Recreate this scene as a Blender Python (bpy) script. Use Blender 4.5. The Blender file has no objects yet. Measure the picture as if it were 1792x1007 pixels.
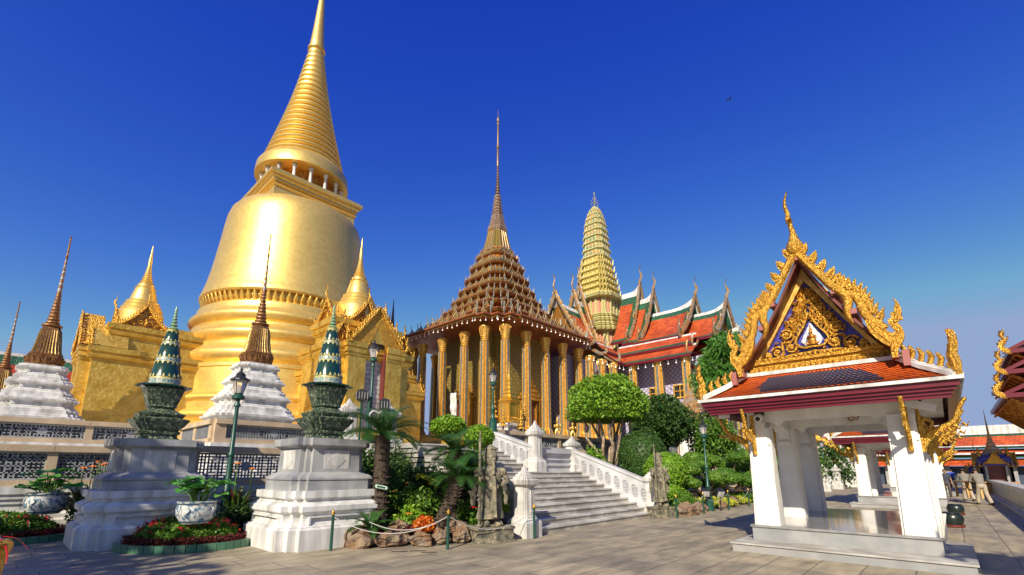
import bpy, math, random
from mathutils import Vector, Matrix
random.seed(7)
PI=math.pi; R_=math.radians
S=bpy.context.scene; COL=S.collection
# ---------------- camera
YAW=R_(42.6); PITCH=R_(12.0); FPX=815.0
cd=bpy.data.cameras.new('camera'); cam=bpy.data.objects.new('camera',cd); COL.objects.link(cam)
cam.location=(0,0,1.6)
fwd=Vector((math.cos(YAW)*math.cos(PITCH),math.sin(YAW)*math.cos(PITCH),math.sin(PITCH)))
cam.rotation_euler=fwd.to_track_quat('-Z','Y').to_euler()
cd.sensor_width=36; cd.lens=FPX/1792*36; cd.shift_y=146.5/1792; cd.clip_start=0.05; cd.clip_end=3000
S.camera=cam
# ---------------- sun and sky
SUN_AZ=R_(21.9); SUN_EL=R_(33.0)
W=bpy.data.worlds.new('World'); S.world=W; W.use_nodes=True
nt=W.node_tree; nt.nodes.clear()
sky=nt.nodes.new('ShaderNodeTexSky'); sky.sky_type='NISHITA'; sky.sun_disc=False
sky.sun_elevation=SUN_EL; sky.sun_rotation=math.atan2(-math.cos(SUN_AZ),-math.sin(SUN_AZ))
sky.air_density=1.0; sky.dust_density=0.6; sky.ozone_density=5.0; sky.altitude=0
sepc=nt.nodes.new('ShaderNodeSeparateColor'); cmbc=nt.nodes.new('ShaderNodeCombineColor')
for k,(pw,gn) in enumerate(((2.4,6.3),(1.85,1.82),(0.55,0.60))):   # polarised, deep blue tropical sky
    m1=nt.nodes.new('ShaderNodeMath'); m1.operation='MULTIPLY'; m1.inputs[1].default_value=.11
    mn=nt.nodes.new('ShaderNodeMath'); mn.operation='MINIMUM'; mn.inputs[1].default_value=(.225,.33,.42)[k]
    m2=nt.nodes.new('ShaderNodeMath'); m2.operation='POWER'; m2.inputs[1].default_value=pw
    m3=nt.nodes.new('ShaderNodeMath'); m3.operation='MULTIPLY'; m3.inputs[1].default_value=gn/.11
    nt.links.new(sepc.outputs[k],m1.inputs[0]); nt.links.new(m1.outputs[0],mn.inputs[0]); nt.links.new(mn.outputs[0],m2.inputs[0]); nt.links.new(m2.outputs[0],m3.inputs[0]); nt.links.new(m3.outputs[0],cmbc.inputs[k])
bg=nt.nodes.new('ShaderNodeBackground'); bg.inputs[1].default_value=0.11
wo=nt.nodes.new('ShaderNodeOutputWorld')
nt.links.new(sky.outputs[0],sepc.inputs[0]); nt.links.new(cmbc.outputs[0],bg.inputs[0]); nt.links.new(bg.outputs[0],wo.inputs[0])
sl=bpy.data.lights.new('sun','SUN'); sl.energy=4.1; sl.angle=R_(0.5); sl.color=(1.0,0.90,0.73)
so=bpy.data.objects.new('sun',sl); COL.objects.link(so)
ld=Vector((math.cos(SUN_AZ)*math.cos(SUN_EL),math.sin(SUN_AZ)*math.cos(SUN_EL),-math.sin(SUN_EL)))
so.rotation_euler=ld.to_track_quat('-Z','Y').to_euler(); so.location=(-20,-10,30)
S.view_settings.view_transform='Standard'; S.view_settings.look='None'; S.view_settings.gamma=1; S.view_settings.exposure=0.75
# ---------------- helpers
def lerp(a,b,t): return a+(b-a)*t
class MB:
    def __init__(s): s.V=[]; s.F=[]; s.M=[]
    def add(s,vs,fs,m=0):
        b=len(s.V); s.V.extend([tuple(v) for v in vs])
        for f in fs: s.F.append([i+b for i in f]); s.M.append(m)
        return s
    def box(s,x0,x1,y0,y1,z0,z1,m=0):
        x0,x1=sorted((x0,x1)); y0,y1=sorted((y0,y1))
        return s.add([(x0,y0,z0),(x1,y0,z0),(x1,y1,z0),(x0,y1,z0),(x0,y0,z1),(x1,y0,z1),(x1,y1,z1),(x0,y1,z1)],
            [(3,2,1,0),(4,5,6,7),(0,1,5,4),(1,2,6,5),(2,3,7,6),(3,0,4,7)],m)
    def beam(s,a,b,w,h,m=0,up=(0,0,1)):
        a=Vector(a); b=Vector(b); d=(b-a).normalized(); u=Vector(up); r=d.cross(u)
        if r.length<1e-4: r=d.cross(Vector((1,0,0)))
        r.normalize(); u=r.cross(d)
        vs=[]
        for p in (a,b):
            for i,j in ((-1,-1),(1,-1),(1,1),(-1,1)): vs.append(p+r*(i*w/2)+u*(j*h/2))
        return s.add(vs,[(0,1,2,3)[::-1],(4,5,6,7),(0,4,5,1)[::-1],(1,5,6,2)[::-1],(2,6,7,3)[::-1],(3,7,4,0)[::-1]][:],m)
    def loft(s,out,prof,c=(0,0),rot=0,cap=True,m=0):
        n=len(out); cr,sr=math.cos(rot),math.sin(rot); b=len(s.V)
        for p in prof:
            r,z=p[0],p[1]
            for x,y in out: s.V.append((c[0]+r*(x*cr-y*sr),c[1]+r*(x*sr+y*cr),z))
        for k in range(len(prof)-1):
            mm=prof[k+1][2] if len(prof[k+1])>2 else m
            for i in range(n):
                j=(i+1)%n; s.F.append([b+k*n+i,b+k*n+j,b+(k+1)*n+j,b+(k+1)*n+i]); s.M.append(mm)
        if cap:
            s.F.append([b+i for i in range(n)][::-1]); s.M.append(m)
            k=len(prof)-1; s.F.append([b+k*n+i for i in range(n)]); s.M.append(prof[k][2] if len(prof[k])>2 else m)
        return s
    def plate(s,pts,o,u,v,t,m=0):
        o=Vector(o); u=Vector(u); v=Vector(v); w=u.cross(v).normalized()*(t/2); n=len(pts)
        vs=[o+u*a+v*b+w for a,b in pts]+[o+u*a+v*b-w for a,b in pts]
        fs=[list(range(n)),list(range(2*n-1,n-1,-1))]+[[i,i+n,(i+1)%n+n,(i+1)%n] for i in range(n)]
        return s.add(vs,fs,m)
    def sweep(s,path,wd,th,wdir,m=0,n=6):
        P=[Vector(p) for p in path]; k=len(P); wdir=Vector(wdir).normalized()
        if not hasattr(wd,'__len__'): wd=[wd]*k
        if not hasattr(th,'__len__'): th=[th]*k
        b=len(s.V)
        for i in range(k):
            d=(P[min(i+1,k-1)]-P[max(i-1,0)]).normalized(); nn=wdir.cross(d)
            if nn.length<1e-5: nn=Vector((1,0,0))
            nn.normalize()
            for j in range(n):
                a=2*PI*j/n; s.V.append(tuple(P[i]+nn*(math.cos(a)*wd[i]/2)+wdir*(math.sin(a)*th[i]/2)))
        for i in range(k-1):
            for j in range(n):
                j2=(j+1)%n; s.F.append([b+i*n+j,b+i*n+j2,b+(i+1)*n+j2,b+(i+1)*n+j]); s.M.append(m)
        s.F.append([b+j for j in range(n)][::-1]); s.M.append(m); s.F.append([b+(k-1)*n+j for j in range(n)]); s.M.append(m)
        return s
    def tube(s,path,r,n=8,m=0):
        P=[Vector(p) for p in path]; k=len(P)
        if not hasattr(r,'__len__'): r=[r]*k
        b=len(s.V); ref=Vector((0.31,0.17,0.93))
        for i in range(k):
            d=(P[min(i+1,k-1)]-P[max(i-1,0)]).normalized()
            if abs(d.dot(ref))>.98: ref=Vector((1,0.1,0))
            a1=(ref-d*ref.dot(d)).normalized(); a2=d.cross(a1)
            for j in range(n):
                a=2*PI*j/n; s.V.append(tuple(P[i]+(a1*math.cos(a)+a2*math.sin(a))*r[i]))
        for i in range(k-1):
            for j in range(n):
                j2=(j+1)%n; s.F.append([b+i*n+j,b+i*n+j2,b+(i+1)*n+j2,b+(i+1)*n+j]); s.M.append(m)
        s.F.append([b+j for j in range(n)][::-1]); s.M.append(m); s.F.append([b+(k-1)*n+j for j in range(n)]); s.M.append(m)
        return s
    def ball(s,c,r,m=0,n=8,k=6):
        if not hasattr(r,'__len__'): r=(r,r,r)
        out=[(math.cos(2*PI*i/n),math.sin(2*PI*i/n)) for i in range(n)]; b=len(s.V)
        for j in range(k+1):
            t=PI*j/k; rr=max(math.sin(t),.02)
            for x,y in out: s.V.append((c[0]+r[0]*x*rr,c[1]+r[1]*y*rr,c[2]-r[2]*math.cos(t)))
        for j in range(k):
            for i in range(n): i2=(i+1)%n; s.F.append([b+j*n+i,b+j*n+i2,b+(j+1)*n+i2,b+(j+1)*n+i]); s.M.append(m)
        return s
    def xf(s,M,start=0):
        for i in range(start,len(s.V)): s.V[i]=tuple(M@Vector(s.V[i]))
        return s
    def merge(s,o,M=None,m=None):
        b=len(s.V)
        s.V.extend([tuple(M@Vector(v)) for v in o.V] if M is not None else o.V)
        for f,k in zip(o.F,o.M): s.F.append([i+b for i in f]); s.M.append(k if m is None else m)
        return s
    def build(s,name,mats,parent=None,smooth=None,loc=None):
        me=bpy.data.meshes.new(name); me.from_pydata(s.V,[],s.F)
        if not isinstance(mats,(list,tuple)): mats=[mats]
        for mt in mats: me.materials.append(mt)
        if len(mats)>1: me.polygons.foreach_set('material_index',s.M)
        if smooth:
            me.polygons.foreach_set('use_smooth',[True]*len(me.polygons)); me.set_sharp_from_angle(angle=R_(smooth))
        me.update(); o=bpy.data.objects.new(name,me); COL.objects.link(o)
        if parent: o.parent=parent
        if loc: o.location=loc
        return o
def tag(o,label=None,cat=None,group=None,kind=None):
    if label: o['label']=label
    if cat: o['category']=cat
    if group: o['group']=group
    if kind: o['kind']=kind
    return o
def thing(name,loc,label,cat,group=None,rz=0):
    o=bpy.data.objects.new(name,None); COL.objects.link(o); o.location=loc; o.rotation_euler=(0,0,rz); o.empty_display_size=.3
    return tag(o,label,cat,group)
def children(o): return [c for c in COL.objects if c.parent==o]
def copy_tree(o,parent=None,rec=None):
    rec=rec if rec is not None else {}
    c=o.copy(); COL.objects.link(c); c.parent=parent
    for ch in KIDS(o): copy_tree(ch,c)
    return c
def KIDS(o): return [c for c in list(COL.objects) if c.parent==o]
def circ(n): return [(math.cos(2*PI*i/n),math.sin(2*PI*i/n)) for i in range(n)]
SQ=[(-1,-1),(1,-1),(1,1),(-1,1)]
def redent(*ps):
    # ps descending from just under 1: corner steps of a redented square
    q=[1.0]+list(ps); k=len(q)-1; st=[]
    pts=[]
    lo=list(ps)[::-1]   # ascending coords
    seq=[]
    # first-quadrant staircase from (1,p_min) to (p_min,1)
    vals=sorted(ps)
    xs=[1.0]+sorted(ps,reverse=True); ys=vals+[1.0]
    for i in range(len(xs)):
        if i<len(vals):
            seq.append((xs[i],vals[i]))
            if i+1<len(xs): seq.append((xs[i+1],vals[i]))
    seq.append((xs[-1],1.0))
    for k in range(4):
        for x,y in seq:
            for _ in range(k): x,y=-y,x
            pts.append((x,y))
    return pts
def LX(P,t):  # interpolate polyline
    n=len(P)-1; i=min(int(t*n),n-1); f=t*n-i
    return [lerp(a,b,f) for a,b in zip(P[i],P[i+1])]
def cr(P,n):
    # Catmull-Rom resample
    out=[]; P=[Vector(p) for p in P]; k=len(P)
    for i in range(k-1):
        p0,p1,p2,p3=P[max(i-1,0)],P[i],P[i+1],P[min(i+2,k-1)]
        for j in range(n):
            t=j/n; out.append(.5*((2*p1)+(p2-p0)*t+(2*p0-5*p1+4*p2-p3)*t*t+(3*p1-p0-3*p2+p3)*t**3))
    out.append(P[-1]); return out
# ---------------- materials
def mat(name,c,rough=.6,metal=0,c2=None,ns=3.0,nd=4,lo=.35,hi=.65,bs=None,bstr=.3,bdist=.02,island=None,spec=None,trans=None,coat=None,c3=None,ns3=.4,streak=False,rv=None):
    m=bpy.data.materials.new(name); m.use_nodes=True; t=m.node_tree; N=t.nodes; L=t.links
    b=N['Principled BSDF']; b.inputs['Roughness'].default_value=rough; b.inputs['Metallic'].default_value=metal
    if spec is not None: b.inputs['Specular IOR Level'].default_value=spec
    if trans: b.inputs['Transmission Weight'].default_value=trans
    if coat: b.inputs['Coat Weight'].default_value=coat
    col=None
    tc=N.new('ShaderNodeTexCoord')
    def rgb(v): return (*v,1)
    if c2 is not None:
        if island:
            g=N.new('ShaderNodeNewGeometry'); src=g.outputs['Random Per Island']
            mx=N.new('ShaderNodeMix'); mx.data_type='RGBA'; mx.inputs[6].default_value=rgb(c); mx.inputs[7].default_value=rgb(c2); L.new(src,mx.inputs[0]); col=mx.outputs[2]
        else:
            no=N.new('ShaderNodeTexNoise'); no.inputs['Scale'].default_value=ns; no.inputs['Detail'].default_value=nd; L.new(tc.outputs['Object'],no.inputs['Vector'])
            r=N.new('ShaderNodeValToRGB'); r.color_ramp.elements[0].position=lo; r.color_ramp.elements[0].color=rgb(c); r.color_ramp.elements[1].position=hi; r.color_ramp.elements[1].color=rgb(c2)
            L.new(no.outputs[0],r.inputs[0]); col=r.outputs[0]
        if c3 is not None:
            no=N.new('ShaderNodeTexNoise'); no.inputs['Scale'].default_value=ns3; no.inputs['Detail'].default_value=6 if streak else 3; mpp=N.new('ShaderNodeMapping'); mpp.inputs['Scale'].default_value=(4,4,.5) if streak else (1,1,1); L.new(tc.outputs['Object'],mpp.inputs[0]); L.new(mpp.outputs[0],no.inputs['Vector'])
            r=N.new('ShaderNodeValToRGB'); r.color_ramp.elements[0].position=.42; r.color_ramp.elements[1].position=.68; L.new(no.outputs[0],r.inputs[0])
            mx=N.new('ShaderNodeMix'); mx.data_type='RGBA'; L.new(r.outputs[0],mx.inputs[0]); L.new(col,mx.inputs[6]); mx.inputs[7].default_value=rgb(c3); col=mx.outputs[2]
        L.new(col,b.inputs['Base Color'])
    else: b.inputs['Base Color'].default_value=rgb(c)
    if bs:
        no=N.new('ShaderNodeTexNoise'); no.inputs['Scale'].default_value=bs; no.inputs['Detail'].default_value=5; L.new(tc.outputs['Object'],no.inputs['Vector'])
        bp=N.new('ShaderNodeBump'); bp.inputs['Strength'].default_value=bstr; bp.inputs['Distance'].default_value=bdist; L.new(no.outputs[0],bp.inputs['Height']); L.new(bp.outputs[0],b.inputs['Normal'])
    if rv:
        no=N.new('ShaderNodeTexNoise'); no.inputs['Scale'].default_value=1.1; no.inputs['Detail'].default_value=8; L.new(tc.outputs['Object'],no.inputs['Vector']); mr=N.new('ShaderNodeMapRange'); mr.inputs[1].default_value=.35; mr.inputs[2].default_value=.65; mr.inputs[3].default_value=rv[0]; mr.inputs[4].default_value=rv[1]; L.new(no.outputs[0],mr.inputs[0]); L.new(mr.outputs[0],b.inputs['Roughness'])
    return m
def mosaic(name,c,c2,s=6.0,line=(.05,.05,.05),lw=.1,rough=.4,metal=0.3,diag=True,c3=None,bstr=.25):
    # small repeated tile pattern on axis aligned walls: u = x+y, v = z
    m=bpy.data.materials.new(name); m.use_nodes=True; t=m.node_tree; N=t.nodes; L=t.links
    b=N['Principled BSDF']; b.inputs['Roughness'].default_value=rough; b.inputs['Metallic'].default_value=metal
    tc=N.new('ShaderNodeTexCoord'); sp=N.new('ShaderNodeSeparateXYZ'); L.new(tc.outputs['Object'],sp.inputs[0])
    ad=N.new('ShaderNodeMath'); ad.operation='ADD'; L.new(sp.outputs[0],ad.inputs[0]); L.new(sp.outputs[1],ad.inputs[1])
    cb=N.new('ShaderNodeCombineXYZ'); L.new(ad.outputs[0],cb.inputs[0]); L.new(sp.outputs[2],cb.inputs[1])
    mp=N.new('ShaderNodeMapping'); mp.inputs['Scale'].default_value=(s,s,s)
    if diag: mp.inputs['Rotation'].default_value=(0,0,PI/4)
    L.new(cb.outputs[0],mp.inputs[0])
    v=N.new('ShaderNodeTexVoronoi'); v.inputs['Randomness'].default_value=0.0; v.inputs['Scale'].default_value=1; v.distance='CHEBYCHEV'; L.new(mp.outputs[0],v.inputs[0])
    r=N.new('ShaderNodeValToRGB'); e=r.color_ramp.elements; e[0].position=0; e[0].color=(*c2,1); e[1].position=.5; e[1].color=(*line,1)
    e.new(.22).color=(*c2,1); e.new(.26).color=(*c,1); e.new(.5-lw-.02).color=(*c,1); e.new(.5-lw).color=(*line,1); r.color_ramp.interpolation='CONSTANT'
    L.new(v.outputs[0],r.inputs[0]); col=r.outputs[0]
    no=N.new('ShaderNodeTexNoise'); no.inputs['Scale'].default_value=s*1.7; L.new(tc.outputs['Object'],no.inputs[0])
    mx=N.new('ShaderNodeMix'); mx.data_type='RGBA'; mx.blend_type='MULTIPLY'; mx.inputs[0].default_value=.5; L.new(col,mx.inputs[6]); L.new(no.outputs[0],mx.inputs[7]); 
    sc=N.new('ShaderNodeMix'); sc.data_type='RGBA'; sc.blend_type='MIX'; sc.inputs[0].default_value=.35; L.new(col,sc.inputs[7]); L.new(mx.outputs[2],sc.inputs[6])
    L.new(sc.outputs[2],b.inputs['Base Color'])
    bp=N.new('ShaderNodeBump'); bp.inputs['Strength'].default_value=bstr; bp.inputs['Distance'].default_value=.02; L.new(no.outputs[0],bp.inputs['Height']); L.new(bp.outputs[0],b.inputs['Normal'])
    return m
G={}
def gold(name,c,c2,rough,bs,bstr,metal=.85,ns=2.0,bd=.02): 
    G[name]=mat(name,c,rough,metal,c2,ns=ns,bs=bs,bstr=bstr,bdist=bd); return G[name]
M_gold=gold('gold_mosaic',(.84,.56,.13),(.70,.42,.07),.38,30,.3)
M_goldC=mat('gold_stupa_mosaic',(.79,.555,.165),.4,.66,(.71,.48,.12),ns=4,nd=8,bs=22,bstr=.14,bdist=.02,rv=(.40,.44))
M_goldW=gold('gold_wall_mosaic',(.76,.52,.11),(.58,.36,.055),.46,6,.8,ns=2.3,bd=.06,metal=.7)
M_goldB=gold('gold_bright',(.84,.52,.09),(.46,.20,.02),.30,55,1.0,ns=26,bd=.03,metal=.8)
M_goldD=gold('gold_dark_relief',(.62,.30,.045),(.30,.10,.02),.42,22,.6,ns=7,metal=.7)
M_goldP=gold('gold_pale',(.80,.50,.12),(.55,.29,.05),.38,35,.4,ns=8,metal=.6)
M_white=mat('white_paint',(.68,.67,.64),.6,0,(.60,.59,.56),ns=2.2,bs=12,bstr=.2,c3=(.36,.35,.32),ns3=1.0,streak=True)
M_whiteS=mat('white_sala_paint',(.78,.76,.71),.5,0,(.72,.70,.64),ns=3,bs=20,bstr=.07,c3=(.62,.60,.54),ns3=.8,streak=True)
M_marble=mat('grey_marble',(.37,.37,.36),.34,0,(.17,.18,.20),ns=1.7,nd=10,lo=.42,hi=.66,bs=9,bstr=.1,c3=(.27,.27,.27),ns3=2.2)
M_marbleL=mat('pale_marble',(.60,.585,.55),.45,0,(.40,.39,.37),ns=2.6,nd=8,lo=.42,hi=.7,bs=12,bstr=.2,c3=(.33,.31,.28),ns3=1.3,streak=True)
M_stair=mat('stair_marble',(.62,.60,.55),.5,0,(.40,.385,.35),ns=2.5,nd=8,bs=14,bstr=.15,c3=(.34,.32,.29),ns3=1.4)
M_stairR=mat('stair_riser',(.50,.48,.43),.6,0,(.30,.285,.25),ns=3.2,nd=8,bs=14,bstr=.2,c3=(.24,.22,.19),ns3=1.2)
M_sand=mat('tan_sandstone',(.56,.43,.27),.75,0,(.43,.31,.19),ns=3,nd=6,bs=25,bstr=.3,c3=(.36,.28,.19),ns3=.9)
M_rail=mat('white_balustrade',(.52,.52,.53),.55,0,(.44,.44,.45),ns=2.5,nd=5,bs=10,bstr=.15,c3=(.37,.36,.35),ns3=1.2)
M_latshade=mat('lattice_hole_shade',(.15,.155,.165),.8,0,(.10,.105,.115),ns=4)  # dark grey standing in for shade in the fretwork holes
M_lat=mat('grey_lattice_stone',(.33,.34,.35),.6,0,(.22,.23,.24),ns=6,nd=4,bs=30,bstr=.2)
M_greyp=mat('grey_painted_plinth',(.26,.265,.265),.65,0,(.21,.212,.21),ns=1.6,bs=30,bstr=.12,c3=(.31,.305,.29),ns3=2.3)
M_granite=mat('polished_granite',(.30,.29,.28),.09,0,(.18,.175,.17),ns=5,nd=8,lo=.3,hi=.7)
M_orange=mat('orange_roof_tile',(.62,.115,.018),.38,0,(.45,.065,.012),island=True,spec=.5)
def rooftile(name,a,b,mo,sx=.34,sy=.26):
    m=bpy.data.materials.new(name); m.use_nodes=True; t=m.node_tree; N=t.nodes; L=t.links; B=N['Principled BSDF']; B.inputs['Roughness'].default_value=.42
    tc=N.new('ShaderNodeTexCoord'); sp=N.new('ShaderNodeSeparateXYZ'); L.new(tc.outputs['Object'],sp.inputs[0]); ad=N.new('ShaderNodeMath'); ad.operation='ADD'; L.new(sp.outputs[0],ad.inputs[0]); L.new(sp.outputs[1],ad.inputs[1])
    cb=N.new('ShaderNodeCombineXYZ'); L.new(ad.outputs[0],cb.inputs[0]); L.new(sp.outputs[2],cb.inputs[1])
    br=N.new('ShaderNodeTexBrick'); br.inputs['Scale'].default_value=1; br.inputs['Brick Width'].default_value=sx; br.inputs['Row Height'].default_value=sy; br.inputs['Mortar Size'].default_value=.03; br.inputs['Mortar Smooth'].default_value=.6
    br.inputs['Color1'].default_value=(*a,1); br.inputs['Color2'].default_value=(*b,1); br.inputs['Mortar'].default_value=(*mo,1); L.new(cb.outputs[0],br.inputs[0])
    no=N.new('ShaderNodeTexNoise'); no.inputs['Scale'].default_value=.9; no.inputs['Detail'].default_value=7; L.new(tc.outputs['Object'],no.inputs[0]); r=N.new('ShaderNodeValToRGB'); r.color_ramp.elements[0].position=.3; r.color_ramp.elements[0].color=(.62,.58,.55,1); r.color_ramp.elements[1].position=.7; r.color_ramp.elements[1].color=(1.1,1.1,1.1,1); L.new(no.outputs[0],r.inputs[0])
    mx=N.new('ShaderNodeMix'); mx.data_type='RGBA'; mx.blend_type='MULTIPLY'; mx.inputs[0].default_value=1; L.new(br.outputs[0],mx.inputs[6]); L.new(r.outputs[0],mx.inputs[7]); L.new(mx.outputs[2],B.inputs['Base Color'])
    bp=N.new('ShaderNodeBump'); bp.inputs['Strength'].default_value=.5; bp.inputs['Distance'].default_value=.03; bp.invert=True; L.new(br.outputs[1],bp.inputs['Height']); L.new(bp.outputs[0],B.inputs['Normal']); return m
M_orangeF=rooftile('orange_tiled_roof',(.66,.12,.02),(.44,.065,.012),(.22,.03,.01))
M_blueT=mat('dark_blue_roof_tile',(.035,.035,.085),.3,0,(.06,.045,.07),island=True)
M_greenT=rooftile('green_tiled_border',(.035,.15,.07),(.02,.09,.045),(.012,.05,.03))
M_red=mat('maroon_lacquer',(.135,.008,.018),.33,0,(.11,.007,.015),ns=3)
M_redD=mat('dark_red_wood',(.16,.03,.02),.5,0,(.10,.02,.015),ns=4)
M_brown=mat('brown_red_glaze',(.36,.11,.03),.45,.2,(.18,.05,.02),ns=6,bs=20,bstr=.4)
M_olive=mat('olive_gold_glass',(.22,.20,.055),.4,.4,(.30,.17,.04),ns=5,bs=18,bstr=.5)
M_orna=mat('gilded_roof_ornament',(.55,.27,.06),.42,.5,(.22,.13,.05),ns=5,bs=25,bstr=.6,c3=(.36,.33,.26),ns3=2.5)
M_ornaG=mat('grey_roof_ornament',(.30,.29,.25),.5,.2,(.17,.15,.11),ns=6,bs=25,bstr=.5)
M_glass=mat('blue_glass_mosaic',(.02,.03,.22),.15,0,(.05,.03,.32),ns=30,bs=60,bstr=.5)
M_silver=mat('silver_mirror_mosaic',(.36,.36,.35),.35,.4,(.14,.14,.15),ns=30,nd=2,bs=45,bstr=.7)
M_greenM=mat('green_mosaic_wall',(.05,.12,.06),.35,.3,(.1,.1,.03),ns=8)
M_bgm=mat('column_glass_inlay',(.13,.16,.17),.3,.3,(.34,.30,.18),ns=9,nd=2,lo=.50,hi=.60,bs=30,bstr=.4)
M_cella=mosaic('cella_diamond_mosaic',(.085,.095,.035),(.55,.36,.08),s=2.3,line=(.62,.38,.07),lw=.06,metal=.35,rough=.38)
M_purple=mosaic('purple_flower_wall',(.42,.38,.52),(.62,.58,.66),s=2.6,line=(.25,.20,.40),lw=.07,metal=0,rough=.5)
M_ceramic0=mosaic('green_ceramic_scale',(.05,.08,.055),(.28,.31,.19),s=34,line=(.02,.035,.02),lw=.10,metal=0,rough=.22,diag=False,bstr=.6)
M_ceramic=mat('green_ceramic_relief',(.05,.085,.055),.25,0,(.30,.33,.20),ns=17,nd=2,lo=.50,hi=.62,bs=22,bstr=1,bdist=.03,c3=(.02,.035,.025),ns3=11)
M_greenC=mat('dark_green_glaze',(.006,.034,.026),.2,0,(.008,.045,.032),ns=5,coat=.4)
M_yel=mat('yellow_glaze',(.55,.45,.15),.3,0,(.32,.33,.13),ns=18,nd=2,lo=.45,hi=.55,bs=30,bstr=.3)
M_turq=mat('turquoise_glaze_band',(.08,.20,.22),.3,0,(.40,.40,.33),ns=22,nd=1,lo=.47,hi=.53)
M_bellG=mat('gilt_olive_rib',(.48,.34,.10),.42,.5,(.25,.14,.04),ns=16,bs=30,bstr=.5)
M_bellB=mat('gilt_brown_spire',(.33,.16,.045),.45,.4,(.11,.045,.022),ns=13,nd=3,bs=30,bstr=.6)
M_pgold=mat('prang_yellow_tile',(.66,.50,.12),.4,.1,(.42,.36,.13),ns=6,nd=3,bs=14,bstr=.6)
M_pgreen=mat('prang_pale_green',(.58,.50,.20),.45,0,(.34,.34,.15),ns=7,nd=4,bs=14,bstr=.6)
M_ppink=mat('prang_pink',(.62,.22,.16),.5,0,(.50,.30,.18),ns=8,bs=14,bstr=.3)
M_pdark=mat('prang_niche_teal',(.10,.24,.16),.4,0,(.50,.24,.07),ns=3,nd=1,lo=.48,hi=.52)
M_lampG=mat('green_lamp_paint',(.010,.070,.045),.4,0,(.008,.05,.034),ns=4)
M_black=mat('black_metal',(.02,.022,.022),.35)
M_lglass=mat('lamp_glass',(.85,.80,.76),.1,0,trans=.7)
M_bulb=mat('white_bulb',(.8,.78,.72),.4)
M_stone=mat('weathered_guardian_stone',(.34,.29,.19),.9,0,(.13,.12,.085),ns=9,nd=9,lo=.4,hi=.62,bs=26,bstr=1,bdist=.05,c3=(.07,.07,.055),ns3=5)
M_rock=mat('garden_rock',(.22,.125,.06),.85,0,(.07,.05,.04),ns=5,nd=10,lo=.42,hi=.6,bs=10,bstr=1,bdist=.09,c3=(.28,.21,.14),ns3=3)
M_bark=mat('dark_bark',(.075,.05,.032),.9,0,(.03,.02,.014),ns=12,bs=18,bstr=1,bdist=.05)
M_barkL=mat('pale_twisted_bark',(.38,.29,.20),.85,0,(.20,.14,.09),ns=6,bs=12,bstr=.8,bdist=.03)
def leaf(name,a,b,rough=.5,spec=.4,tr=.25):
    m=mat(name,a,rough,0,b,island=True,spec=spec)
    t=m.node_tree; bs=t.nodes['Principled BSDF']; tr_=t.nodes.new('ShaderNodeBsdfTranslucent'); mx=t.nodes.new('ShaderNodeMixShader'); mx.inputs[0].default_value=tr
    src=bs.inputs['Base Color'].links[0].from_socket; t.links.new(src,tr_.inputs[0]); t.links.new(bs.outputs[0],mx.inputs[1]); t.links.new(tr_.outputs[0],mx.inputs[2]); t.links.new(mx.outputs[0],t.nodes['Material Output'].inputs[0])
    return m
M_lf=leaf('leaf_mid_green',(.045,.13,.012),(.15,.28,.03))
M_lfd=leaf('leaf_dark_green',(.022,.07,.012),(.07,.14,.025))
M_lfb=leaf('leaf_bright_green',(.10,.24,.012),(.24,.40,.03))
M_lfy=leaf('leaf_yellow_green',(.35,.42,.03),(.55,.55,.06))
M_lfr=leaf('leaf_maroon',(.16,.015,.015),(.07,.012,.012))
M_lfo=leaf('leaf_orange_red',(.62,.09,.015),(.65,.25,.03))
M_lfm=leaf('leaf_mango_green',(.04,.15,.02),(.12,.28,.035))
M_frond=leaf('cycad_frond',(.018,.065,.012),(.05,.13,.02),rough=.35)
M_fl=mat('flower_orange',(.75,.20,.02),.5); M_flr=mat('flower_red',(.6,.02,.02),.5); M_flp=mat('flower_pink',(.7,.15,.35),.5)
M_soil=mat('dark_soil',(.045,.03,.02),.95,0,(.08,.05,.03),ns=8,bs=20,bstr=.8)
M_pot=mat('glazed_pot_blue_white',(.55,.56,.52),.25,0,(.12,.20,.28),ns=12,nd=3,lo=.5,hi=.6)
M_potI=mat('pot_pattern_blue',(.05,.09,.14),.3)
M_kerbG=mat('green_glazed_kerb',(.045,.16,.09),.3,0,(.10,.20,.12),island=True)
M_blk=mat('dark_rope_grey',(.30,.29,.27),.7)
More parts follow.
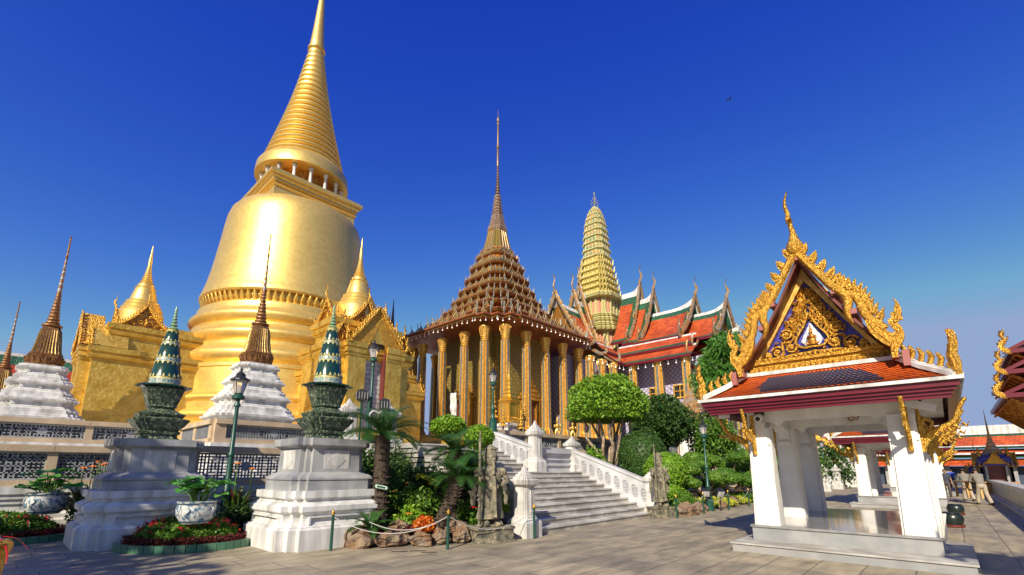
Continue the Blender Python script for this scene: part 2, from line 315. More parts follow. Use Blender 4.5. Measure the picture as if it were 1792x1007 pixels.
# ground with irregular flagstones
def paving():
    m=bpy.data.materials.new('stone_paving'); m.use_nodes=True; t=m.node_tree; N=t.nodes; L=t.links; b=N['Principled BSDF']
    tc=N.new('ShaderNodeTexCoord'); mp=N.new('ShaderNodeMapping'); mp.inputs['Rotation'].default_value=(0,0,0); L.new(tc.outputs['Object'],mp.inputs[0])
    n0=N.new('ShaderNodeTexNoise'); n0.inputs['Scale'].default_value=1.7; L.new(mp.outputs[0],n0.inputs[0])
    mv=N.new('ShaderNodeMix'); mv.data_type='VECTOR'; mv.inputs[0].default_value=.045; L.new(mp.outputs[0],mv.inputs[4]); L.new(n0.outputs[1],mv.inputs[5])
    br=N.new('ShaderNodeTexBrick'); br.inputs['Scale'].default_value=1; br.inputs['Brick Width'].default_value=1.15; br.inputs['Row Height'].default_value=.62; br.inputs['Mortar Size'].default_value=.012; br.inputs['Mortar Smooth'].default_value=.4
    br.inputs['Color1'].default_value=(.37,.325,.235,1); br.inputs['Color2'].default_value=(.285,.25,.185,1); br.inputs['Mortar'].default_value=(.15,.132,.105,1); br.offset=.37; br.squash=.7; br.squash_frequency=3; br.inputs['Bias'].default_value=-.1
    L.new(mv.outputs[1],br.inputs[0])
    n1=N.new('ShaderNodeTexNoise'); n1.inputs['Scale'].default_value=2.2; n1.inputs['Detail'].default_value=10; n1.inputs['Roughness'].default_value=.62; mq=N.new('ShaderNodeMapping'); mq.inputs['Scale'].default_value=(.55,1.5,1); mq.inputs['Rotation'].default_value=(0,0,.5); L.new(mp.outputs[0],mq.inputs[0]); L.new(mq.outputs[0],n1.inputs[0])
    r1=N.new('ShaderNodeValToRGB'); r1.color_ramp.elements[0].color=(.52,.52,.52,1); r1.color_ramp.elements[0].position=.3; r1.color_ramp.elements[1].color=(1.25,1.2,1.1,1); r1.color_ramp.elements[1].position=.7; L.new(n1.outputs[0],r1.inputs[0])
    mx=N.new('ShaderNodeMix'); mx.data_type='RGBA'; mx.blend_type='MULTIPLY'; mx.inputs[0].default_value=1; L.new(br.outputs[0],mx.inputs[6]); L.new(r1.outputs[0],mx.inputs[7])
    n2=N.new('ShaderNodeTexNoise'); n2.inputs['Scale'].default_value=.35; n2.inputs['Detail'].default_value=5; L.new(mp.outputs[0],n2.inputs[0])
    r2=N.new('ShaderNodeValToRGB'); r2.color_ramp.elements[0].color=(.8,.8,.82,1); r2.color_ramp.elements[0].position=.35; r2.color_ramp.elements[1].color=(1.15,1.12,1.05,1); r2.color_ramp.elements[1].position=.65; L.new(n2.outputs[0],r2.inputs[0])
    m2=N.new('ShaderNodeMix'); m2.data_type='RGBA'; m2.blend_type='MULTIPLY'; m2.inputs[0].default_value=1; L.new(mx.outputs[2],m2.inputs[6]); L.new(r2.outputs[0],m2.inputs[7]); L.new(m2.outputs[2],b.inputs['Base Color'])
    r3=N.new('ShaderNodeMapRange'); r3.inputs[3].default_value=.45; r3.inputs[4].default_value=.8; L.new(n1.outputs[0],r3.inputs[0]); L.new(r3.outputs[0],b.inputs['Roughness'])
    hm=N.new('ShaderNodeMath'); hm.operation='MULTIPLY_ADD'; hm.inputs[1].default_value=-.8; L.new(br.outputs[1],hm.inputs[0]); L.new(n1.outputs[0],hm.inputs[2])
    bp=N.new('ShaderNodeBump'); bp.inputs['Strength'].default_value=.45; bp.inputs['Distance'].default_value=.015; L.new(hm.outputs[0],bp.inputs['Height']); L.new(bp.outputs[0],b.inputs['Normal'])
    return m
M_pave=paving()
# ================= setting
g=MB().add([(-900,-900,0),(900,-900,0),(900,900,0),(-900,900,0)],[(0,1,2,3)]).build('ground',M_pave); tag(g,kind='structure')
# ---------- lattice panel
_pc={}
def fret_mesh(w,h,seed=3):
    rnd=random.Random(seed); mb=MB(); nx=max(4,int(w/.085)//2*2); nz=max(4,int(h/.085)//2*2); dx=w/nx; dz=h/nz; t=.05; b=.034
    keep=set()
    for i in range(nx//2):
        for j in range(nz//2+1):
            if rnd.random()<.78: keep.add(('h',i,j))
    for i in range(nx//2+1):
        for j in range(nz//2):
            if rnd.random()<.78: keep.add(('v',i,j))
    for k,i,j in keep:
        for mi in (0,1):
            for mj in (0,1):
                if k=='h':
                    ii=i if not mi else nx-1-i; jj=j if not mj else nz-j
                    if mj and j==nz/2: continue
                    mb.box(ii*dx-b/2,(ii+1)*dx+b/2,-t/2,t/2,jj*dz-b/2,jj*dz+b/2)
                else:
                    ii=i if not mi else nx-i; jj=j if not mj else nz-1-j
                    if mi and i==nx/2: continue
                    mb.box(ii*dx-b/2,ii*dx+b/2,-t/2+.001,t/2-.001,jj*dz-b/2,(jj+1)*dz+b/2)
    # diamond shaped flower in the middle
    mb.plate([(w/2-.16,h/2),(w/2-.08,h/2-.09),(w/2,h/2-.15),(w/2+.08,h/2-.09),(w/2+.16,h/2),(w/2+.08,h/2+.09),(w/2,h/2+.15),(w/2-.08,h/2+.09)],(0,0,0),(1,0,0),(0,0,1),t*1.1)
    for a,b_,c,d in ((-.02,w+.02,-.02,.03),(-.02,w+.02,h-.03,h+.02)): mb.box(a,b_,-.035,.035,c,d)
    for a,b_ in ((-.02,.03),(w-.03,w+.02)): mb.box(a,b_,-.034,.034,.03,h-.03)
    return mb
def balustrade(name,label,p0,p1,z0,zt,step=2.1,grp=None,rw=.34,base=None,basemat=None,postw=.2,m=None,backing=True):
    a=Vector((*p0,0)); b=Vector((*p1,0)); L=(b-a).length; ang=math.atan2(b.y-a.y,b.x-a.x)
    root=thing(name,(p0[0],p0[1],0),label,'balustrade',grp,ang); m=m or M_sand
    n=max(1,round(L/step)); d=L/n; rh=.17; ch=.15
    r=MB()
    for i in range(n):
        r.box(i*d+.004,(i+1)*d-.004,-rw/2,rw/2,zt-rh,zt-.02)
    r.box(0,L,-rw/2+.03,rw/2-.03,zt-.02,zt); r.build('rail',m,root)
    MB().box(0,L,-rw/2+.02,rw/2-.02,z0,z0+ch).build('curb',m,root)
    pw=d-postw; ph=zt-rh-.03-(z0+ch)-.02
    key=(round(pw,2),round(ph,2))
    if key not in _pc: _pc[key]=None
    for i in range(n+1):
        x=min(max(i*d,postw/2),L-postw/2)
        o=MB().box(x-postw/2,x+postw/2,-.10,.10,z0+ch,zt-rh).build('post',m,root)
    for i in range(n):
        if _pc[key] is None:
            o=fret_mesh(pw,ph,seed=int(L*10)).build('lattice_panel',M_lat,root); _pc[key]=o.data
        else:
            o=bpy.data.objects.new('lattice_panel',_pc[key]); COL.objects.link(o); o.parent=root
        o.location=(i*d+postw/2,0,z0+ch+.02)
        if backing: MB().box(i*d+postw/2,i*d+postw/2+pw,.04,.07,z0+ch+.005,zt-rh-.005).build('hole_shade_panel',M_latshade,root)  # added sheet, coloured dark so the deep holes read as shaded
    return root
def mould_wall(name,label,x0,x1,y0,y1,z0,z1,m=None,steps=None,cat='wall'):
    # white moulded retaining wall as a lofted rectangle
    cx,cy=(x0+x1)/2,(y0+y1)/2; hx,hy=(x1-x0)/2,(y1-y0)/2; H=z1-z0
    st=steps or [(.14,0),(.14,.28),(.08,.32),(.08,.40),(.03,.46),(0,.5),(0,.62),(.04,.64),(.04,.72),(.08,.74),(.08,.82),(.12,.84),(.12,1)]
    mb=MB(); b=0
    for e,t in st:
        z=z0+t*H
        mb.V+= [(cx-hx-e,cy-hy-e,z),(cx+hx+e,cy-hy-e,z),(cx+hx+e,cy+hy+e,z),(cx-hx-e,cy+hy+e,z)]
    for k in range(len(st)-1):
        for i in range(4): j=(i+1)%4; mb.F.append([k*4+i,k*4+j,k*4+4+j,k*4+4+i]); mb.M.append(0)
    k=len(st)-1; mb.F.append([k*4,k*4+1,k*4+2,k*4+3]); mb.M.append(0)
    o=mb.build(name,m or M_white); return tag(o,label,cat)
# terraces (solid platforms)
mould_wall('terrace_wall','white moulded retaining wall of the lower terrace behind the flower beds at the left',-14,3.3,17.5,23,0,1.2)
mould_wall('terrace_wall','white moulded lower terrace bastion wall between the two marble pedestals',3.5,6.4,14.8,20.9,0,1.194)
mould_wall('terrace_wall','lower terrace wall hidden in shrubs between right pedestal and staircase',6.6,9.0,15.8,20.9,0,1.19)
mould_wall('terrace_wall','upper terrace platform wall carrying the golden stupa',-14,4.6,22.1,40,1.21,2.5)
mould_wall('terrace_wall','upper terrace bastion wall under the middle white-based chedi',4.75,8.4,17.7,40,1.215,2.494)
mould_wall('terrace_wall','upper terrace mass behind the stair landing under the mosaic hall',8.6,62,14.15,60,0,2.488)
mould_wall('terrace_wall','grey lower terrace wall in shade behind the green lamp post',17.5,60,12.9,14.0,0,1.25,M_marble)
B=balustrade
B('terrace_balustrade','lower balustrade with grey fretwork along the left edge behind the potted lotus',(-10,17.55),(3.2,17.55),1.2,2.25,2.2,'sandstone balustrades of the terraces')
B('terrace_balustrade','lower balustrade with pierced fretwork between the two marble pedestals',(3.5,14.95),(6.3,14.95),1.2,2.25,2.6,'sandstone balustrades of the terraces',backing=False)
B('terrace_balustrade','short lower balustrade turning back beside the left pedestal',(3.42,14.95),(3.42,17.4),1.2,2.245,2.4,'sandstone balustrades of the terraces')
B('terrace_balustrade','lower balustrade hidden behind the cycads right of the right pedestal',(6.5,15.9),(9.0,15.9),1.2,2.25,2.5,'sandstone balustrades of the terraces')
B('terrace_balustrade','upper balustrade with diamond fretwork in front of the left white chedi base',(-12,22.2),(4.4,22.2),2.5,3.3,2.3,'sandstone balustrades of the terraces')
B('terrace_balustrade','side run of the upper balustrade left of the middle white chedi',(4.8,17.95),(4.8,22.0),2.5,3.29,2.0,'sandstone balustrades of the terraces',postw=.34)
B('terrace_balustrade','upper balustrade with diamond fretwork in front of the middle white chedi',(4.75,17.85),(8.6,17.85),2.5,3.3,2.9,'sandstone balustrades of the terraces',postw=.34)
B('terrace_balustrade','terrace balustrade right of the stair landing below the golden columns',(14.0,14.3),(24.0,14.3),2.5,3.33,2.5,'sandstone balustrades of the terraces')
B('terrace_balustrade','upper balustrade in shade behind the dark round tree',(24.3,14.1),(33,14.1),2.5,3.6,2.9,'sandstone balustrades of the terraces')
B('terrace_balustrade','lower balustrade in shade behind the green lamp post',(24.0,13.1),(36,13.1),1.25,2.4,2.4,'sandstone balustrades of the terraces')
# ---------- staircase
stair=thing('marble_staircase',(12.6,7.9,0),'wide weathered marble staircase climbing to the terrace in the centre','staircase')
def rel(o,root=None): return o
t=MB(); sx=12.6; 
n=10; rs=.155; td=.335
for i in range(n):
    z=rs*(i+1); y=i*td
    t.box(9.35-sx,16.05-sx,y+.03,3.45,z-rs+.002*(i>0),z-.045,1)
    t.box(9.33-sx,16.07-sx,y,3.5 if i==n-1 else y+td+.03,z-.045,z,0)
zt=n*rs
for i in range(6):
    z=zt+.158*(i+1); y=3.5+i*.33
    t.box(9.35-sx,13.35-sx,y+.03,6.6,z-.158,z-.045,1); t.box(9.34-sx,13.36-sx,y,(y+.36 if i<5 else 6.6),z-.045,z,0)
t.build('steps',[M_stair,M_stairR],stair)
w=MB(); yy=3.45
for e,z0,z1 in ((.10,0,.22),(.16,.22,.30),(.05,.30,.44),(.12,.44,.50),(.02,.50,.62),(.09,.62,.70),(.14,.70,.90)):
    w.box(13.6-sx,16.0-sx,yy-e+.15,6.3,zt+z0,zt+z1)
w.build('landing_wall',M_rail,stair)
def oct_orn(mb,c,u,v,nrm,w=.13,h=.22):
    # raised octagonal fret ornament
    c=Vector(c);u=Vector(u);v=Vector(v);nrm=Vector(nrm)
    P=[(-w,h*.55),(-w*.45,h),(w*.45,h),(w,h*.55),(w,-h*.55),(w*.45,-h),(-w*.45,-h),(-w,-h*.55)]
    pts=[c+u*a+v*b for a,b in P]+[c+u*P[0][0]+v*P[0][1]]
    for a,b in zip(pts,pts[1:]): mb.beam(a,b,.022,.03,0,up=nrm)
    mb.plate([(x*.9,y*.9) for x,y in P],c-nrm*.012,u,v,.006,1)
    for k in (-.5,0,.5):
        mb.sweep(cr([c+v*(h*(k-.22)),c+u*w*.6+v*h*(k-.1),c+v*h*k,c-u*w*.6+v*h*(k+.1),c+v*h*(k+.22)],3),.022,.02,nrm,0,4)
def ramp(name,X,y0,y1,za,zb,zc,zd,n,face=-1):
    mb=MB(); mb.plate([(y0,za),(y1,zb),(y1,zd),(y0,zc)],(X-sx,0,0),(0,1,0),(0,0,1),.2,0)
    sl=(zd-zc)/(y1-y0); 
    a=Vector((X-sx,y0,zc+.03)); b=Vector((X-sx,y1,zd+.03)); mb.beam(a,b,.28,.10,0)
    mb.beam(Vector((X-sx,y0,za+.10)),Vector((X-sx,y1,zb+.10)),.26,.16,0)
    u=Vector((0,1,sl)).normalized(); v=Vector((0,0,1))
    for s in (-1,1):
        for k in range(n):
            y=y0+(y1-y0)*(k+.5)/n; zz=(lerp(za,zb,(k+.5)/n)+lerp(zc,zd,(k+.5)/n))/2+.03
            oct_orn(mb,(X-sx+s*.115,y,zz),(0,1,sl),v,(s,0,0),w=min(.12,(y1-y0)/n*.36),h=.21)
    return mb.build(name,[M_rail,M_lat],stair)
ramp('right_railing',16.2,.2,3.5,.12,1.52,1.15,2.36,9)
ramp('left_railing',9.15,.2,2.1,.12,.92,1.05,1.74,5)
ramp('upper_railing',13.52,3.4,5.45,1.62,2.25,2.42,3.05,6)
MB().box(13.38-sx,13.68-sx,5.4,5.7,2.1,3.12).build('end_post',M_rail,stair)
NW=redent(.86,.72)
def newel(x,y,z,h,label,w=.24,grp='pointed newel posts of the staircase'):
    root=thing('newel_post',(x,y,z),label,'newel post',grp)
    k=h/1.7
    MB().loft(redent(.9),[(w*1.35,0),(w*1.35,.34*k),(w*1.22,.40*k),(w*1.02,.44*k)]).build('plinth',M_marbleL,root)
    mb=MB().loft(NW,[(w,.43*k),(w,.48*k),(w*.92,.5*k),(w*.86,1.18*k),(w*.95,1.2*k)])
    for s in range(4):
        a=s*PI/2; c,d=math.cos(a),math.sin(a)
        mb.sweep([(c*w*.9,d*w*.9,.55*k),(c*w*.92,d*w*.92,.85*k),(c*w*.88,d*w*.88,1.1*k)],[.06,.12,.02],.03,(c,d,0),0,6)
    mb.build('shaft',M_marbleL,root)
    MB().loft(NW,[(w*.95,1.19*k),(w*1.22,1.24*k),(w*1.28,1.34*k),(w*1.16,1.37*k),(w*.98,1.37*k),(w*.98,1.42*k),(w*.74,1.44*k),(w*.74,1.48*k),(w*.5,1.5*k),(w*.5,1.54*k),(w*.3,1.56*k),(w*.22,1.62*k),(w*.03,1.72*k)]).build('cap',M_marbleL,root)
    return root
newel(9.1,7.95,0,1.72,'white pointed newel post at the bottom left of the stairs, beside the stone guardian')
newel(16.3,8.05,0,1.66,'white pointed newel post at the bottom right of the stairs')
newel(16.2,11.5,1.5,1.5,'white pointed newel post at the top right of the wide lower flight')
newel(13.62,11.35,1.5,1.93,'tall white newel post between the upper flight and the landing wall')
newel(8.75,16.45,2.3,1.95,'white stepped gate post on the terrace left of the ornate lamp',w=.32,grp='gate posts before the stupa doorway')
newel(10.05,15.75,2.3,1.85,'white stepped gate post on the terrace in front of the stupa doorway',w=.32,grp='gate posts before the stupa doorway')
# ---------- marble pedestals with green ceramic spires
PB=redent(.87,.74)
def pedestal(x,y,label,sh):
    root=thing('marble_pedestal',(x,y,0),label,'pedestal','marble pedestals with ceramic spires')
    mb=MB().loft(PB,[(1.25,0),(1.25,.40),(1.235,.42),(1.2,.44),(1.2,.46),(1.15,.48),(1.11,.56),(1.10,.62),(1.12,.70),(1.17,.74),(1.18,.76),(1.18,.86),(1.12,.90),(1.05,.94),(1.03,.95),(1.03,.99),(1.08,1.01),(1.09,1.03),(1.09,1.17)])
    for s in range(4):   # raised panels in the waist
        M=Matrix.Rotation(s*PI/2,4,'Z'); q=MB()
        q.box(-.72,.72,-1.17,-1.05,.635,.665); q.box(-.72,-.68,-1.168,-1.05,.50,.635); q.box(.68,.72,-1.168,-1.05,.50,.635)
        mb.merge(q,M)
    mb.build('white_base',M_white,root)
    m2=MB().loft(PB,[(.95,1.17),(.95,1.36),(.93,1.375),(.93,1.385),(.96,1.395),(.96,1.43),(.90,1.49),(.82,1.53),(.79,1.55),(.76,1.56),(.745,2.08),(.77,2.09),(.80,2.11),(.86,2.13),(.87,2.15),(.87,2.30),(.60,2.305)])
    m2.build('marble_block',M_marble,root)
    for s in range(4):
        q=MB(); M=Matrix.Rotation(s*PI/2,4,'Z'); k=MB(); k.plate([(-.30,1.62),(.30,1.62),(.30,2.04),(-.30,2.04)],(0,-.757,0),(1,0,0),(0,0,1),.012,0)
        k.plate([(-.22,1.83),(0,1.65),(.22,1.83),(0,2.01)],(0,-.765,0),(1,0,0),(0,0,1),.012,1)
        q.merge(k,M)
        q.build('inlay_panel',[M_marbleL,M_white],root)
    BO=redent(.84,.66)
    b=MB().loft(BO,[(.40,2.305),(.41,2.34),(.37,2.37),(.36,2.43),(.41,2.46),(.42,2.50),(.37,2.53),(.47,2.64),(.55,2.76),(.57,2.80),(.52,2.82),(.42,2.85),(.46,2.91),(.47,2.94),(.38,2.98),(.27,3.04),(.24,3.08),(.29,3.11),(.28,3.15),(.31,3.25),(.37,3.48),(.40,3.56)])
    b.build('bowl',M_ceramic,root)
    b=MB().loft(circ(8),[(.38,3.55),(.50,3.60),(.54,3.63),(.50,3.655),(.34,3.66)],rot=PI/8)
    for i in range(28):
        a=2*PI*i/28; r=.52+.03*math.cos(8*a+PI); b.ball((r*math.cos(a),r*math.sin(a),3.62),(.06,.06,.022),0,6,3)
    b.build('rim',M_greenC,root)
    C=[(r_*.84,z_,m_) for r_,z_,m_ in [(.40,3.66,1),(.40,3.69,1),(.395,3.72,2),(.39,3.79,2),(.39,3.81,1),(.385,3.84,1),(.38,3.85,0),(.31,4.24,0),(.315,4.26,1),(.31,4.28,2),(.305,4.33,2),(.30,4.35,1),(.295,4.36,0),(.225,4.70,0),(.23,4.71,1),(.22,4.74,2),(.21,4.77,1),(.205,4.78,0),(.14,5.05,0),(.15,5.07,1),(.15,5.10,1)]]
    q=MB().loft(circ(28),C)
    for zz,r,sg,nn,hh in ((3.85,.322,1,18,.085),(4.24,.262,-1,16,.075),(4.36,.248,1,16,.075),(4.70,.192,-1,12,.06),(4.78,.174,1,12,.06),(5.05,.12,-1,8,.05)):
        sl=.17
        for i in range(nn):
            a=2*PI*(i+.5)/nn; c,s=math.cos(a),math.sin(a); u=Vector((-s,c,0)); rr=r+.008; v=Vector((-c*sl,-s*sl,1))*sg
            q.plate([(-PI*r/nn*.6,0),(PI*r/nn*.6,0),(PI*r/nn*.25,hh*.6),(0,hh),(-PI*r/nn*.25,hh*.6)],(c*rr,s*rr,zz),u,v,.012,1)
    q.build('spire',[M_greenC,M_yel,M_turq],root,smooth=35)
    pr=[]; z=5.10; r=.105
    for i in range(6): pr+=[(r*.6,z),(r,z+.03),(r*.9,z+.055),(r*.55,z+.08)]; z+=.085; r*=.8
    pr+=[(.035,z),(.012,z+.12)]
    MB().loft(circ(12),pr).build('finial',mat('finial_pale_green',(.25,.36,.20),.3,0,(.10,.22,.12),ns=20),root,smooth=40)
    return root
pedestal(2.55,14.1,'stepped marble pedestal with green ceramic spire at the left, its front in shade',0)
pedestal(5.25,11.0,'stepped marble pedestal with green ceramic spire, sunlit, beside the tallest cycad',0)
# ---------- slender chedis on white tiered bases
WB=redent(.9,.8,.68)
def small_chedi(x,y,z0,k,label):
    root=thing('slender_chedi',(x,y,z0),label,'chedi','slender chedis on white bases')
    P=[(1.62,0)]; z=0; r=1.62
    P+= [(1.62,.5)]
    tiers=[(1.58,.55,.85),(1.32,1.40,.72),(1.06,2.12,.70),(.84,2.82,.62)]
    for r,z,h in tiers:
        P+=[(r,z),(r,z+h*.22),(r*.93,z+h*.28),(r*.93,z+h*.34),(r*.84,z+h*.42),(r*.83,z+h*.60),(r*.90,z+h*.68),(r*.96,z+h*.72),(r*.97,z+h*.82),(r*.90,z+h*.86),(r*.88,z+h)]
    mb=MB().loft(WB,[(a*k,b*k) for a,b in P])
    for r,z,h in tiers:
        for s in range(4):
            q=MB(); 
            for xx in (-.5,0,.5): q.box((xx-.05)*r*k,(xx+.05)*r*k,-r*.875*k,-r*.8*k,(z+h*.43)*k,(z+h*.64)*k)
            mb.merge(q,Matrix.Rotation(s*PI/2,4,'Z'))
    mb.build('white_base',M_white,root)
    q=MB().loft(redent(.85,.65),[(a*k,b*k) for a,b in [(.54,3.44),(.56,3.50),(.50,3.60),(.55,3.78),(.57,3.86),(.50,3.90)]])
    for i in range(36):
        a=2*PI*i/36; rr=.60 if i%2 else .56
        q.sweep([(rr*k*math.cos(a)*.86,rr*k*math.sin(a)*.86,3.50*k),(rr*k*math.cos(a),rr*k*math.sin(a),3.64*k),(rr*k*math.cos(a)*1.06,rr*k*math.sin(a)*1.06,3.82*k)],[.10*k,.12*k,.01],.05*k,(math.cos(a),math.sin(a),0),0,5)
    q.build('lotus_ring',M_bellB,root)
    q=MB().loft(redent(.86,.7),[(a*k,b*k) for a,b in [(.50,3.86),(.53,3.94),(.48,4.0),(.44,4.08),(.40,4.35),(.37,4.75),(.33,5.02),(.26,5.18),(.22,5.22)]])
    
    for i in range(32):
        a=2*PI*(i+.5)/32; c,s_=math.cos(a),math.sin(a); m_=max(abs(c),abs(s_)); e=1/m_ if m_>.78 else 1.28
        e=min(e,1.2)
        q.sweep([(c*e*rr_*k,s_*e*rr_*k,zz_*k) for rr_,zz_ in ((.50,3.92),(.435,4.12),(.395,4.4),(.36,4.75),(.315,5.04))],.035*k,.05*k,(c,s_,0),1,4)
    q.build('bell',[M_bellB,M_bellG],root)
    q=MB()
    for s in range(4): 
        q.merge(MB().plate([(-.10,4.15),(.10,4.15),(.085,4.55),(.07,5.0),(-.07,5.0),(-.085,4.55)],(0,-.435,0),(1*k,0,0),(0,.07*k,1*k),.01,0),Matrix.Rotation(s*PI/2,4,'Z')@Matrix.Translation((0,-.04*k+.0,0)))
    q.build('niche_panel',M_greenC,root)
    pr=[(.28,5.20),(.34,5.24),(.34,5.30),(.24,5.34)]; z=5.34; r=.235
    for i in range(9): pr+=[(r*.78,z),(r,z+.05),(r*.97,z+.10),(r*.76,z+.14)]; z+=.155; r*=.90
    MB().loft(circ(16),[(a*k,b*k) for a,b in pr]).build('ringed_spire',M_bellB,root,smooth=35)
    pr=[(r*.85,z-.03,0)]; zz=z
    for i in range(12): pr+=[(r*.9*(1-i*.045),zz+.02,i%2),(r*.9*(1-i*.045)*.93,zz+.13,i%2)]; zz+=.14
    pr+=[(r*.5,zz+.02,0),(r*.62,zz+.06,0),(r*.42,zz+.12,0),(.028,zz+1.0,0),(.045,zz+1.05,0),(.01,zz+1.12,0)]
    MB().loft(circ(12),[(p[0]*k,p[1]*k,p[2]) for p in pr]).build('needle',[M_bellB,M_silver],root)
    return root
small_chedi(7.02,21.65,2.5,1.03,'slender gilt chedi on a white tiered base in front of the golden bell')
small_chedi(.78,29.0,2.5,1.04,'slender gilt chedi on a white tiered base at the far left, whole in the picture')
small_chedi(-.55,44,2.5,1.06,'slender gilt chedi cut off by the left edge of the picture')
# ---------- great golden stupa
CX,CY=12.45,32.9
st=thing('golden_stupa',(CX,CY,2.5),'huge golden bell-shaped stupa with ringed spire','stupa')
def off(P,d=-2.5): return [(p[0],p[1]+d) for p in P]
def torus(r,z0,z1,d=.22,n=7):
    return [(r-d+d*math.sin(PI*i/(n)),lerp(z0,z1,i/n)) for i in range(n+1)]
P=[(7.2,2.5),(7.2,3.1),(7.0,3.25),(6.8,3.3),(6.8,3.9),(6.6,4.0),(6.6,4.2)]+torus(6.55,4.25,4.9)+[(6.2,4.95),(6.2,5.3)]+torus(6.3,5.35,5.8,.15)+[(6.1,5.85),(6.02,5.9),(5.98,7.3),(6.05,7.35),(6.05,7.55)]
P+=torus(6.15,7.65,8.65,.35)+[(5.72,8.75),(5.72,8.95)]+torus(5.95,9.0,9.9,.34)+[(5.55,10.0),(5.55,10.15)]+torus(5.75,10.2,11.05,.32)+[(5.4,11.1),(5.35,11.45),(5.2,11.5),(5.1,11.6)]
MB().loft(circ(96),off(P)).build('moulded_base',M_goldC,st,smooth=28)
q=MB().loft(circ(96),off([(5.05,11.55),(5.0,12.2)]),cap=False)
for i in range(84):
    a=2*PI*i/84; c,s=math.cos(a),math.sin(a)
    q.sweep([(5.0*c,5.0*s,9.06),(5.16*c,5.16*s,9.3),(5.24*c,5.24*s,9.72)],[.22,.36,.05],.1,(c,s,0),0,6)
q.build('lotus_band',M_gold,st,smooth=40)
P=[(5.0,12.15),(5.28,12.2),(5.36,12.3),(5.36,12.45),(5.30,12.6),(5.22,12.9),(5.10,13.4),(4.96,14.2),(4.82,15.2),(4.70,16.2),(4.60,17.1),(4.52,17.9),(4.44,18.5),(4.30,19.0),(4.05,19.35),(3.6,19.55),(2.8,19.65)]
MB().loft(circ(128),off(P)).build('bell',M_goldC,st,smooth=30)
MB().loft(SQ,off([(2.85,19.4),(2.85,20.0),(2.95,20.05),(2.85,20.3),(3.0,20.35),(3.0,20.5),(3.12,20.6),(3.12,20.7),(3.25,20.75),(3.25,21.0),(3.05,21.1),(3.05,21.15),(2.5,21.2)])).build('square_throne',M_goldC,st)
MB().loft(circ(48),off([(2.2,21.1),(2.2,23.0)])).build('drum',M_goldD,st,smooth=30)
for i in range(16):
    a=2*PI*(i+.5)/16
    MB().loft(circ(10),[(.16,18.6),(.16,18.7),(.12,18.75),(.10,19.7),(.15,19.8),(.17,19.95)],c=(2.72*math.cos(a),2.72*math.sin(a))).build('colonnette',M_white,st,smooth=40)
MB().loft(circ(96),off([(2.2,22.5),(3.05,22.5),(3.22,22.55),(3.22,22.7),(3.16,23.3),(3.08,23.45),(2.95,23.6),(2.75,23.85),(2.6,23.9)])).build('collar',M_goldC,st,smooth=30)
P=[];z=23.85
rr=[2.82-2.2*(i/20)+.0*i-.18*math.sin(PI*i/20) for i in range(21)]
hz=10.8/len(rr)
for i,r in enumerate(rr): P+=[(r*.87,z),(r*.97,z+hz*.10),(r,z+hz*.28),(r*.985,z+hz*.50),(r*.88,z+hz*.66),(r*.83,z+hz*.98)]; z+=hz
MB().loft(circ(64),off(P)).build('ringed_spire',M_goldC,st,smooth=32)
MB().loft(circ(32),off([(.56,34.6),(.66,34.68),(.66,34.8),(.52,34.9),(.55,35.2),(.5,35.6),(.36,37.6),(.25,39.3),(.13,41.2),(.05,43),(.02,43.6)])).build('spire_tip',M_goldC,st,smooth=32)
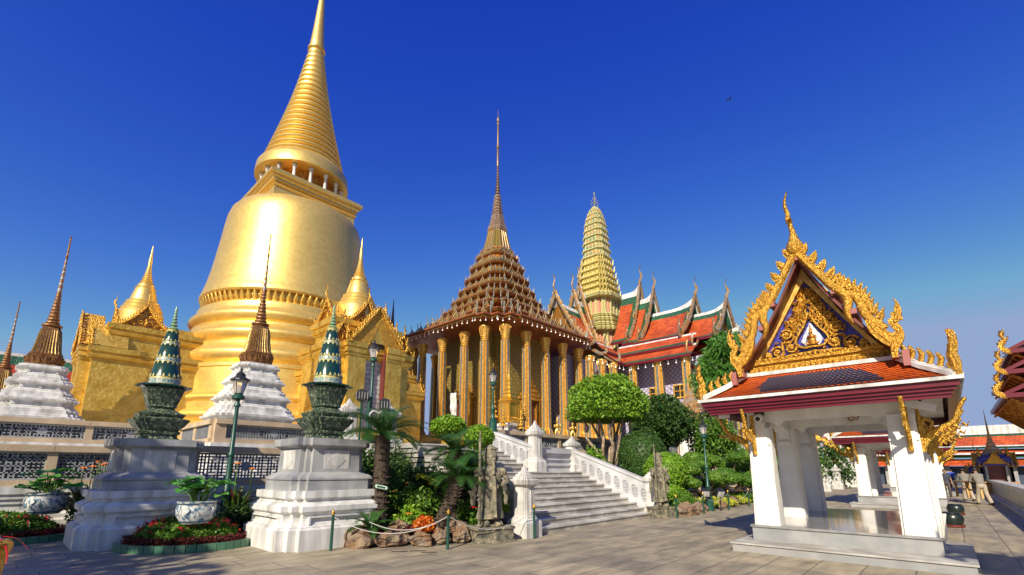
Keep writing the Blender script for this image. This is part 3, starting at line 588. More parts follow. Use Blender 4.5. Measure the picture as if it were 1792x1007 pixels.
# porches
def chofa(mb,o,u,h,m=0,t=.08,lean=.12):
    # slender ridge finial: rises from o, leaning along u then curling back
    o=Vector(o);u=Vector(u);w=Vector((0,0,1)).cross(u)
    pts=[(0,0),(lean*.3,.16),(lean*.9,.34),(lean*.6,.5),(lean*.2,.66),(lean*.1,.8),(lean*.45,.93),(lean*.9,1.0)]
    path=cr([o+u*(a*h)+Vector((0,0,b*h)) for a,b in pts],3); k=len(path)
    wd=[h*(.16*math.sin(PI*min(1,.25+i/k*1.1))*(1-i/k)**.6+.012) for i in range(k)]
    mb.sweep(path,wd,t,w,m,6)
def gable(mb,o,u,hw,h,depth,m=(0,1,2),naga=True,teeth=7,t=.10,rel=True,curve=.12):
    """pediment: o=centre of base, u=outward normal (unit), w along base. slots: frame, relief, roof"""
    o=Vector(o);u=Vector(u);w=Vector((0,0,1)).cross(u);Z=Vector((0,0,1))
    def P(a,b,c=0): return o+w*a+Z*b+u*c
    def side(s,t_): # concave bargeboard line
        x=hw*(1-t_); z=h*(t_**1.0)-math.sin(PI*t_)*h*curve
        return s*x,z
    # roof planes
    N=5
    for s in (-1,1):
        vs=[];fs=[]
        for i in range(N+1):
            a,b=side(s,i/N); vs+=[P(a*1.02,b,.0),P(a*1.02,b,-depth)]
        for i in range(N): fs.append((2*i,2*i+1,2*i+3,2*i+2))
        mb.add(vs,fs,m[2])
    # back wall of pediment
    vs=[P(*side(-1,i/N),-.06) for i in range(N+1)]+[P(*side(1,i/N),-.06) for i in range(N-1,-1,-1)]
    mb.add(vs,[list(range(len(vs)))],m[1])
    if rel:
        for s in (-1,1):
            for (a,b,r) in ((.18,.22,.13),(.46,.14,.10),(.2,.5,.10),(.7,.06,.06),(.08,.72,.05)):
                cx_=s*a*hw; cz=b*h
                sp=[P(cx_+r*hw*(1-k/9)*math.cos(k*.9)*s,cz+r*hw*(1-k/9)*math.sin(k*.9),-.02) for k in range(9)]
                mb.sweep(sp,[.05*hw]*8+[.02*hw],.06,u,m[0],5)
        mb.sweep([P(0,h*.1,-.02),P(hw*.07,h*.25,-.01),P(0,h*.45,-.02)],[.03*hw,.12*hw,.02],.1,u,m[0],6)
    # bargeboards
    for s in (-1,1):
        path=[P(*side(s,i/8),.04) for i in range(9)]
        mb.sweep(path,[hw*.11]*8+[hw*.08],t,u,m[0],6)
        for k in range(teeth):
            t_=(k+.6)/teeth*.92; a,b=side(s,t_); a2,b2=side(s,t_+.04)
            q0=P(a,b+hw*.03,.04); mb.sweep([q0,q0+w*(s*hw*.03)+Z*hw*.10,q0+w*(s*-.01*hw)+Z*hw*.2],[hw*.09,hw*.07,.01],t*.7,u,m[0],5)
        if naga:
            q0=P(s*hw*1.0,-.02*h,.04)
            pts=[(0,-.04),(.08,-.06),(.17,.0),(.20,.12),(.13,.22),(.19,.34),(.15,.46)]
            mb.sweep(cr([q0+w*(s*a*hw)+Z*(b*hw*1.1) for a,b in pts],2),[hw*.11]*4+[hw*.12,hw*.10,hw*.10,hw*.09,hw*.08,hw*.08,hw*.06,hw*.04,.01],t,u,m[0],6)
M_brick=rooftile('white_brick_panel',(.55,.54,.52),(.45,.44,.42),(.25,.24,.22),.5,.24)
def porch(px,py,u,back=-7):
    """gold porch block; u = outward direction"""
    u=Vector(u); w=Vector((0,0,1)).cross(u)
    ang=math.atan2(u.y,u.x)
    M=Matrix.Translation((px-CX,py-CY,-2.5))@Matrix.Rotation(ang,4,'Z')
    # local: +x outward
    def pb(name,mats,mb,sm=None,par=st):
        mb.xf(M); return mb.build(name,mats,par,smooth=sm)
    b=MB()
    def blk(x0,x1,hy,z0,z1,cor=True,foot=True):
        prof=[]
        if foot: prof+= [(.42,z0),(.42,z0+.35),(.3,z0+.42),(.3,z0+.62),(.14,z0+.80),(.10,z0+1.0),(0,z0+1.1)]
        else: prof+=[(0,z0)]
        if cor: prof+=[(0,z1-.75),(.05,z1-.72),(.05,z1-.66),(.14,z1-.60),(.20,z1-.48),(.12,z1-.40),(.12,z1-.34),(.22,z1-.30),(.24,z1-.04),(.05,z1)]
        else: prof+=[(0,z1)]
        s=len(b.V); k=0
        for e,z in prof: b.V+= [(x0-e,-hy-e,z),(x1+e,-hy-e,z),(x1+e,hy+e,z),(x0-e,hy+e,z)]
        for k in range(len(prof)-1):
            for i in range(4): j=(i+1)%4; b.F.append([s+k*4+i,s+k*4+j,s+k*4+4+j,s+k*4+4+i]); b.M.append(0)
        k=len(prof)-1; b.F.append([s+k*4+i for i in range(4)]); b.M.append(0)
    blk(back,1.9,2.2,2.5,7.75)
    blk(max(back+.4,-6),1.3,1.8,7.6,9.15,True,False)
    blk(max(back+.6,-5.5),.9,1.4,9.1,9.5,False,False)
    if back>-3: blk(-6.5,back-.3,1.1,2.505,7.2)
    # front piers and lintel
    for s in (-1,1):
        y0,y1=sorted((s*.58,s*1.5)); mm=MB()
        for e,z0,z1 in ((.16,2.5,3.0),(.08,3.0,3.4),(0,3.4,7.1),(.06,7.1,7.25),(.14,7.25,7.45),(.08,7.45,7.52),(.18,7.52,7.8)):
            b.box(1.7,2.30+e*.7,y0-e*(s<0 or 1)+.0 if s<0 else y0,(y1+e) if s>0 else y1,z0,z1)
    porch_o=pb('porch',M_goldW,b)
    d=MB(); d.box(1.86,1.93,-.62,.62,2.6,8.3,0); d.box(1.93,2.28,.50,.575,2.6,7.5,2)
    d.box(1.93,2.0,-.60,-.48,2.6,7.4,1)
    pb('doorway',[M_brick,M_goldB,M_redD],d,par=porch_o)
    # pointed arch over the door
    a=MB(); a.plate([(-1.5,7.78),(-.60,7.78),(-.60,7.45),(0,8.75),(.60,7.45),(.60,7.78),(1.5,7.78),(0,9.75)],(2.26,0,0),(0,1,0),(0,0,1),.20,0)
    gable(a,(2.40,0,7.9),(1,0,0),1.45,1.95,.9,(0,1,0),True,10,rel=False,curve=.03)
    pb('lower_gable',[M_goldB,M_goldW],a,par=porch_o)
    for k,(ox,oy,dx,dy) in enumerate(((1.1,0,1,0),(0,1.70,0,1),(0,-1.70,0,-1))):
        a=MB(); gable(a,(ox,oy,9.15),(dx,dy,0),1.1,1.3,1.7,(0,1,2),True,10)
        chofa(a,(ox+dx*.05,oy+dy*.05,10.5),(dx,dy,0),.75)
        pb('pediment',[M_goldB,M_goldD,M_goldW],a,par=porch_o)
    for s in (1,-1):
        a=MB(); gable(a,(2.0,s*1.75,7.75),(1,0,0),.6,1.0,1.4,(0,1,2),True,6); chofa(a,(2.05,s*1.75,8.65),(1,0,0),.7); pb('corner_gable',[M_goldB,M_goldD,M_goldW],a,par=porch_o)
    P=[(1.05,9.4),(1.05,10.3),(.95,10.45),(.98,10.6),(.85,10.7),(.88,10.8),(.78,10.9),(.80,11.0),(.66,11.1),(.58,11.45),(.50,11.75),(.46,11.85),(.50,11.9),(.40,11.98),(.40,12.1)]
    z=12.1;r=.36
    for i in range(10): P+=[(r*.8,z),(r,z+.06),(r*.85,z+.12)]; z+=.13; r*=.87
    P+=[(.09,z+.02),(.1,z+.15),(.05,z+.7),(.015,14.6)]
    pb('corner_spire',M_goldC,MB().loft(circ(28),P),30,porch_o)
    return porch_o
porch(4.35,32.9,(-1,0,0)); porch(12.25,22.9,(0,-1,0),-1.2); porch(20.6,32.9,(1,0,0))
# ================= mosaic scripture hall (square, tiered roof)
MX,MY=33.5,33.0
mo=thing('scripture_hall',(MX,MY,2.5),'square mosaic scripture hall with gilt columns and a tall tiered spire','temple hall')
Z0=2.5
RD=redent(.93,.86,.79)
MB().loft(RD,[(8.6,0),(8.6,.5),(8.3,.6),(8.3,.9),(7.9,1.0),(7.7,1.5),(7.6,1.6),(7.6,2.0),(7.4,2.1),(7.4,2.25)]).build('platform',M_goldW,mo)
MB().loft(redent(.9,.8),[(4.6,2.2),(4.6,2.6),(4.4,2.8),(4.35,3.0),(4.35,11.9),(4.6,12.0)]).build('cella_wall',M_cella,mo)
# doors of the cella: gilt aedicule on each side
for s in range(4):
    q=MB()
    for yy in (-1.25,1.05): q.box(4.3,4.75,yy,yy+.2,2.25,5.6,0)
    for yy in (-.98,.80): q.box(4.3,4.65,yy,yy+.18,2.25,5.4,0)
    for i,(hw,z) in enumerate(((1.45,5.6),(1.2,6.0),(.95,6.4),(.65,6.9),(.4,7.3))): q.box(4.3,4.85-.05*i,-hw,hw,z,z+.22,0); q.box(4.3,4.7-.05*i,-hw*.8,hw*.8,z+.22,z+.42,0)
    q.sweep([(4.5,0,7.6),(4.5,0,8.3),(4.5,0,9.0)],[.4,.16,.02],.2,(1,0,0),0,6)
    q.box(4.36,4.45,-.8,.8,2.3,5.4,1)
    q.xf(Matrix.Rotation(s*PI/2,4,'Z')); q.build('cella_door',[M_goldB,M_redD],mo)
# colonnade: one column mesh, copied
def rc(w,h0,h1,name='column'):
    q=MB(); O=redent(.84,.30); nO=len(O)
    def seg(prof):
        b=len(q.V)
        for r,z in prof:
            for x,y in O: q.V.append((x*r,y*r,z))
        for k in range(len(prof)-1):
            for i in range(nO):
                j=(i+1)%nO; q.F.append([b+k*nO+i,b+k*nO+j,b+(k+1)*nO+j,b+(k+1)*nO+i])
                q.M.append(1 if i%5==4 else 0)
    H=h1-h0
    seg([(w*1.45,h0),(w*1.45,h0+.2),(w*1.3,h0+.25),(w*1.3,h0+.35),(w*1.12,h0+.45),(w*1.05,h0+.55),(w,h0+.6),(w*.88,h1-1.25)])
    return q
cq=rc(.37,0,9.0)
col0=cq.build('column',[M_goldP,M_bgm],mo)
capq=MB().loft(circ(16),[(.31,7.7),(.38,7.78),(.32,7.86),(.38,7.95),(.32,8.05),(.38,8.15),(.34,8.25),(.40,8.6),(.49,9.0),(.48,9.05)])
for i in range(12):
    a=2*PI*i/12; c,s=math.cos(a),math.sin(a)
    capq.sweep([(.34*c,.34*s,8.2),(.41*c,.41*s,8.55),(.52*c,.52*s,8.95)],[.16,.22,.02],.06,(c,s,0),0,5)
cap0=capq.build('capital',M_goldP,col0)
first=True; HC=6.55
for k in range(5):
    o=-5.6+2.75*k; o2=[-5.0,-2.4,.7,3.8,5.5][k]
    for (x,y) in ((o,-HC),(-HC,o2),(HC,o),(o,HC)):
        if first: c=col0; first=False
        else:
            c=col0.copy(); COL.objects.link(c); c.parent=mo; p=cap0.copy(); COL.objects.link(p); p.parent=c
        c.location=(x,y,2.25)
# roof tiers
RE=redent(.96,.86,.76,.64)
tiers=[(11.75,8.0,5.0),(13.3,5.75,4.0),(14.6,4.7,3.3),(15.85,3.95,2.85),(17.15,3.35,2.4),(18.5,2.85,2.05),(19.9,2.4,1.7),(21.25,1.85,1.4)]
def flame(q,x,y,z,a,h,m=0):
    c,s=math.cos(a),math.sin(a)
    q.sweep([(x,y,z),(x+c*h*.18,y+s*h*.18,z+h*.3),(x+c*h*.12,y+s*h*.12,z+h*.62),(x+c*h*.3,y+s*h*.3,z+h)],[h*.30,h*.26,h*.17,.01],h*.16,(-s,c,0),m,5)
for ti,(z,h,hn) in enumerate(tiers):
    znext=tiers[ti+1][0] if ti<7 else 22.3
    sc=(h/8.05)**.55
    q=MB().loft(RE,[(h*.80,z+.02,0),(h*.97,z,0),(h,z+.08*sc,0),(h*.985,z+.20*sc,1),(h*1.01,z+.26*sc,0),(h*1.01,z+.40*sc,0),(h*.95,z+.46*sc,1),(hn*1.12,lerp(z,znext,.66),1),(hn*1.02,lerp(z,znext,.68),2),(hn*1.0,znext+.03,2)])
    o=q.build('roof_tier',[M_brown,M_olive,M_goldD],mo)
    # mini gables and flames along each side
    g=MB(); zt=z+.40*sc
    H=(znext-z)
    for s in range(4):
        k=MB(); nW=max(3,int(round(h*1.5/1.1))); 
        gh=H*.62; 
        for i in range(nW):
            t=(i+.5)/nW*2-1; a=t*h*.72; cf=1.0+.45*(1-abs(t))*(i%2 if nW>4 else 1)+random.uniform(-.12,.12)
            inset=0 if abs(t)<.70 else .05*h
            xx=h*.93-inset
            ww=h*.78/nW*.95*min(1.25,cf); gh=H*.52*cf
            # pediment plate
            k.plate([(-ww,0),(ww,0),(ww*.55,gh*.35),(0,gh*.95),(-ww*.55,gh*.35)],(xx,a,zt),(0,1,0),(-.28,0,1),.10,1)
            for sg in (-1,1):
                k.sweep([(xx+.06,a+sg*ww*1.05,zt),(xx+.02,a+sg*ww*.55,zt+gh*.38),(xx-.12*gh,a,zt+gh)],[.12*sc,.10*sc,.07*sc],.10*sc,(1,0,0),0,5)
                k.sweep([(xx+.06,a+sg*ww*.95,zt),(xx+.14,a+sg*ww*1.15,zt+gh*.22),(xx+.08,a+sg*ww*1.0,zt+gh*.45)],[.14*sc,.11*sc,.01],.08*sc,(1,0,0),0,5)
            k.sweep([(xx-.1*gh,a,zt+gh*.9),(xx-.05*gh,a,zt+gh*1.15),(xx+.02,a,zt+gh*1.5)],[.10*sc,.08*sc,.01],.08*sc,(1,0,0),0,5)
            k.ball((xx+.06,a,zt+gh*.3),(.05,.12*sc,.16*sc),0,6,4)
        # grey crown figures along the middle of each tier wall
        for i in range(max(2,nW-1)):
            a=((i+.5)/max(2,nW-1)*2-1)*hn*.7
            k.sweep([(hn*1.03,a,zt+H*.35),(hn*1.06,a,zt+H*.55),(hn*1.02,a,zt+H*.82)],[.20*sc,.30*sc,.03],.16,(1,0,0),2,5)
        g.merge(k,Matrix.Rotation(s*PI/2,4,'Z'))
        for (cx_,cy_) in ((.95*h,.64*h),(.86*h,.76*h),(.76*h,.86*h),(.64*h,.95*h)):
            q2=MB(); flame(q2,cx_,cy_,zt,PI/4,1.05*sc,2 if ti<7 else 0); g.merge(q2,Matrix.Rotation(s*PI/2,4,'Z'))
    g.build('gable_ornaments',[M_orna,M_olive,M_ornaG],o)
# small bells hanging from the lowest eave
bell=MB().loft(circ(6),[(.07,-.30),(.06,-.22),(.02,-.18),(.012,-.17),(.012,.02)]).build('eave_bell',M_bulb,mo); bell.location=(-7.9,-7.9*.66,11.76); n_=1
for s in range(4):
    for i in range(24):
        t=(i+.5)/24*2-1; 
        if abs(t)<.70: x,y=7.98,t*7.98
        elif abs(t)<.86: x,y=7.5,t*7.7
        else: x,y=6.95,t*7.2
        c,sn=[(1,0),(0,1),(-1,0),(0,-1)][s]
        if s in (0,1): continue
        X,Y=x*c-y*sn,x*sn+y*c
        bb=bell.copy(); COL.objects.link(bb); bb.parent=mo; bb.location=(X,Y,11.74+.05*((i%3)-1))
# bell body and spire
SB=redent(.82,.64)
q=MB().loft(SB,[(1.55,22.1,0),(1.5,22.3,0),(1.30,22.6,1),(1.08,23.6,1),(.92,24.5,1),(.88,24.7,0),(.95,24.75,0),(.95,24.9,0),(.80,25.0,0)])
for s in range(4):
    k=MB()
    for a in (-.35,0,.35): k.sweep([(1.38,a*1.2,22.4),(1.12,a,23.6),(.95,a*.8,24.5)],[.12,.11,.10],.1,(1,0,.2),0,5)
    q.merge(k,Matrix.Rotation(s*PI/2,4,'Z'))
q.build('bell_body',[M_orna,M_olive],mo)
P=[(.82,24.95),(.9,25.1),(.9,25.25),(.72,25.35)]
z=25.35;r=.78
for i in range(4): P+=[(r*.85,z),(r,z+.10),(r*1.0,z+.25),(r*.8,z+.30)]; z+=.32; r*=.92
for i in range(7):
    P+=[(r*.92,z),(r*1.05,z+.08),(r*1.05,z+.12),(r*.78,z+.18),(r*.74,z+.36)]; z+=.38; r*=.92
q=MB().loft(redent(.8,.6),P); q.build('lotus_stage',mat('spire_pale_mosaic',(.42,.30,.22),.45,.2,(.20,.13,.08),ns=7,nd=3,bs=20,bstr=.6),mo)
P=[];
for i in range(10): P+=[(r*.6,z),(r*1.05,z+.09),(r*.85,z+.18),(r*.58,z+.26)]; z+=.36; r*=.91
P+=[(.15,z),(.13,z+2.4),(.20,z+2.5),(.20,z+2.65),(.12,z+2.75),(.11,z+5.4),(.17,z+5.5),(.17,z+5.6),(.10,z+5.75),(.20,z+6.0),(.16,z+6.3),(.05,z+6.55),(.02,z+7.4)]
MB().loft(circ(16),P).build('needle',mat('spire_grey_gilt',(.24,.16,.12),.4,.3,(.14,.09,.07),ns=9),mo,smooth=35)
# ================= pantheon with cruciform telescoped roofs and prang tower
PX,PY=53.86,33.0
pa=thing('pantheon',(PX,PY,2.5),'cross-shaped royal hall with orange and green tiled telescoping roofs','temple hall')
def pant(mb,name,mats,sm=None,par=pa): return mb.build(name,mats,par,smooth=sm)
# roofs.  local axis: +x outward. list of (end distance, ridge z, half width, eave z)
RM=[M_orangeF,M_greenT,M_white,M_red]
def sweepcurve(n=10): return [(i/n) for i in range(n+1)]
def tele(mb,x0,x1,hw,ze,zr,lift=.9,steep=.18,bord=.5):
    """roof with borders: both slopes from ridge zr to eave ze, x0..x1 ; ridge sweeps up at x1"""
    nx=26; ny=18
    for s in (-1,1):
        rows=[(0,2),(.07,2),(.17,1),(.34,0),(.52,0),(.70,0),(.90,1),(1,1)]
        for i in range(nx):
            for j in range(len(rows)-1):
                def pt(ii,jj):
                    tx=ii/nx; lf_=.09*max(0,(tx-.45)/.55)**2.2; ty=rows[jj][0]
                    if 0<jj<3: ty=ty+lf_
                    x=lerp(x0,x1,tx); y=s*hw*ty
                    zz=lerp(zr,ze,ty)-math.sin(PI*ty)*(zr-ze)*steep
                    zz+=lift*max(0,(tx-.45)/.55)**2.6*(1-ty)**1.0
                    return (x,y,zz)
                tx=(i+.5)/nx
                L=abs(x1-x0)
                m=0
                m=2 if j==0 else (1 if j in (1,6) else 0)
                if (1-tx)*L<bord*1.5 and m==0: m=1
                if (1-tx)*L<bord*.45: m=2
                f=[pt(i,j),pt(i+1,j),pt(i+1,j+1),pt(i,j+1)]
                mb.add(f,[(0,1,2,3)],m)
        # fascia
        mb.box(x0,x1,s*hw-.06,s*hw+.06,ze-.32,ze-.02,3)
def barge(mb,x,hw,ze,zr,lift,steep=.18,m=0,t=.28):
    pz=lambda ty: lerp(zr,ze,ty)-math.sin(PI*ty)*(zr-ze)*steep+lift*(1-ty)
    for s in (-1,1):
        path=[(x,s*hw*k/10,pz(k/10)+.10) for k in range(11)]
        mb.sweep(path,[.5]*11,t,(1,0,0),m,6)
        for k in range(12):
            ty=(k+.5)/12; y=s*hw*ty; z=pz(ty)+.3; mb.sweep([(x,y,z),(x,y+s*.10,z+.22),(x,y,z+.5)],[.34,.26,.03],.18,(1,0,0),m,5)
        for ty,sz in ((.5,.8),(1.0,1.3)):
            y=s*hw*ty; z=pz(ty)
            mb.sweep(cr([(x,y-s*.2*sz,z-.1*sz),(x,y+s*.15*sz,z-.3*sz),(x,y+s*.55*sz,z-.1*sz),(x,y+s*.65*sz,z+.35*sz),(x,y+s*.4*sz,z+.7*sz),(x,y+s*.6*sz,z+1.2*sz)],3),[.42*sz]*10+[.32*sz,.28*sz,.2*sz,.14*sz,.1*sz,.02],t*.8,(1,0,0),m,6)
    chofa(mb,(x,0,zr+lift+.1),(1,0,0),2.3,m,.2)
W_=8.1
def arm(ang,gab):
    M=Matrix.Rotation(ang,4,'Z')
    for gi,(xe,xs,zr,hw,zm) in enumerate(gab):
        r=MB(); tele(r,xs,xe,hw,zm,zr,1.0,.15)
        r.xf(M); pant(r,'roof',RM)
        b=MB(); barge(b,xe+.1,hw,zm,zr,1.0,.15); b.xf(M); pant(b,'bargeboard',M_orna)
        d=MB(); d.add([(xe-.7,-hw*.85,zm+.0),(xe-.7,hw*.85,zm+.0),(xe-.7,0,zr+.1)],[(0,1,2)],0)
        d.sweep([(xe-.6,-hw*.45,zm+.6),(xe-.6,0,zm+1.4),(xe-.6,hw*.45,zm+.6)],[.3,.9,.3],.2,(1,0,0),1,6)
        d.xf(M); pant(d,'pediment',[M_goldD,M_orna])
# z are relative to root (2.5)
north=[(6.3,3.7,22.3,3.6,14.8),(8.1,5.6,20.9,4.2,14.2),(13.3,7.4,18.6,4.9,13.8),(16.8,12.4,17.3,4.4,13.2)]
arm(-PI/2,north)
arm(PI,[(4.6,3.4,22.5,3.0,14.2),(6.0,3.8,21.0,3.7,13.5),(10.0,5.4,19.6,4.7,13.6)])
arm(0,[(10,.0,19.2,4.8,12.7)]); arm(PI/2,[(10,.0,19.2,4.8,12.7)])
# skirt roofs: two lower tiers following the cross plan
def skirt(mb,x0,x1,yi,yo,zi,zo,s,m=0):
    TT=[0,.13,.42,.70,1.0]
    for k in range(4):
        t0,t1=TT[k],TT[k+1]
        f=lambda t:(lerp(yi,yo,t),lerp(zi,zo,t)-.12*math.sin(PI*t))
        a,b=f(t0),f(t1); mm=[2,0,0,1][k]
        vs=[(x0,s*a[0],a[1]),(x1,s*a[0],a[1]),(x1,s*b[0],b[1]),(x0,s*b[0],b[1])]
        mb.add(vs,[(0,1,2,3)],mm)
    mb.box(x0,x1,s*yo-.08,s*yo+.08,zo-.28,zo-.02,3)
for ang,ln in ((-PI/2,15.0),(PI,9.5),(0,12),(PI/2,12)):
    M=Matrix.Rotation(ang,4,'Z')
    for s in (-1,1):
        r=MB()
        skirt(r,5.6,ln,4.9,6.6,13.65,12.15,s); skirt(r,6.4,ln+.4,6.3,8.15,12.1,10.65,s)
        r.box(4,ln,s*4.0,s*6.4,11.2,11.25,3)
        r.xf(M); pant(r,'skirt_roof',RM)
    # lower front porch roofs
    r=MB(); tele(r,ln-1.5,ln+3.0,5.6,9.9,14.5,.5,.15); r.xf(M)
    if ang in (PI,): pass
    else: pant(r,'roof',RM)
    b=MB(); 
    for s in (-1,1):
        for zz,yy in ((12.6,5.8),(11.5,7.4)): 
            b.sweep(cr([(ln,s*(yy-1.1),zz+.1),(ln+.1,s*yy,zz-.6),(ln+.1,s*(yy+.7),zz-.7),(ln+.1,s*(yy+.8),zz+.0),(ln+.1,s*(yy+.6),zz+.7)],3),[.4]*8+[.3,.25,.15,.1,.03],.2,(1,0,0),0,6)
    b.xf(M); pant(b,'naga_hooks',M_orna)
# walls, columns, windows
w=MB(); w.box(-15,15,-5.2,5.2,0,11.0); w.box(-5.2,5.2,-16,16,.0,11.0); pant(w,'wall',M_purple)
w=MB(); w.box(-16,16,-9.0,9.0,0,1.9); w.box(-9.0,9.0,-17.5,17.5,0.002,1.9); pant(w,'platform',M_marbleL)
cq=rc(.46,0,9.4); c0=cq.build('column',[M_goldP,M_bgm],pa); c0.location=(-7.4,-8.6,1.9)
k0=MB().merge(capq,Matrix.Translation((0,0,-.4))).build('capital',M_goldP,c0)
for x,y in [(-7.4,-11.6),(-7.4,-14.6),(-9.6,-7.4),(-12.0,-7.4),(-14.2,-7.4),(7.4,-11.6),(7.4,-14.6),(-3,-16.3),(3,-16.3)]:
    c=c0.copy(); COL.objects.link(c); c.parent=pa; c.location=(x,y,1.9); p=k0.copy(); COL.objects.link(p); p.parent=c
for y in (-10.1,-12.9,-7.2):
    wd=MB()
    for a,b_ in ((-.75,-.6),(.6,.75),(-.06,.06)): wd.box(-.12,.08,a,b_,-.6,.7)
    for a,b_ in ((-.75,-.6),(.6,.75),(-.02,.08)): wd.box(-.13,.07,-.74,.74,a,b_)
    wd.box(.0,.05,-.6,.6,-.6,.6)
    o=wd.build('window',M_goldB,pa); o.location=(-5.25,y,7.4)
    gl=MB().box(-.02,.0,-.6,.6,-.6,.6).build('pane',M_black,o)
bell=MB().loft(circ(6),[(.09,-.36),(.07,-.26),(.02,-.2),(.014,-.2),(.014,.05)]).build('eave_bell',M_bulb,pa); bell.location=(-8.2,-8.6,10.15)
pts=[(-8.2,-8.8-.85*i) for i in range(9)]+[(-8.8-.85*i,-8.2) for i in range(9)]
for p in pts: b=bell.copy(); COL.objects.link(b); b.parent=pa; b.location=(p[0],p[1],10.2)
# prang tower
PR=redent(.90,.78,.66)
def stackt(prof,name,mats): return MB().loft(PR,prof).build(name,mats,pa)
body=MB()
rs_=[(3.05,10.0),(3.0,12.6)]
def pilaster_stage(mb,r,z0,z1,n=5):
    mb.loft(PR,[(r*.9,z0,1),(r*.9,z1,1)])
    for s in range(4):
        k=MB()
        for i in range(n):
            a=((i+.5)/n*2-1)*r*.84; xx=r*.93 if abs(a)<r*.6 else r*.80
            k.box(xx-.2,xx+.08,a-.17,a+.17,z0,z1,0); k.box(xx-.2,xx+.14,a-.22,a+.22,z1-.3,z1,0); k.box(xx-.2,xx+.14,a-.22,a+.22,z0,z0+.25,0)
        mb.merge(k,Matrix.Rotation(s*PI/2,4,'Z'))
def ring(mb,r,z,h,m=0): mb.loft(PR,[(r*.88,z,m),(r,z+h*.12,m),(r*1.02,z+h*.35,m),(r*.94,z+h*.45,m),(r*.98,z+h*.6,m),(r*.98,z+h*.75,m),(r*.9,z+h,m)])
lo=MB(); ring(lo,4.2,9.3,.8,2); lo.loft(PR,[(3.6,10),(3.6,12.6)]); ring(lo,4.1,12.6,.7,2); ring(lo,3.8,13.3,.7,2); ring(lo,3.6,14.0,.6,2); pilaster_stage(lo,3.3,14.6,16.9,6); ring(lo,3.75,16.9,.7,2); ring(lo,3.5,17.6,.7,2); ring(lo,3.35,18.3,.7,2); ring(lo,3.15,19.0,.6,2); pilaster_stage(lo,2.8,19.6,21.8,6); ring(lo,3.3,21.8,.8,2)
lo.build('tower_base',[M_pgreen,M_ppink,M_pgreen],pa)
up=MB(); stages=[(a_*.92,b_) for a_,b_ in [(2.85,22.6),(2.72,23.5),(2.55,24.4),(2.38,25.3),(2.2,26.3),(2.05,27.3),(1.95,28.4),(1.88,29.5),(1.80,30.6),(1.73,31.6),(1.64,32.6),(1.52,33.6),(1.35,34.5),(1.12,35.3),(.85,36.0)]]
for i,(r,z) in enumerate(stages):
    zn=stages[i+1][1] if i<len(stages)-1 else 36.5; H=zn-z; rn=stages[i+1][0] if i<len(stages)-1 else .6
    m=1 if i<6 else 0
    up.loft(PR,[(r*.9,z,m),(r*1.0,z+H*.08,m),(r*1.0,z+H*.25,m),(r*.9,z+H*.32,m),(r*.86,z+H*.36,m),(rn*.88,z+H*.98,m)])
    for s in range(4):
        k=MB(); n=5
        for j in range(n):
            a=((j+.5)/n*2-1)*r*.80; xx=r*.90 if abs(a)<r*.55 else r*.76; ww=r*.80/n*.9
            if i>=6: k.plate([(-ww*.6,0),(ww*.6,0),(ww*.6,H*.38),(0,H*.62),(-ww*.6,H*.38)],(xx-.02,a,z+H*.36),(0,1,0),(-.05,0,1),.12,2)
            k.sweep([(xx+.02,a-ww,z+H*.3),(xx-.02,a-ww*.9,z+H*.62),(xx-.08,a,z+H*.95),(xx-.02,a+ww*.9,z+H*.62),(xx+.02,a+ww,z+H*.3)],.08,.1,(1,0,0),m,5)
        up.merge(k,Matrix.Rotation(s*PI/2,4,'Z'))
        if i<6:
            q2=MB(); 
            for c_ in ((.9,.66),(.78,.78),(.66,.9)): flame(q2,c_[0]*r,c_[1]*r,z+H*.3,PI/4,.9,1)
            up.merge(q2,Matrix.Rotation(s*PI/2,4,'Z'))
up.loft(circ(16),[(.75,36.3,0),(.55,36.7,0),(.2,36.95,0)])
up.build('prang_tower',[M_pgreen,M_pgold,M_pdark],pa)
tr=MB().tube([(0,0,36.7),(0,0,38.9),(0,0,39.4)],[.09,.06,.01],6)
for z,r in ((37.3,.62),(37.8,.5),(38.3,.3)):
    for i in range(4):
        a=i*PI/2+PI/4; tr.tube(cr([(0,0,z-.3),(r*.6*math.cos(a),r*.6*math.sin(a),z-.2),(r*math.cos(a),r*math.sin(a),z+.35)],3),[.06,.06,.05,.05,.04,.04,.01],5)
tr.ball((0,0,39.1),(.16,.16,.25)); tr.build('trident_finial',M_ornaG,pa)
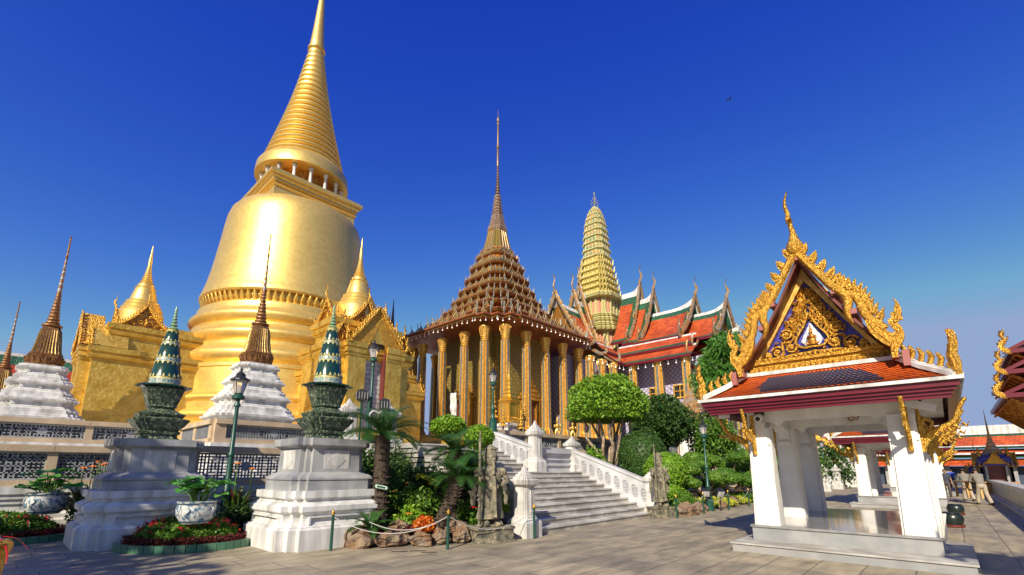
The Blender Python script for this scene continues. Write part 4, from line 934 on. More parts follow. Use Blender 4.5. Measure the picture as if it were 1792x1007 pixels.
# ================= open pavilions (salas). local: x back (+X world), y across, origin under the middle of the front plinth edge
def tiles_slope(mb,c00,c10,c11,c01,nu,nv,mdark=None):
    """diamond tiles over a quad: c00-c10 lower edge, c01-c11 upper edge"""
    A,B,C,D=[Vector(c) for c in (c00,c10,c11,c01)]
    def P(u,v): 
        p=(A*(1-u)+B*u)*(1-v)+(D*(1-u)+C*u)*v
        return p
    nrm=(B-A).cross(D-A).normalized()
    if nrm.z<0: nrm=-nrm
    sag=.05
    wl=(B-A).length; wu=(C-D).length
    for j in range(nv+1):
        v0=(j-1.08)/nv; v1=(j+1.0)/nv
        for i in range(nu+1):
            u=(i+(.5 if j%2 else 0))/nu
            if u>1: continue
            du=.5/nu
            vm=j/nv
            if vm>1: vm=1; 
            q=[P(u,max(0,v0)),P(min(1,u+du),min(1,vm)),P(u,min(1,v1)),P(max(0,u-du),min(1,vm))]
            f=lambda v:-sag*math.sin(PI*min(max(v,0),1))
            q=[q[0]+nrm*(.030+f(v0)),q[1]+nrm*(.014+f(vm)),q[2]+nrm*(.0+f(v1)),q[3]+nrm*(.014+f(vm))]
            m=0
            if mdark is not None and mdark(u,vm): m=1
            mb.add(q,[(0,1,2,3)],m)
    # underlay
    n=6
    for k in range(n):
        a,b=k/n,(k+1)/n; f=lambda v:nrm*(-.012-sag*math.sin(PI*v))
        mb.add([P(0,a)+f(a),P(1,a)+f(a),P(1,b)+f(b),P(0,b)+f(b)],[(0,1,2,3)],2)
M_pinkw=mat('pinkish_red_wood',(.30,.10,.09),.5)
M_mirror=mat('mirror_mosaic',(.66,.68,.72),.3,.3,(.30,.34,.40),ns=30,nd=2,bs=45,bstr=.8)
SL=6.1; HW=1.5
def hang(mb,o,u,h,t=.11,m=0):
    """rising naga-head finial; o base point, u outward horizontal unit"""
    o=Vector(o);u=Vector(u).normalized();w=Vector((0,0,1)).cross(u)
    pts=[(-.18,-.05),(0,.0),(.16,.10),(.22,.28),(.12,.42),(.03,.55),(.14,.70),(.12,.85),(.0,1.02)]
    path=cr([o+u*(a*h)+Vector((0,0,b*h)) for a,b in pts],3); k=len(path)
    wd=[h*(.26 if i<k*.3 else .24*(1-(i-k*.3)/(k*.7))**.8+.01) for i in range(k)]
    mb.sweep(path,wd,t,w,m,6)
    for i in range(int(k*.38),k-3,3):   # flame crest on the inner side
        p=path[i]; s=h*.10; mb.sweep([p-u*wd[i]*.3,p-u*(wd[i]*.5+s*.7)+Vector((0,0,s*.6)),p-u*(wd[i]*.4+s*.8)+Vector((0,0,s*1.5))],[s*1.1,s*.7,.01],t*.8,w,m,5)
        mb.sweep([p+u*wd[i]*.3,p+u*(wd[i]*.55)+Vector((0,0,s*.7)),p+u*(wd[i]*.5)+Vector((0,0,s*1.2))],[s*.7,s*.5,.01],t*.8,w,m,5)
def spiral(mb,c,r,s,a0=0,turns=1.6,wd=.05,th=.05,m=0,x=0,n=14):
    pts=[]
    for k in range(n+1):
        t=k/n; rr=r*(1-t)**.8+r*.08; a=a0+turns*2*PI*t
        pts.append((x-.02*t,c[0]+s*rr*math.cos(a),c[1]+rr*math.sin(a)))
    mb.sweep(pts,[wd]*(n-1)+[wd*1.3,wd*1.1],th,(1,0,0),m,6)
    mb.ball((x-.03,c[0],c[1]),(th*.6,wd*.9,wd*.9),m,6,4)
def make_sala(label):
    root=thing('open_pavilion',(11.1,1.76,0),label,'pavilion','small open pavilions in a row')
    MB().box(-.67,2.3,-1.86,1.72,0,.145).box(-.70,2.32,-1.89,1.75,.145,.175,1).build('step',[M_greyp,M_stairR],root)
    MB().box(0,SL,-HW,HW,0,.43).build('plinth',M_greyp,root)
    MB().box(-.03,SL+.03,-HW-.03,HW+.03,.43,.475).build('polished_floor',M_granite,root)
    posts=[(x,y) for x in (.30,2.62,5.0) for y in (-1.22,1.22)]
    O=redent(.84)
    p0=None
    for x,y in posts:
        if p0 is None:
            q=MB().loft(O,[(.245,0),(.245,.0),(.235,.35),(.205,2.0),(.20,2.15)])
            q.box(-.135,.135,-.225,.225,0,1.78); q.box(-.225,.225,-.137,.137,0,1.775)
            q.box(-.215,.215,-.215,.215,1.66,1.70)
            p0=q.build('post',M_whiteS,root); c=p0
        else: c=p0.copy(); COL.objects.link(c); c.parent=root
        c.location=(x,y,.475)
    # beams with scalloped ends
    def scal(L,z0=2.62,z1=2.98):
        a=L/2; P=[(-a,z1),(-a,z0-.55),(-a+.20,z0-.55)]
        P+=[(-a+.20,z0-.40)]
        for k in range(7): t=k/6*PI; P.append((-a+.22+.07*math.sin(t)+.0,z0-.40+.14*k/6))
        for k in range(9): t=PI-k/8*PI*.86; P.append((-a+.42+.17*math.cos(t),z0-.16+.17*math.sin(t)))
        P+=[(-a+.66,z0+.02),(-a+.74,z0+.04)]
        return P+[(-x,z) for x,z in P[::-1]]
    for x,nm in ((.30,'arch_beam'),(2.62,'arch_beam'),(5.0,'arch_beam')):
        MB().plate(scal(2.86),(x,0,0),(0,1,0),(0,0,1),.26).build(nm,M_whiteS,root)
    for y in (-1.22,1.22):
        for x0,x1 in ((.44,2.48),(2.76,4.86)):
            MB().plate(scal(x1-x0+.2),((x0+x1)/2,y,0),(1,0,0),(0,0,1),.24).build('arch_beam',M_whiteS,root)
    MB().box(-.45,5.9,-1.85,1.85,2.985,3.02).build('ceiling',M_whiteS,root)
    # eaves
    ex0,ex1,ey=-.72,SL-.1,2.08; ix0,ix1,iy=.05,SL-.8,1.30; ez=3.06; iz=3.64
    q=MB()
    for e,z0,z1 in ((.0,2.96,3.055),(.045,2.90,2.965),(.09,2.84,2.905),(.12,2.78,2.845)):
        t=.05
        q.box(ex0+e,ex0+e+t,-ey+e,ey-e,z0,z1); q.box(ex1-e-t,ex1-e,-ey+e,ey-e,z0,z1)
        q.box(ex0+e+t,ex1-e-t,-ey+e,-ey+e+t,z0,z1); q.box(ex0+e+t,ex1-e-t,ey-e-t,ey-e,z0,z1)
    q.build('maroon_fascia',M_red,root)
    q=MB(); d=.035
    q.box(ex0-.06,ex0+.02,-ey-.06,ey+.06,3.055,3.115); q.box(ex1-.02,ex1+.06,-ey-.06,ey+.06,3.055,3.115)
    q.box(ex0+.02,ex1-.02,-ey-.06,-ey+.02,3.055,3.115); q.box(ex0+.02,ex1-.02,ey-.02,ey+.06,3.055,3.115)
    q.box(ix0-.06,ix0+.06,-iy-.06,iy+.06,iz-.01,iz+.07)
    for sx_,ax,bx in ((1,ex0,ix0),(-1,ex1,ix1)):
        for s in (-1,1):
            P0=Vector((ax,s*ey,ez+.07)); P1=Vector((bx,s*iy,iz+.05)); md=(P0+P1)/2+Vector((0,0,-.03))
            q.beam(P0,md,.20,.07); q.beam(md,P1,.20,.07); q.beam(P0+Vector((0,0,.04)),md+Vector((0,0,.04)),.12,.06); q.beam(md+Vector((0,0,.04)),P1+Vector((0,0,.04)),.12,.06)
    q.build('white_ridge_trim',M_white,root)
    dk=lambda u,v: .18<v<.86 and abs(u-.5-.10*(v-.5))<.30-.10*abs(v-.5) if True else abs(v-.55)<.26 and (.17+.25*v+.02<u<.80-.12*abs(v-.5)-.0) and abs(u-.5)+abs(v-.55)*.35<.36
    q=MB(); z=ez+.055
    tiles_slope(q,(ex0,-ey,z),(ex0,ey,z),(ix0,iy,iz),(ix0,-iy,iz),40,11,dk)
    tiles_slope(q,(ex0,ey,z),(ex1,ey,z),(ix1,iy,iz),(ix0,iy,iz),58,10,None)
    tiles_slope(q,(ex1,-ey,z),(ex0,-ey,z),(ix0,-iy,iz),(ix1,-iy,iz),58,10,None)
    tiles_slope(q,(ex1,ey,z),(ex1,-ey,z),(ix1,-iy,iz),(ix1,iy,iz),40,11,None)
    q.build('skirt_roof',[M_orange,M_blueT,M_redD],root)
    # main gabled roof
    q=MB(); zr=6.0; zb=3.72; xf,xb=-.05,SL-.7
    K=[(0,zr),(.42,5.15),(.85,4.42),(1.38,zb)]
    for s in (-1,1):
        for (a,za),(b,zb_) in zip(K,K[1:]): tiles_slope(q,(xf,s*b,zb_),(xb,s*b,zb_),(xb,s*a,za),(xf,s*a,za),50,8,None)
    q.build('main_roof',[M_orange,M_blueT,M_redD],root)
    # gable wall: cornice band, pediment
    q=MB()
    for x,e,z0,z1 in ((.20,.0,3.66,3.72),(.12,.05,3.72,3.80),(.16,.0,3.80,3.90),(.10,.07,3.90,3.97)):
        q.box(x,.55,-1.22-e,1.22+e,z0,z1)
    for i in range(26):
        y=-1.24+2.48*i/25
        q.sweep([(.14,y,3.80),(.09,y,3.74),(.12,y,3.665)],[.09,.085,.02],.07,(0,1,0),0,5)
    for i in range(30): q.ball((.10,-1.26+2.52*i/29,3.985),(.03,.035,.035),0,5,4)
    q.build('gable_cornice',M_goldB,root)
    # frame boards of the pediment
    q=MB(); bx=.22
    q.plate([(-1.18,3.98),(-1.0,3.98),(0,5.62),(1.0,3.98),(1.18,3.98),(0,5.98)],(bx,0,0),(0,1,0),(0,0,1),.16)
    q.build('pediment_frame',M_goldP,root)
    MB().add([(bx+.05,-1.02,3.98),(bx+.05,1.02,3.98),(bx+.05,0,5.66)],[(0,2,1)],0).build('blue_pediment',M_glass,root)
    q=MB(); X=bx-.0
    rnd=random.Random(5)
    for s in (-1,1):
        for (y,z,r,a0) in ((.66,4.14,.13,.3),(.40,4.20,.11,2.2),(.46,4.50,.11,.8),(.34,4.76,.09,1.2),(.20,4.98,.08,.5),(.86,4.08,.07,1.),(.13,5.20,.055,.2)):
            spiral(q,(s*y,z),r,s,a0,1.5,.055,.07,0,X)
        q.sweep(cr([(X,s*.98,4.03),(X,s*.7,4.02),(X,s*.55,4.10),(X,s*.56,4.32),(X,s*.36,4.36),(X,s*.30,4.60),(X,s*.22,4.80),(X,s*.10,5.05),(X,0,5.40)],3),.05,.05,(1,0,0),0,6)
        q.sweep(cr([(X,0,4.06),(X,s*.2,4.04),(X,s*.4,4.04),(X,s*.62,4.0)],3),.06,.05,(1,0,0),0,6)
        # inner leaf shaped medallion rim
        q.sweep(cr([(X-.02,0,4.16),(X-.02,s*.18,4.16),(X-.02,s*.30,4.28),(X-.02,s*.24,4.44),(X-.02,s*.13,4.60),(X-.02,0,4.90)],4),.06,.09,(1,0,0),0,6)
        for i in range(260):
            t=rnd.random()**.7; zz=4.03+t*1.4; half=(5.62-zz)/1.66*.95-.06
            y=rnd.uniform(.05,max(.06,half)); a=rnd.uniform(0,2*PI); l=rnd.uniform(.05,.12)
            if abs(y)<.26 and 4.2<zz<4.7: continue
            q.sweep([(X+.01,s*y,zz),(X-.02,s*(y+l*.5*math.cos(a)),zz+l*.5*math.sin(a)),(X+.01,s*(y+l*math.cos(a+.6)),zz+l*math.sin(a+.6))],[.02,.045,.008],.05,(1,0,0),0,5)
        for i in range(7):
            t=i/6; q.sweep([(X-.02,s*lerp(.27,.03,t),lerp(4.40,4.86,t)),(X-.03,s*lerp(.33,.05,t),lerp(4.46,4.95,t)),(X-.02,s*lerp(.30,.02,t),lerp(4.56,5.04,t))],[.05,.05,.008],.05,(1,0,0),0,5)
    q.build('gilt_scrollwork',M_goldB,root,smooth=50)
    MB().plate([(0,4.19),(.13,4.20),(.20,4.30),(.16,4.40),(.09,4.52),(0,4.70),(-.09,4.52),(-.16,4.40),(-.20,4.30),(-.13,4.20)],(X+.02,0,0),(0,1,0),(0,0,1),.03).build('mirror_medallion',M_mirror,root)
    q=MB()   # small kneeling praying figure
    q.sweep([(X-.02,0,4.20),(X-.04,0,4.27),(X-.03,0,4.38),(X-.03,0,4.43)],[.20,.16,.13,.05],.09,(1,0,0),0,8)
    q.ball((X-.05,0,4.47),(.035,.035,.042),0,8,6); q.sweep([(X-.05,0,4.50),(X-.05,0,4.56),(X-.05,0,4.63)],[.06,.03,.004],.05,(1,0,0),0,6)
    for s in (-1,1):
        q.sweep([(X-.03,s*.06,4.40),(X-.06,s*.09,4.33),(X-.10,s*.01,4.36)],[.035,.03,.025],.03,(1,0,0),0,6)
        q.sweep([(X-.03,s*.02,4.23),(X-.07,s*.13,4.22),(X-.05,s*.04,4.19)],[.05,.06,.04],.05,(1,0,0),0,6)
    q.build('praying_figure',M_goldD,root,smooth=60)
    # bargeboards: naga bodies with flame teeth
    for s in (-1,1):
        q=MB(); x=-.32
        def pt(y,z): return (x,s*y,z)
        q.sweep([pt(.02,6.12),pt(.28,5.66),pt(.56,5.18)],[.17,.17,.17],.15,(1,0,0),0,6)
        q.sweep(cr([pt(.50,5.28),pt(.64,5.10),pt(.74,4.96),pt(.76,4.78),pt(.72,4.62),pt(.75,4.46),pt(.80,4.36)],4),[.17]*12+[.16,.15,.14,.13,.12,.11,.10,.09,.07,.06,.05,.04,.02],.15,(1,0,0),0,8)
        q.sweep(cr([pt(.72,4.98),pt(.86,4.94),pt(.94,4.78),pt(.97,4.60),pt(1.04,4.42),pt(1.16,4.28),pt(1.24,4.16)],4),.16,.15,(1,0,0),0,8)
        HH=[(1.422,4.714),(1.479,4.644),(1.519,4.524),(1.521,4.415),(1.483,4.315),(1.432,4.239),(1.479,4.164),(1.503,4.051),(1.494,3.946),(1.464,3.878),(1.394,3.773),(1.353,3.60),(1.278,3.60),(1.279,3.816),(1.182,3.894),(1.082,4.027),(1.007,4.175),(0.97,4.363),(1.04,4.437),(1.101,4.311),(1.137,4.193),(1.187,4.315),(1.223,4.34),(1.254,4.19),(1.275,4.098),(1.351,4.056),(1.388,4.086),(1.336,4.184),(1.301,4.268),(1.319,4.33),(1.36,4.342),(1.361,4.441),(1.42,4.449),(1.433,4.545),(1.474,4.546),(1.457,4.627)]
        q.plate([(s*y,z) for y,z in HH],(x,0,0),(0,1,0),(0,0,1),.11)
        for l in ([(1.40,4.25),(1.44,4.36),(1.47,4.46),(1.455,4.60)],[(1.30,3.72),(1.33,3.92),(1.42,4.04),(1.44,4.14)],[(1.02,4.36),(1.10,4.16),(1.22,4.0),(1.31,3.86)]):
            for xx in (x-.055,x+.055): q.sweep(cr([(xx,s*y,z) for y,z in l],3),[.06]*8+[.05,.02],.05,(1,0,0),0,6)
        for k in range(26):
            y,z=[(1.05,4.25),(1.12,4.1),(1.2,4.0),(1.28,3.92),(1.36,3.9),(1.42,3.98),(1.46,4.3),(1.44,4.4),(1.42,4.52)][k%9]; q.ball((x-.055,s*(y+random.uniform(-.04,.04)),z+random.uniform(-.05,.05)),(.02,.028,.035),0,6,4)
        # teeth
        edge=cr([pt(.08,6.16),pt(.34,5.74),pt(.58,5.34),pt(.72,5.16),pt(.90,5.02),pt(1.00,4.82),pt(1.08,4.58),pt(1.22,4.36)],4)
        for k in range(1,28,2):
            p=edge[k]; d=(edge[k+1]-edge[k-1]).normalized(); n_=Vector((0,-d.z,d.y)); n_=n_ if n_.z>0 else -n_
            u_=(n_*.55+Vector((0,0,1))*.75+Vector((0,s*.15,0))).normalized(); v_=Vector((1,0,0)).cross(u_)
            P_=[(-.07,-.05),(.07,-.05),(.075,.05),(.05,.12),(-.0,.19),(-.05,.12),(-.075,.04)]
            q.plate([(a_*(-s),b_) for a_,b_ in P_],p+Vector((.0,0,0)),v_*(1.0 if k<14 else .82),u_*(1.0 if k<14 else .8),.085)
            q.sweep([p-u_*.02+Vector((-.045,0,0)),p+u_*.08+Vector((-.055,0,0)),p+u_*.19+Vector((-.03,0,0))],[.07,.08,.02],.05,(1,0,0),0,5)
        q.build('naga_bargeboard',M_goldB,root,smooth=50)
        for (y,z) in ((.0,6.0),(.58,5.1),(.84,4.62),(1.20,4.10),(1.34,3.66)):
            if y==0 and s>0: continue
            MB().box(x-.02,.5,s*y-.055+(-.02*s),s*y+.055+(-.02*s),z-.06,z+.045).build('purlin_end',M_pinkw,root)
        MB().box(x+.0,x+.12,s*1.47-.05,s*1.47+.05,3.44,3.73).build('purlin_end',M_pinkw,root)
        q=MB()
        for (a,b),(c,d) in zip([(0,5.98),(.42,5.13),(.85,4.40)],[(.42,5.13),(.85,4.40),(1.36,3.72)]):
            q.beam((-.02,s*a,b),(-.02,s*c,d),.44,.05,0,up=(0,s*1,0.5))
        q.build('gable_soffit',M_redD,root)
    q=MB().loft(circ(12),[(.03,6.02),(.12,6.10),(.17,6.2),(.16,6.28),(.10,6.40),(.06,6.55),(.045,6.65)],c=(-.32,0))
    q.sweep(cr([(-.32,0,6.5),(-.34,0.02,6.72),(-.40,.05,6.86),(-.36,.04,7.0),(-.38,.07,7.18),(-.40,.05,7.34),(-.36,-.0,7.52)],4),[.10]*4+[.09]*6+[.11,.10,.09,.09,.08,.08,.075,.07,.065,.06,.05,.04,.03,.02,.01],.10,(1,0,0),0,8)
    q.sweep([(-.34,.0,6.8),(-.48,.0,6.84),(-.60,.0,6.78)],[.09,.06,.01],.07,(0,1,0),0,6)
    q.build('roof_finial',M_goldB,root,smooth=50)
    # corner hip teeth and finials
    for ax,bx in ((ex0,ix0),(ex1,ix1)):
        for s in (-1,1):
            q=MB(); o=Vector((ax,s*ey,ez+.12)); e=Vector((bx,s*iy,iz+.1)); u=(o-e); u.z=0; u.normalize()
            w_=Vector((0,0,1)).cross(u)
            HF=[(.10,.69),(.15,.65),(.175,.55),(.165,.40),(.12,.28),(.165,.19),(.175,.09),(.15,-.10),(.06,-.10),(.03,.03),(-.02,.10),(.03,.13),(.03,.18),(.015,.22),(.04,.31),(.06,.34),(.07,.42),(.10,.44),(.10,.54),(.125,.56),(.115,.62)]
            q.plate([(a_-.12,b_) for a_,b_ in HF],o+Vector((0,0,.04)),u,(0,0,1),.09)
            for l in ([(.12,-.04),(.13,.08),(.10,.2),(.12,.3)],[(.11,.3),(.14,.42),(.145,.54),(.11,.66)]):
                for t_ in (-.045,.045): q.sweep([o+u*(a_-.12)+Vector((0,0,b_+.04))+w_*t_ for a_,b_ in l],[.06,.07,.06,.02],.05,w_,0,6)
            for k in range(5):
                p=o.lerp(e,.25+.15*k); q.sweep([p,p+Vector((0,0,.12))+u*.05,p+Vector((0,0,.24))],[.10,.12,.02],.08,Vector((0,0,1)).cross(u),0,6)
            q.build('hip_finial',M_goldB,root,smooth=50)
    # naga brackets
    def bracket(o,u):
        q=MB(); o=Vector(o); u=Vector(u); w=Vector((0,0,1)).cross(u)
        P=lambda a,b:o+u*a+Vector((0,0,b))
        q.sweep(cr([P(.02,1.93),P(.07,2.12),P(.20,2.28),P(.36,2.36),P(.50,2.46),P(.56,2.60),P(.62,2.74),P(.70,2.86)],3),[.05,.07,.10,.12,.13,.13,.13,.12,.11,.10,.10,.09,.09,.09,.08,.08,.08,.08,.08,.07,.07,.05],.075,w,0,6)
        q.sweep(cr([P(.06,2.20),P(.03,2.40),P(.10,2.52),P(.20,2.46),P(.17,2.36)],3),[.10,.11,.11,.10,.10,.09,.08,.07,.07,.06,.05,.04,.03],.07,w,0,6)
        q.sweep([P(.02,1.93),P(.02,2.3),P(.03,2.62),P(.02,2.78)],[.10,.10,.06,.04],.09,w,0,6)
        for k in range(6):
            a=.1+k*.1; q.sweep([P(a,2.18+a*.4),P(a+.05,2.12+a*.4),P(a+.09,2.2+a*.4)],[.07,.05,.01],.06,w,0,5)
        q.build('naga_bracket',M_goldB,root,smooth=50)
    for s in (-1,1):
        bracket((.06,s*1.30,0),(-1,0,0))
        for x in (.30,2.62,5.0): bracket((x,s*1.44,0),(0,s,0))
        bracket((5.24,s*1.22,0),(1,0,0))
    return root
sala=make_sala('nearest small white pavilion with golden naga gable, at the right front')
sala['category']='pavilion'
for i,(x,l) in enumerate(((15.7,'second white pavilion, seen through the posts of the nearest one'),(31.4,'farthest white pavilion of the row, small behind the second one'))):
    c=copy_tree(sala); c.location=(11.1+x,1.76,0); c['label']=l
# camera, lights, gold numeral hung on the pavilion
def cam_at(loc):
    r=thing('security_camera',loc,'white dome security camera on the front beam of the nearest pavilion','camera')
    MB().loft(circ(14),[(.09,-.02),(.10,.0),(.095,.10),(.05,.12)]).build('housing',M_black,r,smooth=40)
    MB().tube([(0,0,-.03),(-.16,0,-.10)],.085,12).build('hood',M_whiteS,r,smooth=40)
    MB().ball((-.165,0,-.10),(.05,.05,.05),0,10,8).build('lens',M_black,r,smooth=60)
    MB().tube([(.02,-.14,-.22),(-.06,-.14,-.25)],.05,10).build('lamp_eye',M_greyp,r,smooth=40)
cam_at((11.16,2.90,2.78))
r=thing('eave_floodlight',(10.72,3.50,2.76),'small white floodlight under the left front eave of the nearest pavilion','light')
MB().box(-.04,.04,-.11,.11,-.04,.03).build('housing',M_whiteS,r); MB().box(-.01,.01,-.01,.01,.03,.2).build('bracket',M_black,r)
r=thing('eave_floodlight',(10.95,.22,2.72),'white floodlight and speaker box under the right front eave of the nearest pavilion','light')
MB().box(-.13,.13,-.20,.20,-.06,.06).xf(Matrix.Rotation(.35,4,'X')).build('housing',M_whiteS,r); MB().tube([(0,-.0,.05),(0,0,.25)],.02,6).build('bracket',M_black,r)
q=MB(); X=13.57
q.tube([(X,1.55+.06*math.cos(a)*-1,2.80+.05*math.sin(a)) for a in [k*.45 for k in range(13)]],.012,6)
q.tube([(X,1.49,2.80),(X,1.46,2.75),(X,1.42,2.80),(X,1.40,2.86),(X,1.37,2.92)],.012,6)
q.tube([(X,1.44,2.86),(X,1.40,2.88)],.012,6)
tag(q.build('wall_numeral',M_goldD),'small gilt Thai numeral nine on the middle beam inside the nearest pavilion','numeral')
# big pot beside the sala and things
def pot(loc,r,label,dark=True,grp=None,cat='pot',nm='planter_pot'):
    root=thing(nm,loc,label,cat,grp)
    MB().loft(circ(24),[(a_*r,b_*r) for a_,b_ in [(.7,0),(.75,.12),(.92,.45),(1.0,.85),(.93,1.2),(.78,1.38),(.86,1.46),(.84,1.5),(.7,1.46),(.7,1.2)]]).build('body',mat('near_black_glaze',(.012,.02,.018),.3) if dark else M_pot,root,smooth=40)
    MB().loft(circ(24),[(r*.9,-.0),(r*1.0,.02),(r*1.02,.07),(r*.8,.08)]).build('saucer',M_redD,root)
    return root
pot((18.95,.16,0),.27,'dark glazed pot on a red saucer beside the nearest pavilion')
pot((24.2,.05,0),.25,'dark glazed pot standing in front of the second pavilion')
# ---------- right low wall
rw=thing('parapet_wall',(20,-1.9,0),'long low grey stone parapet running away at the right edge','wall')
MB().box(-6,60,-.30,.10,0,.18).box(-6,60,-.24,.03,.18,.82).build('wall',M_marble,rw)
MB().box(-6,60,-.36,.14,.82,.98).build('coping',M_marbleL,rw)
MB().box(-6,60,.10,.26,0,.10).build('kerb',M_marbleL,rw)
# ---------- building at right with naga eaves (ubosot corner)
ub=thing('ordination_hall_corner',(36,-9,0),'corner of a hall with stacked red eaves and golden nagas at the right edge','temple hall')
MB().box(5,12,-9,2.4,0,9).build('wall',M_goldW,ub)
for z,x0,y0 in ((5.85,2.0,6.2),(7.2,2.1,5.95),(8.4,2.3,5.6)):
    q=MB(); n=4
    q.box(x0,13,-8,y0,z-.25,z,3)
    q.add([(x0,y0,z),(13,y0,z),(13,-4,z+5),(x0+.6,-4,z+5)],[(0,1,2,3)],0)
    q.add([(x0-.02,y0+.02,z+.01),(x0-.02,-4,z+5.2),(x0-.02,-4,z+4.4),(x0-.02,y0+.3,z-.3)],[(0,1,2,3)],3)
    q.build('eave',[M_orangeF,M_greenT,M_white,M_red],ub)
    q=MB(); hang(q,(x0,y0,z-.1),(-.5,.8,0),1.25,.16); q.build('naga_finial',M_goldB,ub,smooth=50)
    q=MB()
    for k in range(10): q.sweep([(x0+.8+k*1.2,y0-2.4,z-2.0),(x0+.8+k*1.2,y0-1.6,z-1.2),(x0+.8+k*1.2,y0-.3,z-.2)],[.3,.4,.15],.18,(1,0,0),0,6)
    for k in range(24): q.ball((x0+.4+k*.5,y0-.25,z-.34),(.07,.07,.1),0,6,4)
    q.build('eave_brackets',M_goldD,ub)
# ---------- distant gallery and shrines
def roofbar(q,x,y0,y1,z0,z1,dx,m): q.add([(x,y0,z0),(x,y1,z0),(x+dx,y1,z1),(x+dx,y0,z1)],[(0,1,2,3)],m)
ga=thing('gallery_hall',(70,-10,0),'long distant gallery with orange roofs and broad white ridge, at the right','gallery')
q=MB(); y0,y1=-45,40
q.box(.2,12,y0,y1,0,2.0,4); 
for x,z0,z1,m in ((-1.2,2.05,2.75,0),(-.75,2.85,3.2,1),(-.72,3.2,3.4,2),(-.6,3.1,3.75,0),(-.3,3.8,4.0,1),(-.25,4.0,4.15,2),(0,4.15,5.1,0),(.95,5.1,5.35,1),(1.1,5.35,6.35,2)):
    roofbar(q,x,y0,y1,z0,z1,.95 if z1-z0>.3 else .3,m)
q.box(1.2,6,y0,y1,4.2,6.3,2)
q.build('roof',[M_orangeF,M_greenT,M_white,M_red,M_redD],ga)
for i in range(17): MB().box(-.4,0,y0+5*i,y0+5*i+.5,0,2.1).build('pillar',M_marble,ga)
MB().box(.12,.2,y0,y1,.0,2.0).build('interior_shade_panel',mat('interior_shade_blue',(.03,.05,.09),.6),ga)  # flat dark sheet; the shade inside the gallery is put into its colour
def shrine(x,y,k,label):
    r=thing('mosaic_shrine',(x,y,0),label,'shrine','little mosaic shrines by the parapet')
    MB().loft(redent(.9,.8),[(1.1*k,0),(1.1*k,.3*k),(.95*k,.4*k),(.9*k,.8*k),(1.05*k,.9*k),(1.05*k,1.0*k)]).build('base',M_orna,r)
    q=MB()
    for a in (-.8,-.55,.55,.8):
        for b in (-.8,.8): q.box(a*k-.07*k,a*k+.07*k,b*k-.07*k,b*k+.07*k,1.0*k,2.2*k); q.box(b*k-.07*k,b*k+.07*k,a*k-.07*k,a*k+.07*k,1.001*k,2.2*k)
    q.build('columns',M_silver,r)
    MB().box(-.5*k,.5*k,-.5*k,.5*k,1.0*k,2.3*k).build('dark_niche',M_redD,r)
    MB().loft(redent(.85,.7),[(1.05*k,2.2*k),(1.1*k,2.3*k),(.95*k,2.4*k),(.9*k,2.8*k),(.8*k,3.0*k)]).build('blue_tier',M_glass,r)
    q=MB()
    for s in range(4):
        g_=MB(); gable(g_,(1.12*k,0,2.2*k),(1,0,0),.75*k,1.0*k,.6*k,(0,0,0),True,5,rel=False); q.merge(g_,Matrix.Rotation(s*PI/2,4,'Z'))
    q.build('gilt_gables',M_goldB,r)
    P=[];z=3.0;rr=.72
    for i in range(6): P+=[(rr*k,z*k),(rr*1.05*k,(z+.08)*k),(rr*.8*k,(z+.14)*k),(rr*.75*k,(z+.26)*k)]; z+=.28; rr*=.68
    P+=[(.07*k,z*k),(.05*k,(z+.6)*k),(.01*k,(z+1.9)*k)]
    MB().loft(redent(.8),P).build('spire',M_orna,r)
    for s in range(4):
        a=s*PI/2+PI/4; MB().loft(circ(8),[(.12*k,2.9*k),(.1*k,3.1*k),(.02*k,3.6*k)],c=(1.1*k*math.cos(a),1.1*k*math.sin(a))).build('corner_pinnacle',M_goldB,r)
    return r
shrine(45,-2.25,.86,'gold and blue mosaic shrine with a pointed spire behind the parapet wall')
shrine(55,-1.7,.62,'smaller gold and blue shrine left of the larger one, behind the walking men')
# left far red roofed hall
lh=thing('gallery_roof',(0,50,0),'dark red roofed gallery with green and white ridge behind the left chedis','gallery')
q=MB(); q.add([(-40,0,3),(10,0,3),(10,2.5,9.6),(-40,2.5,9.6)],[(0,1,2,3)],0); q.add([(-40,2.49,9.55),(10,2.49,9.55),(10,2.9,10.4),(-40,2.9,10.4)],[(0,1,2,3)],1); q.box(-40,10,2.85,3.1,10.38,10.62,2); q.box(-40,10,.5,3,0,3.5,2)
q.build('roof',[mat('deep_red_roof',(.42,.04,.012),.5,0,(.30,.03,.012),ns=3,bs=8),M_greenT,M_white],lh)
# small spire behind the stupa porch, its shadow put into the near-black colour
r=thing('dark_spire',(24.1,38.0,2.5),'thin dark spire rising behind the right stupa porch','spire')
MB().loft(circ(10),[(1.3,0),(1.2,8),(.9,9.5),(.5,10.5),(.45,11.4),(.3,12.2),(.16,13.2),(.1,14.2),(.02,15.6)]).build('body',mat('shadowed_spire_dark',(.05,.05,.05),.4),r)
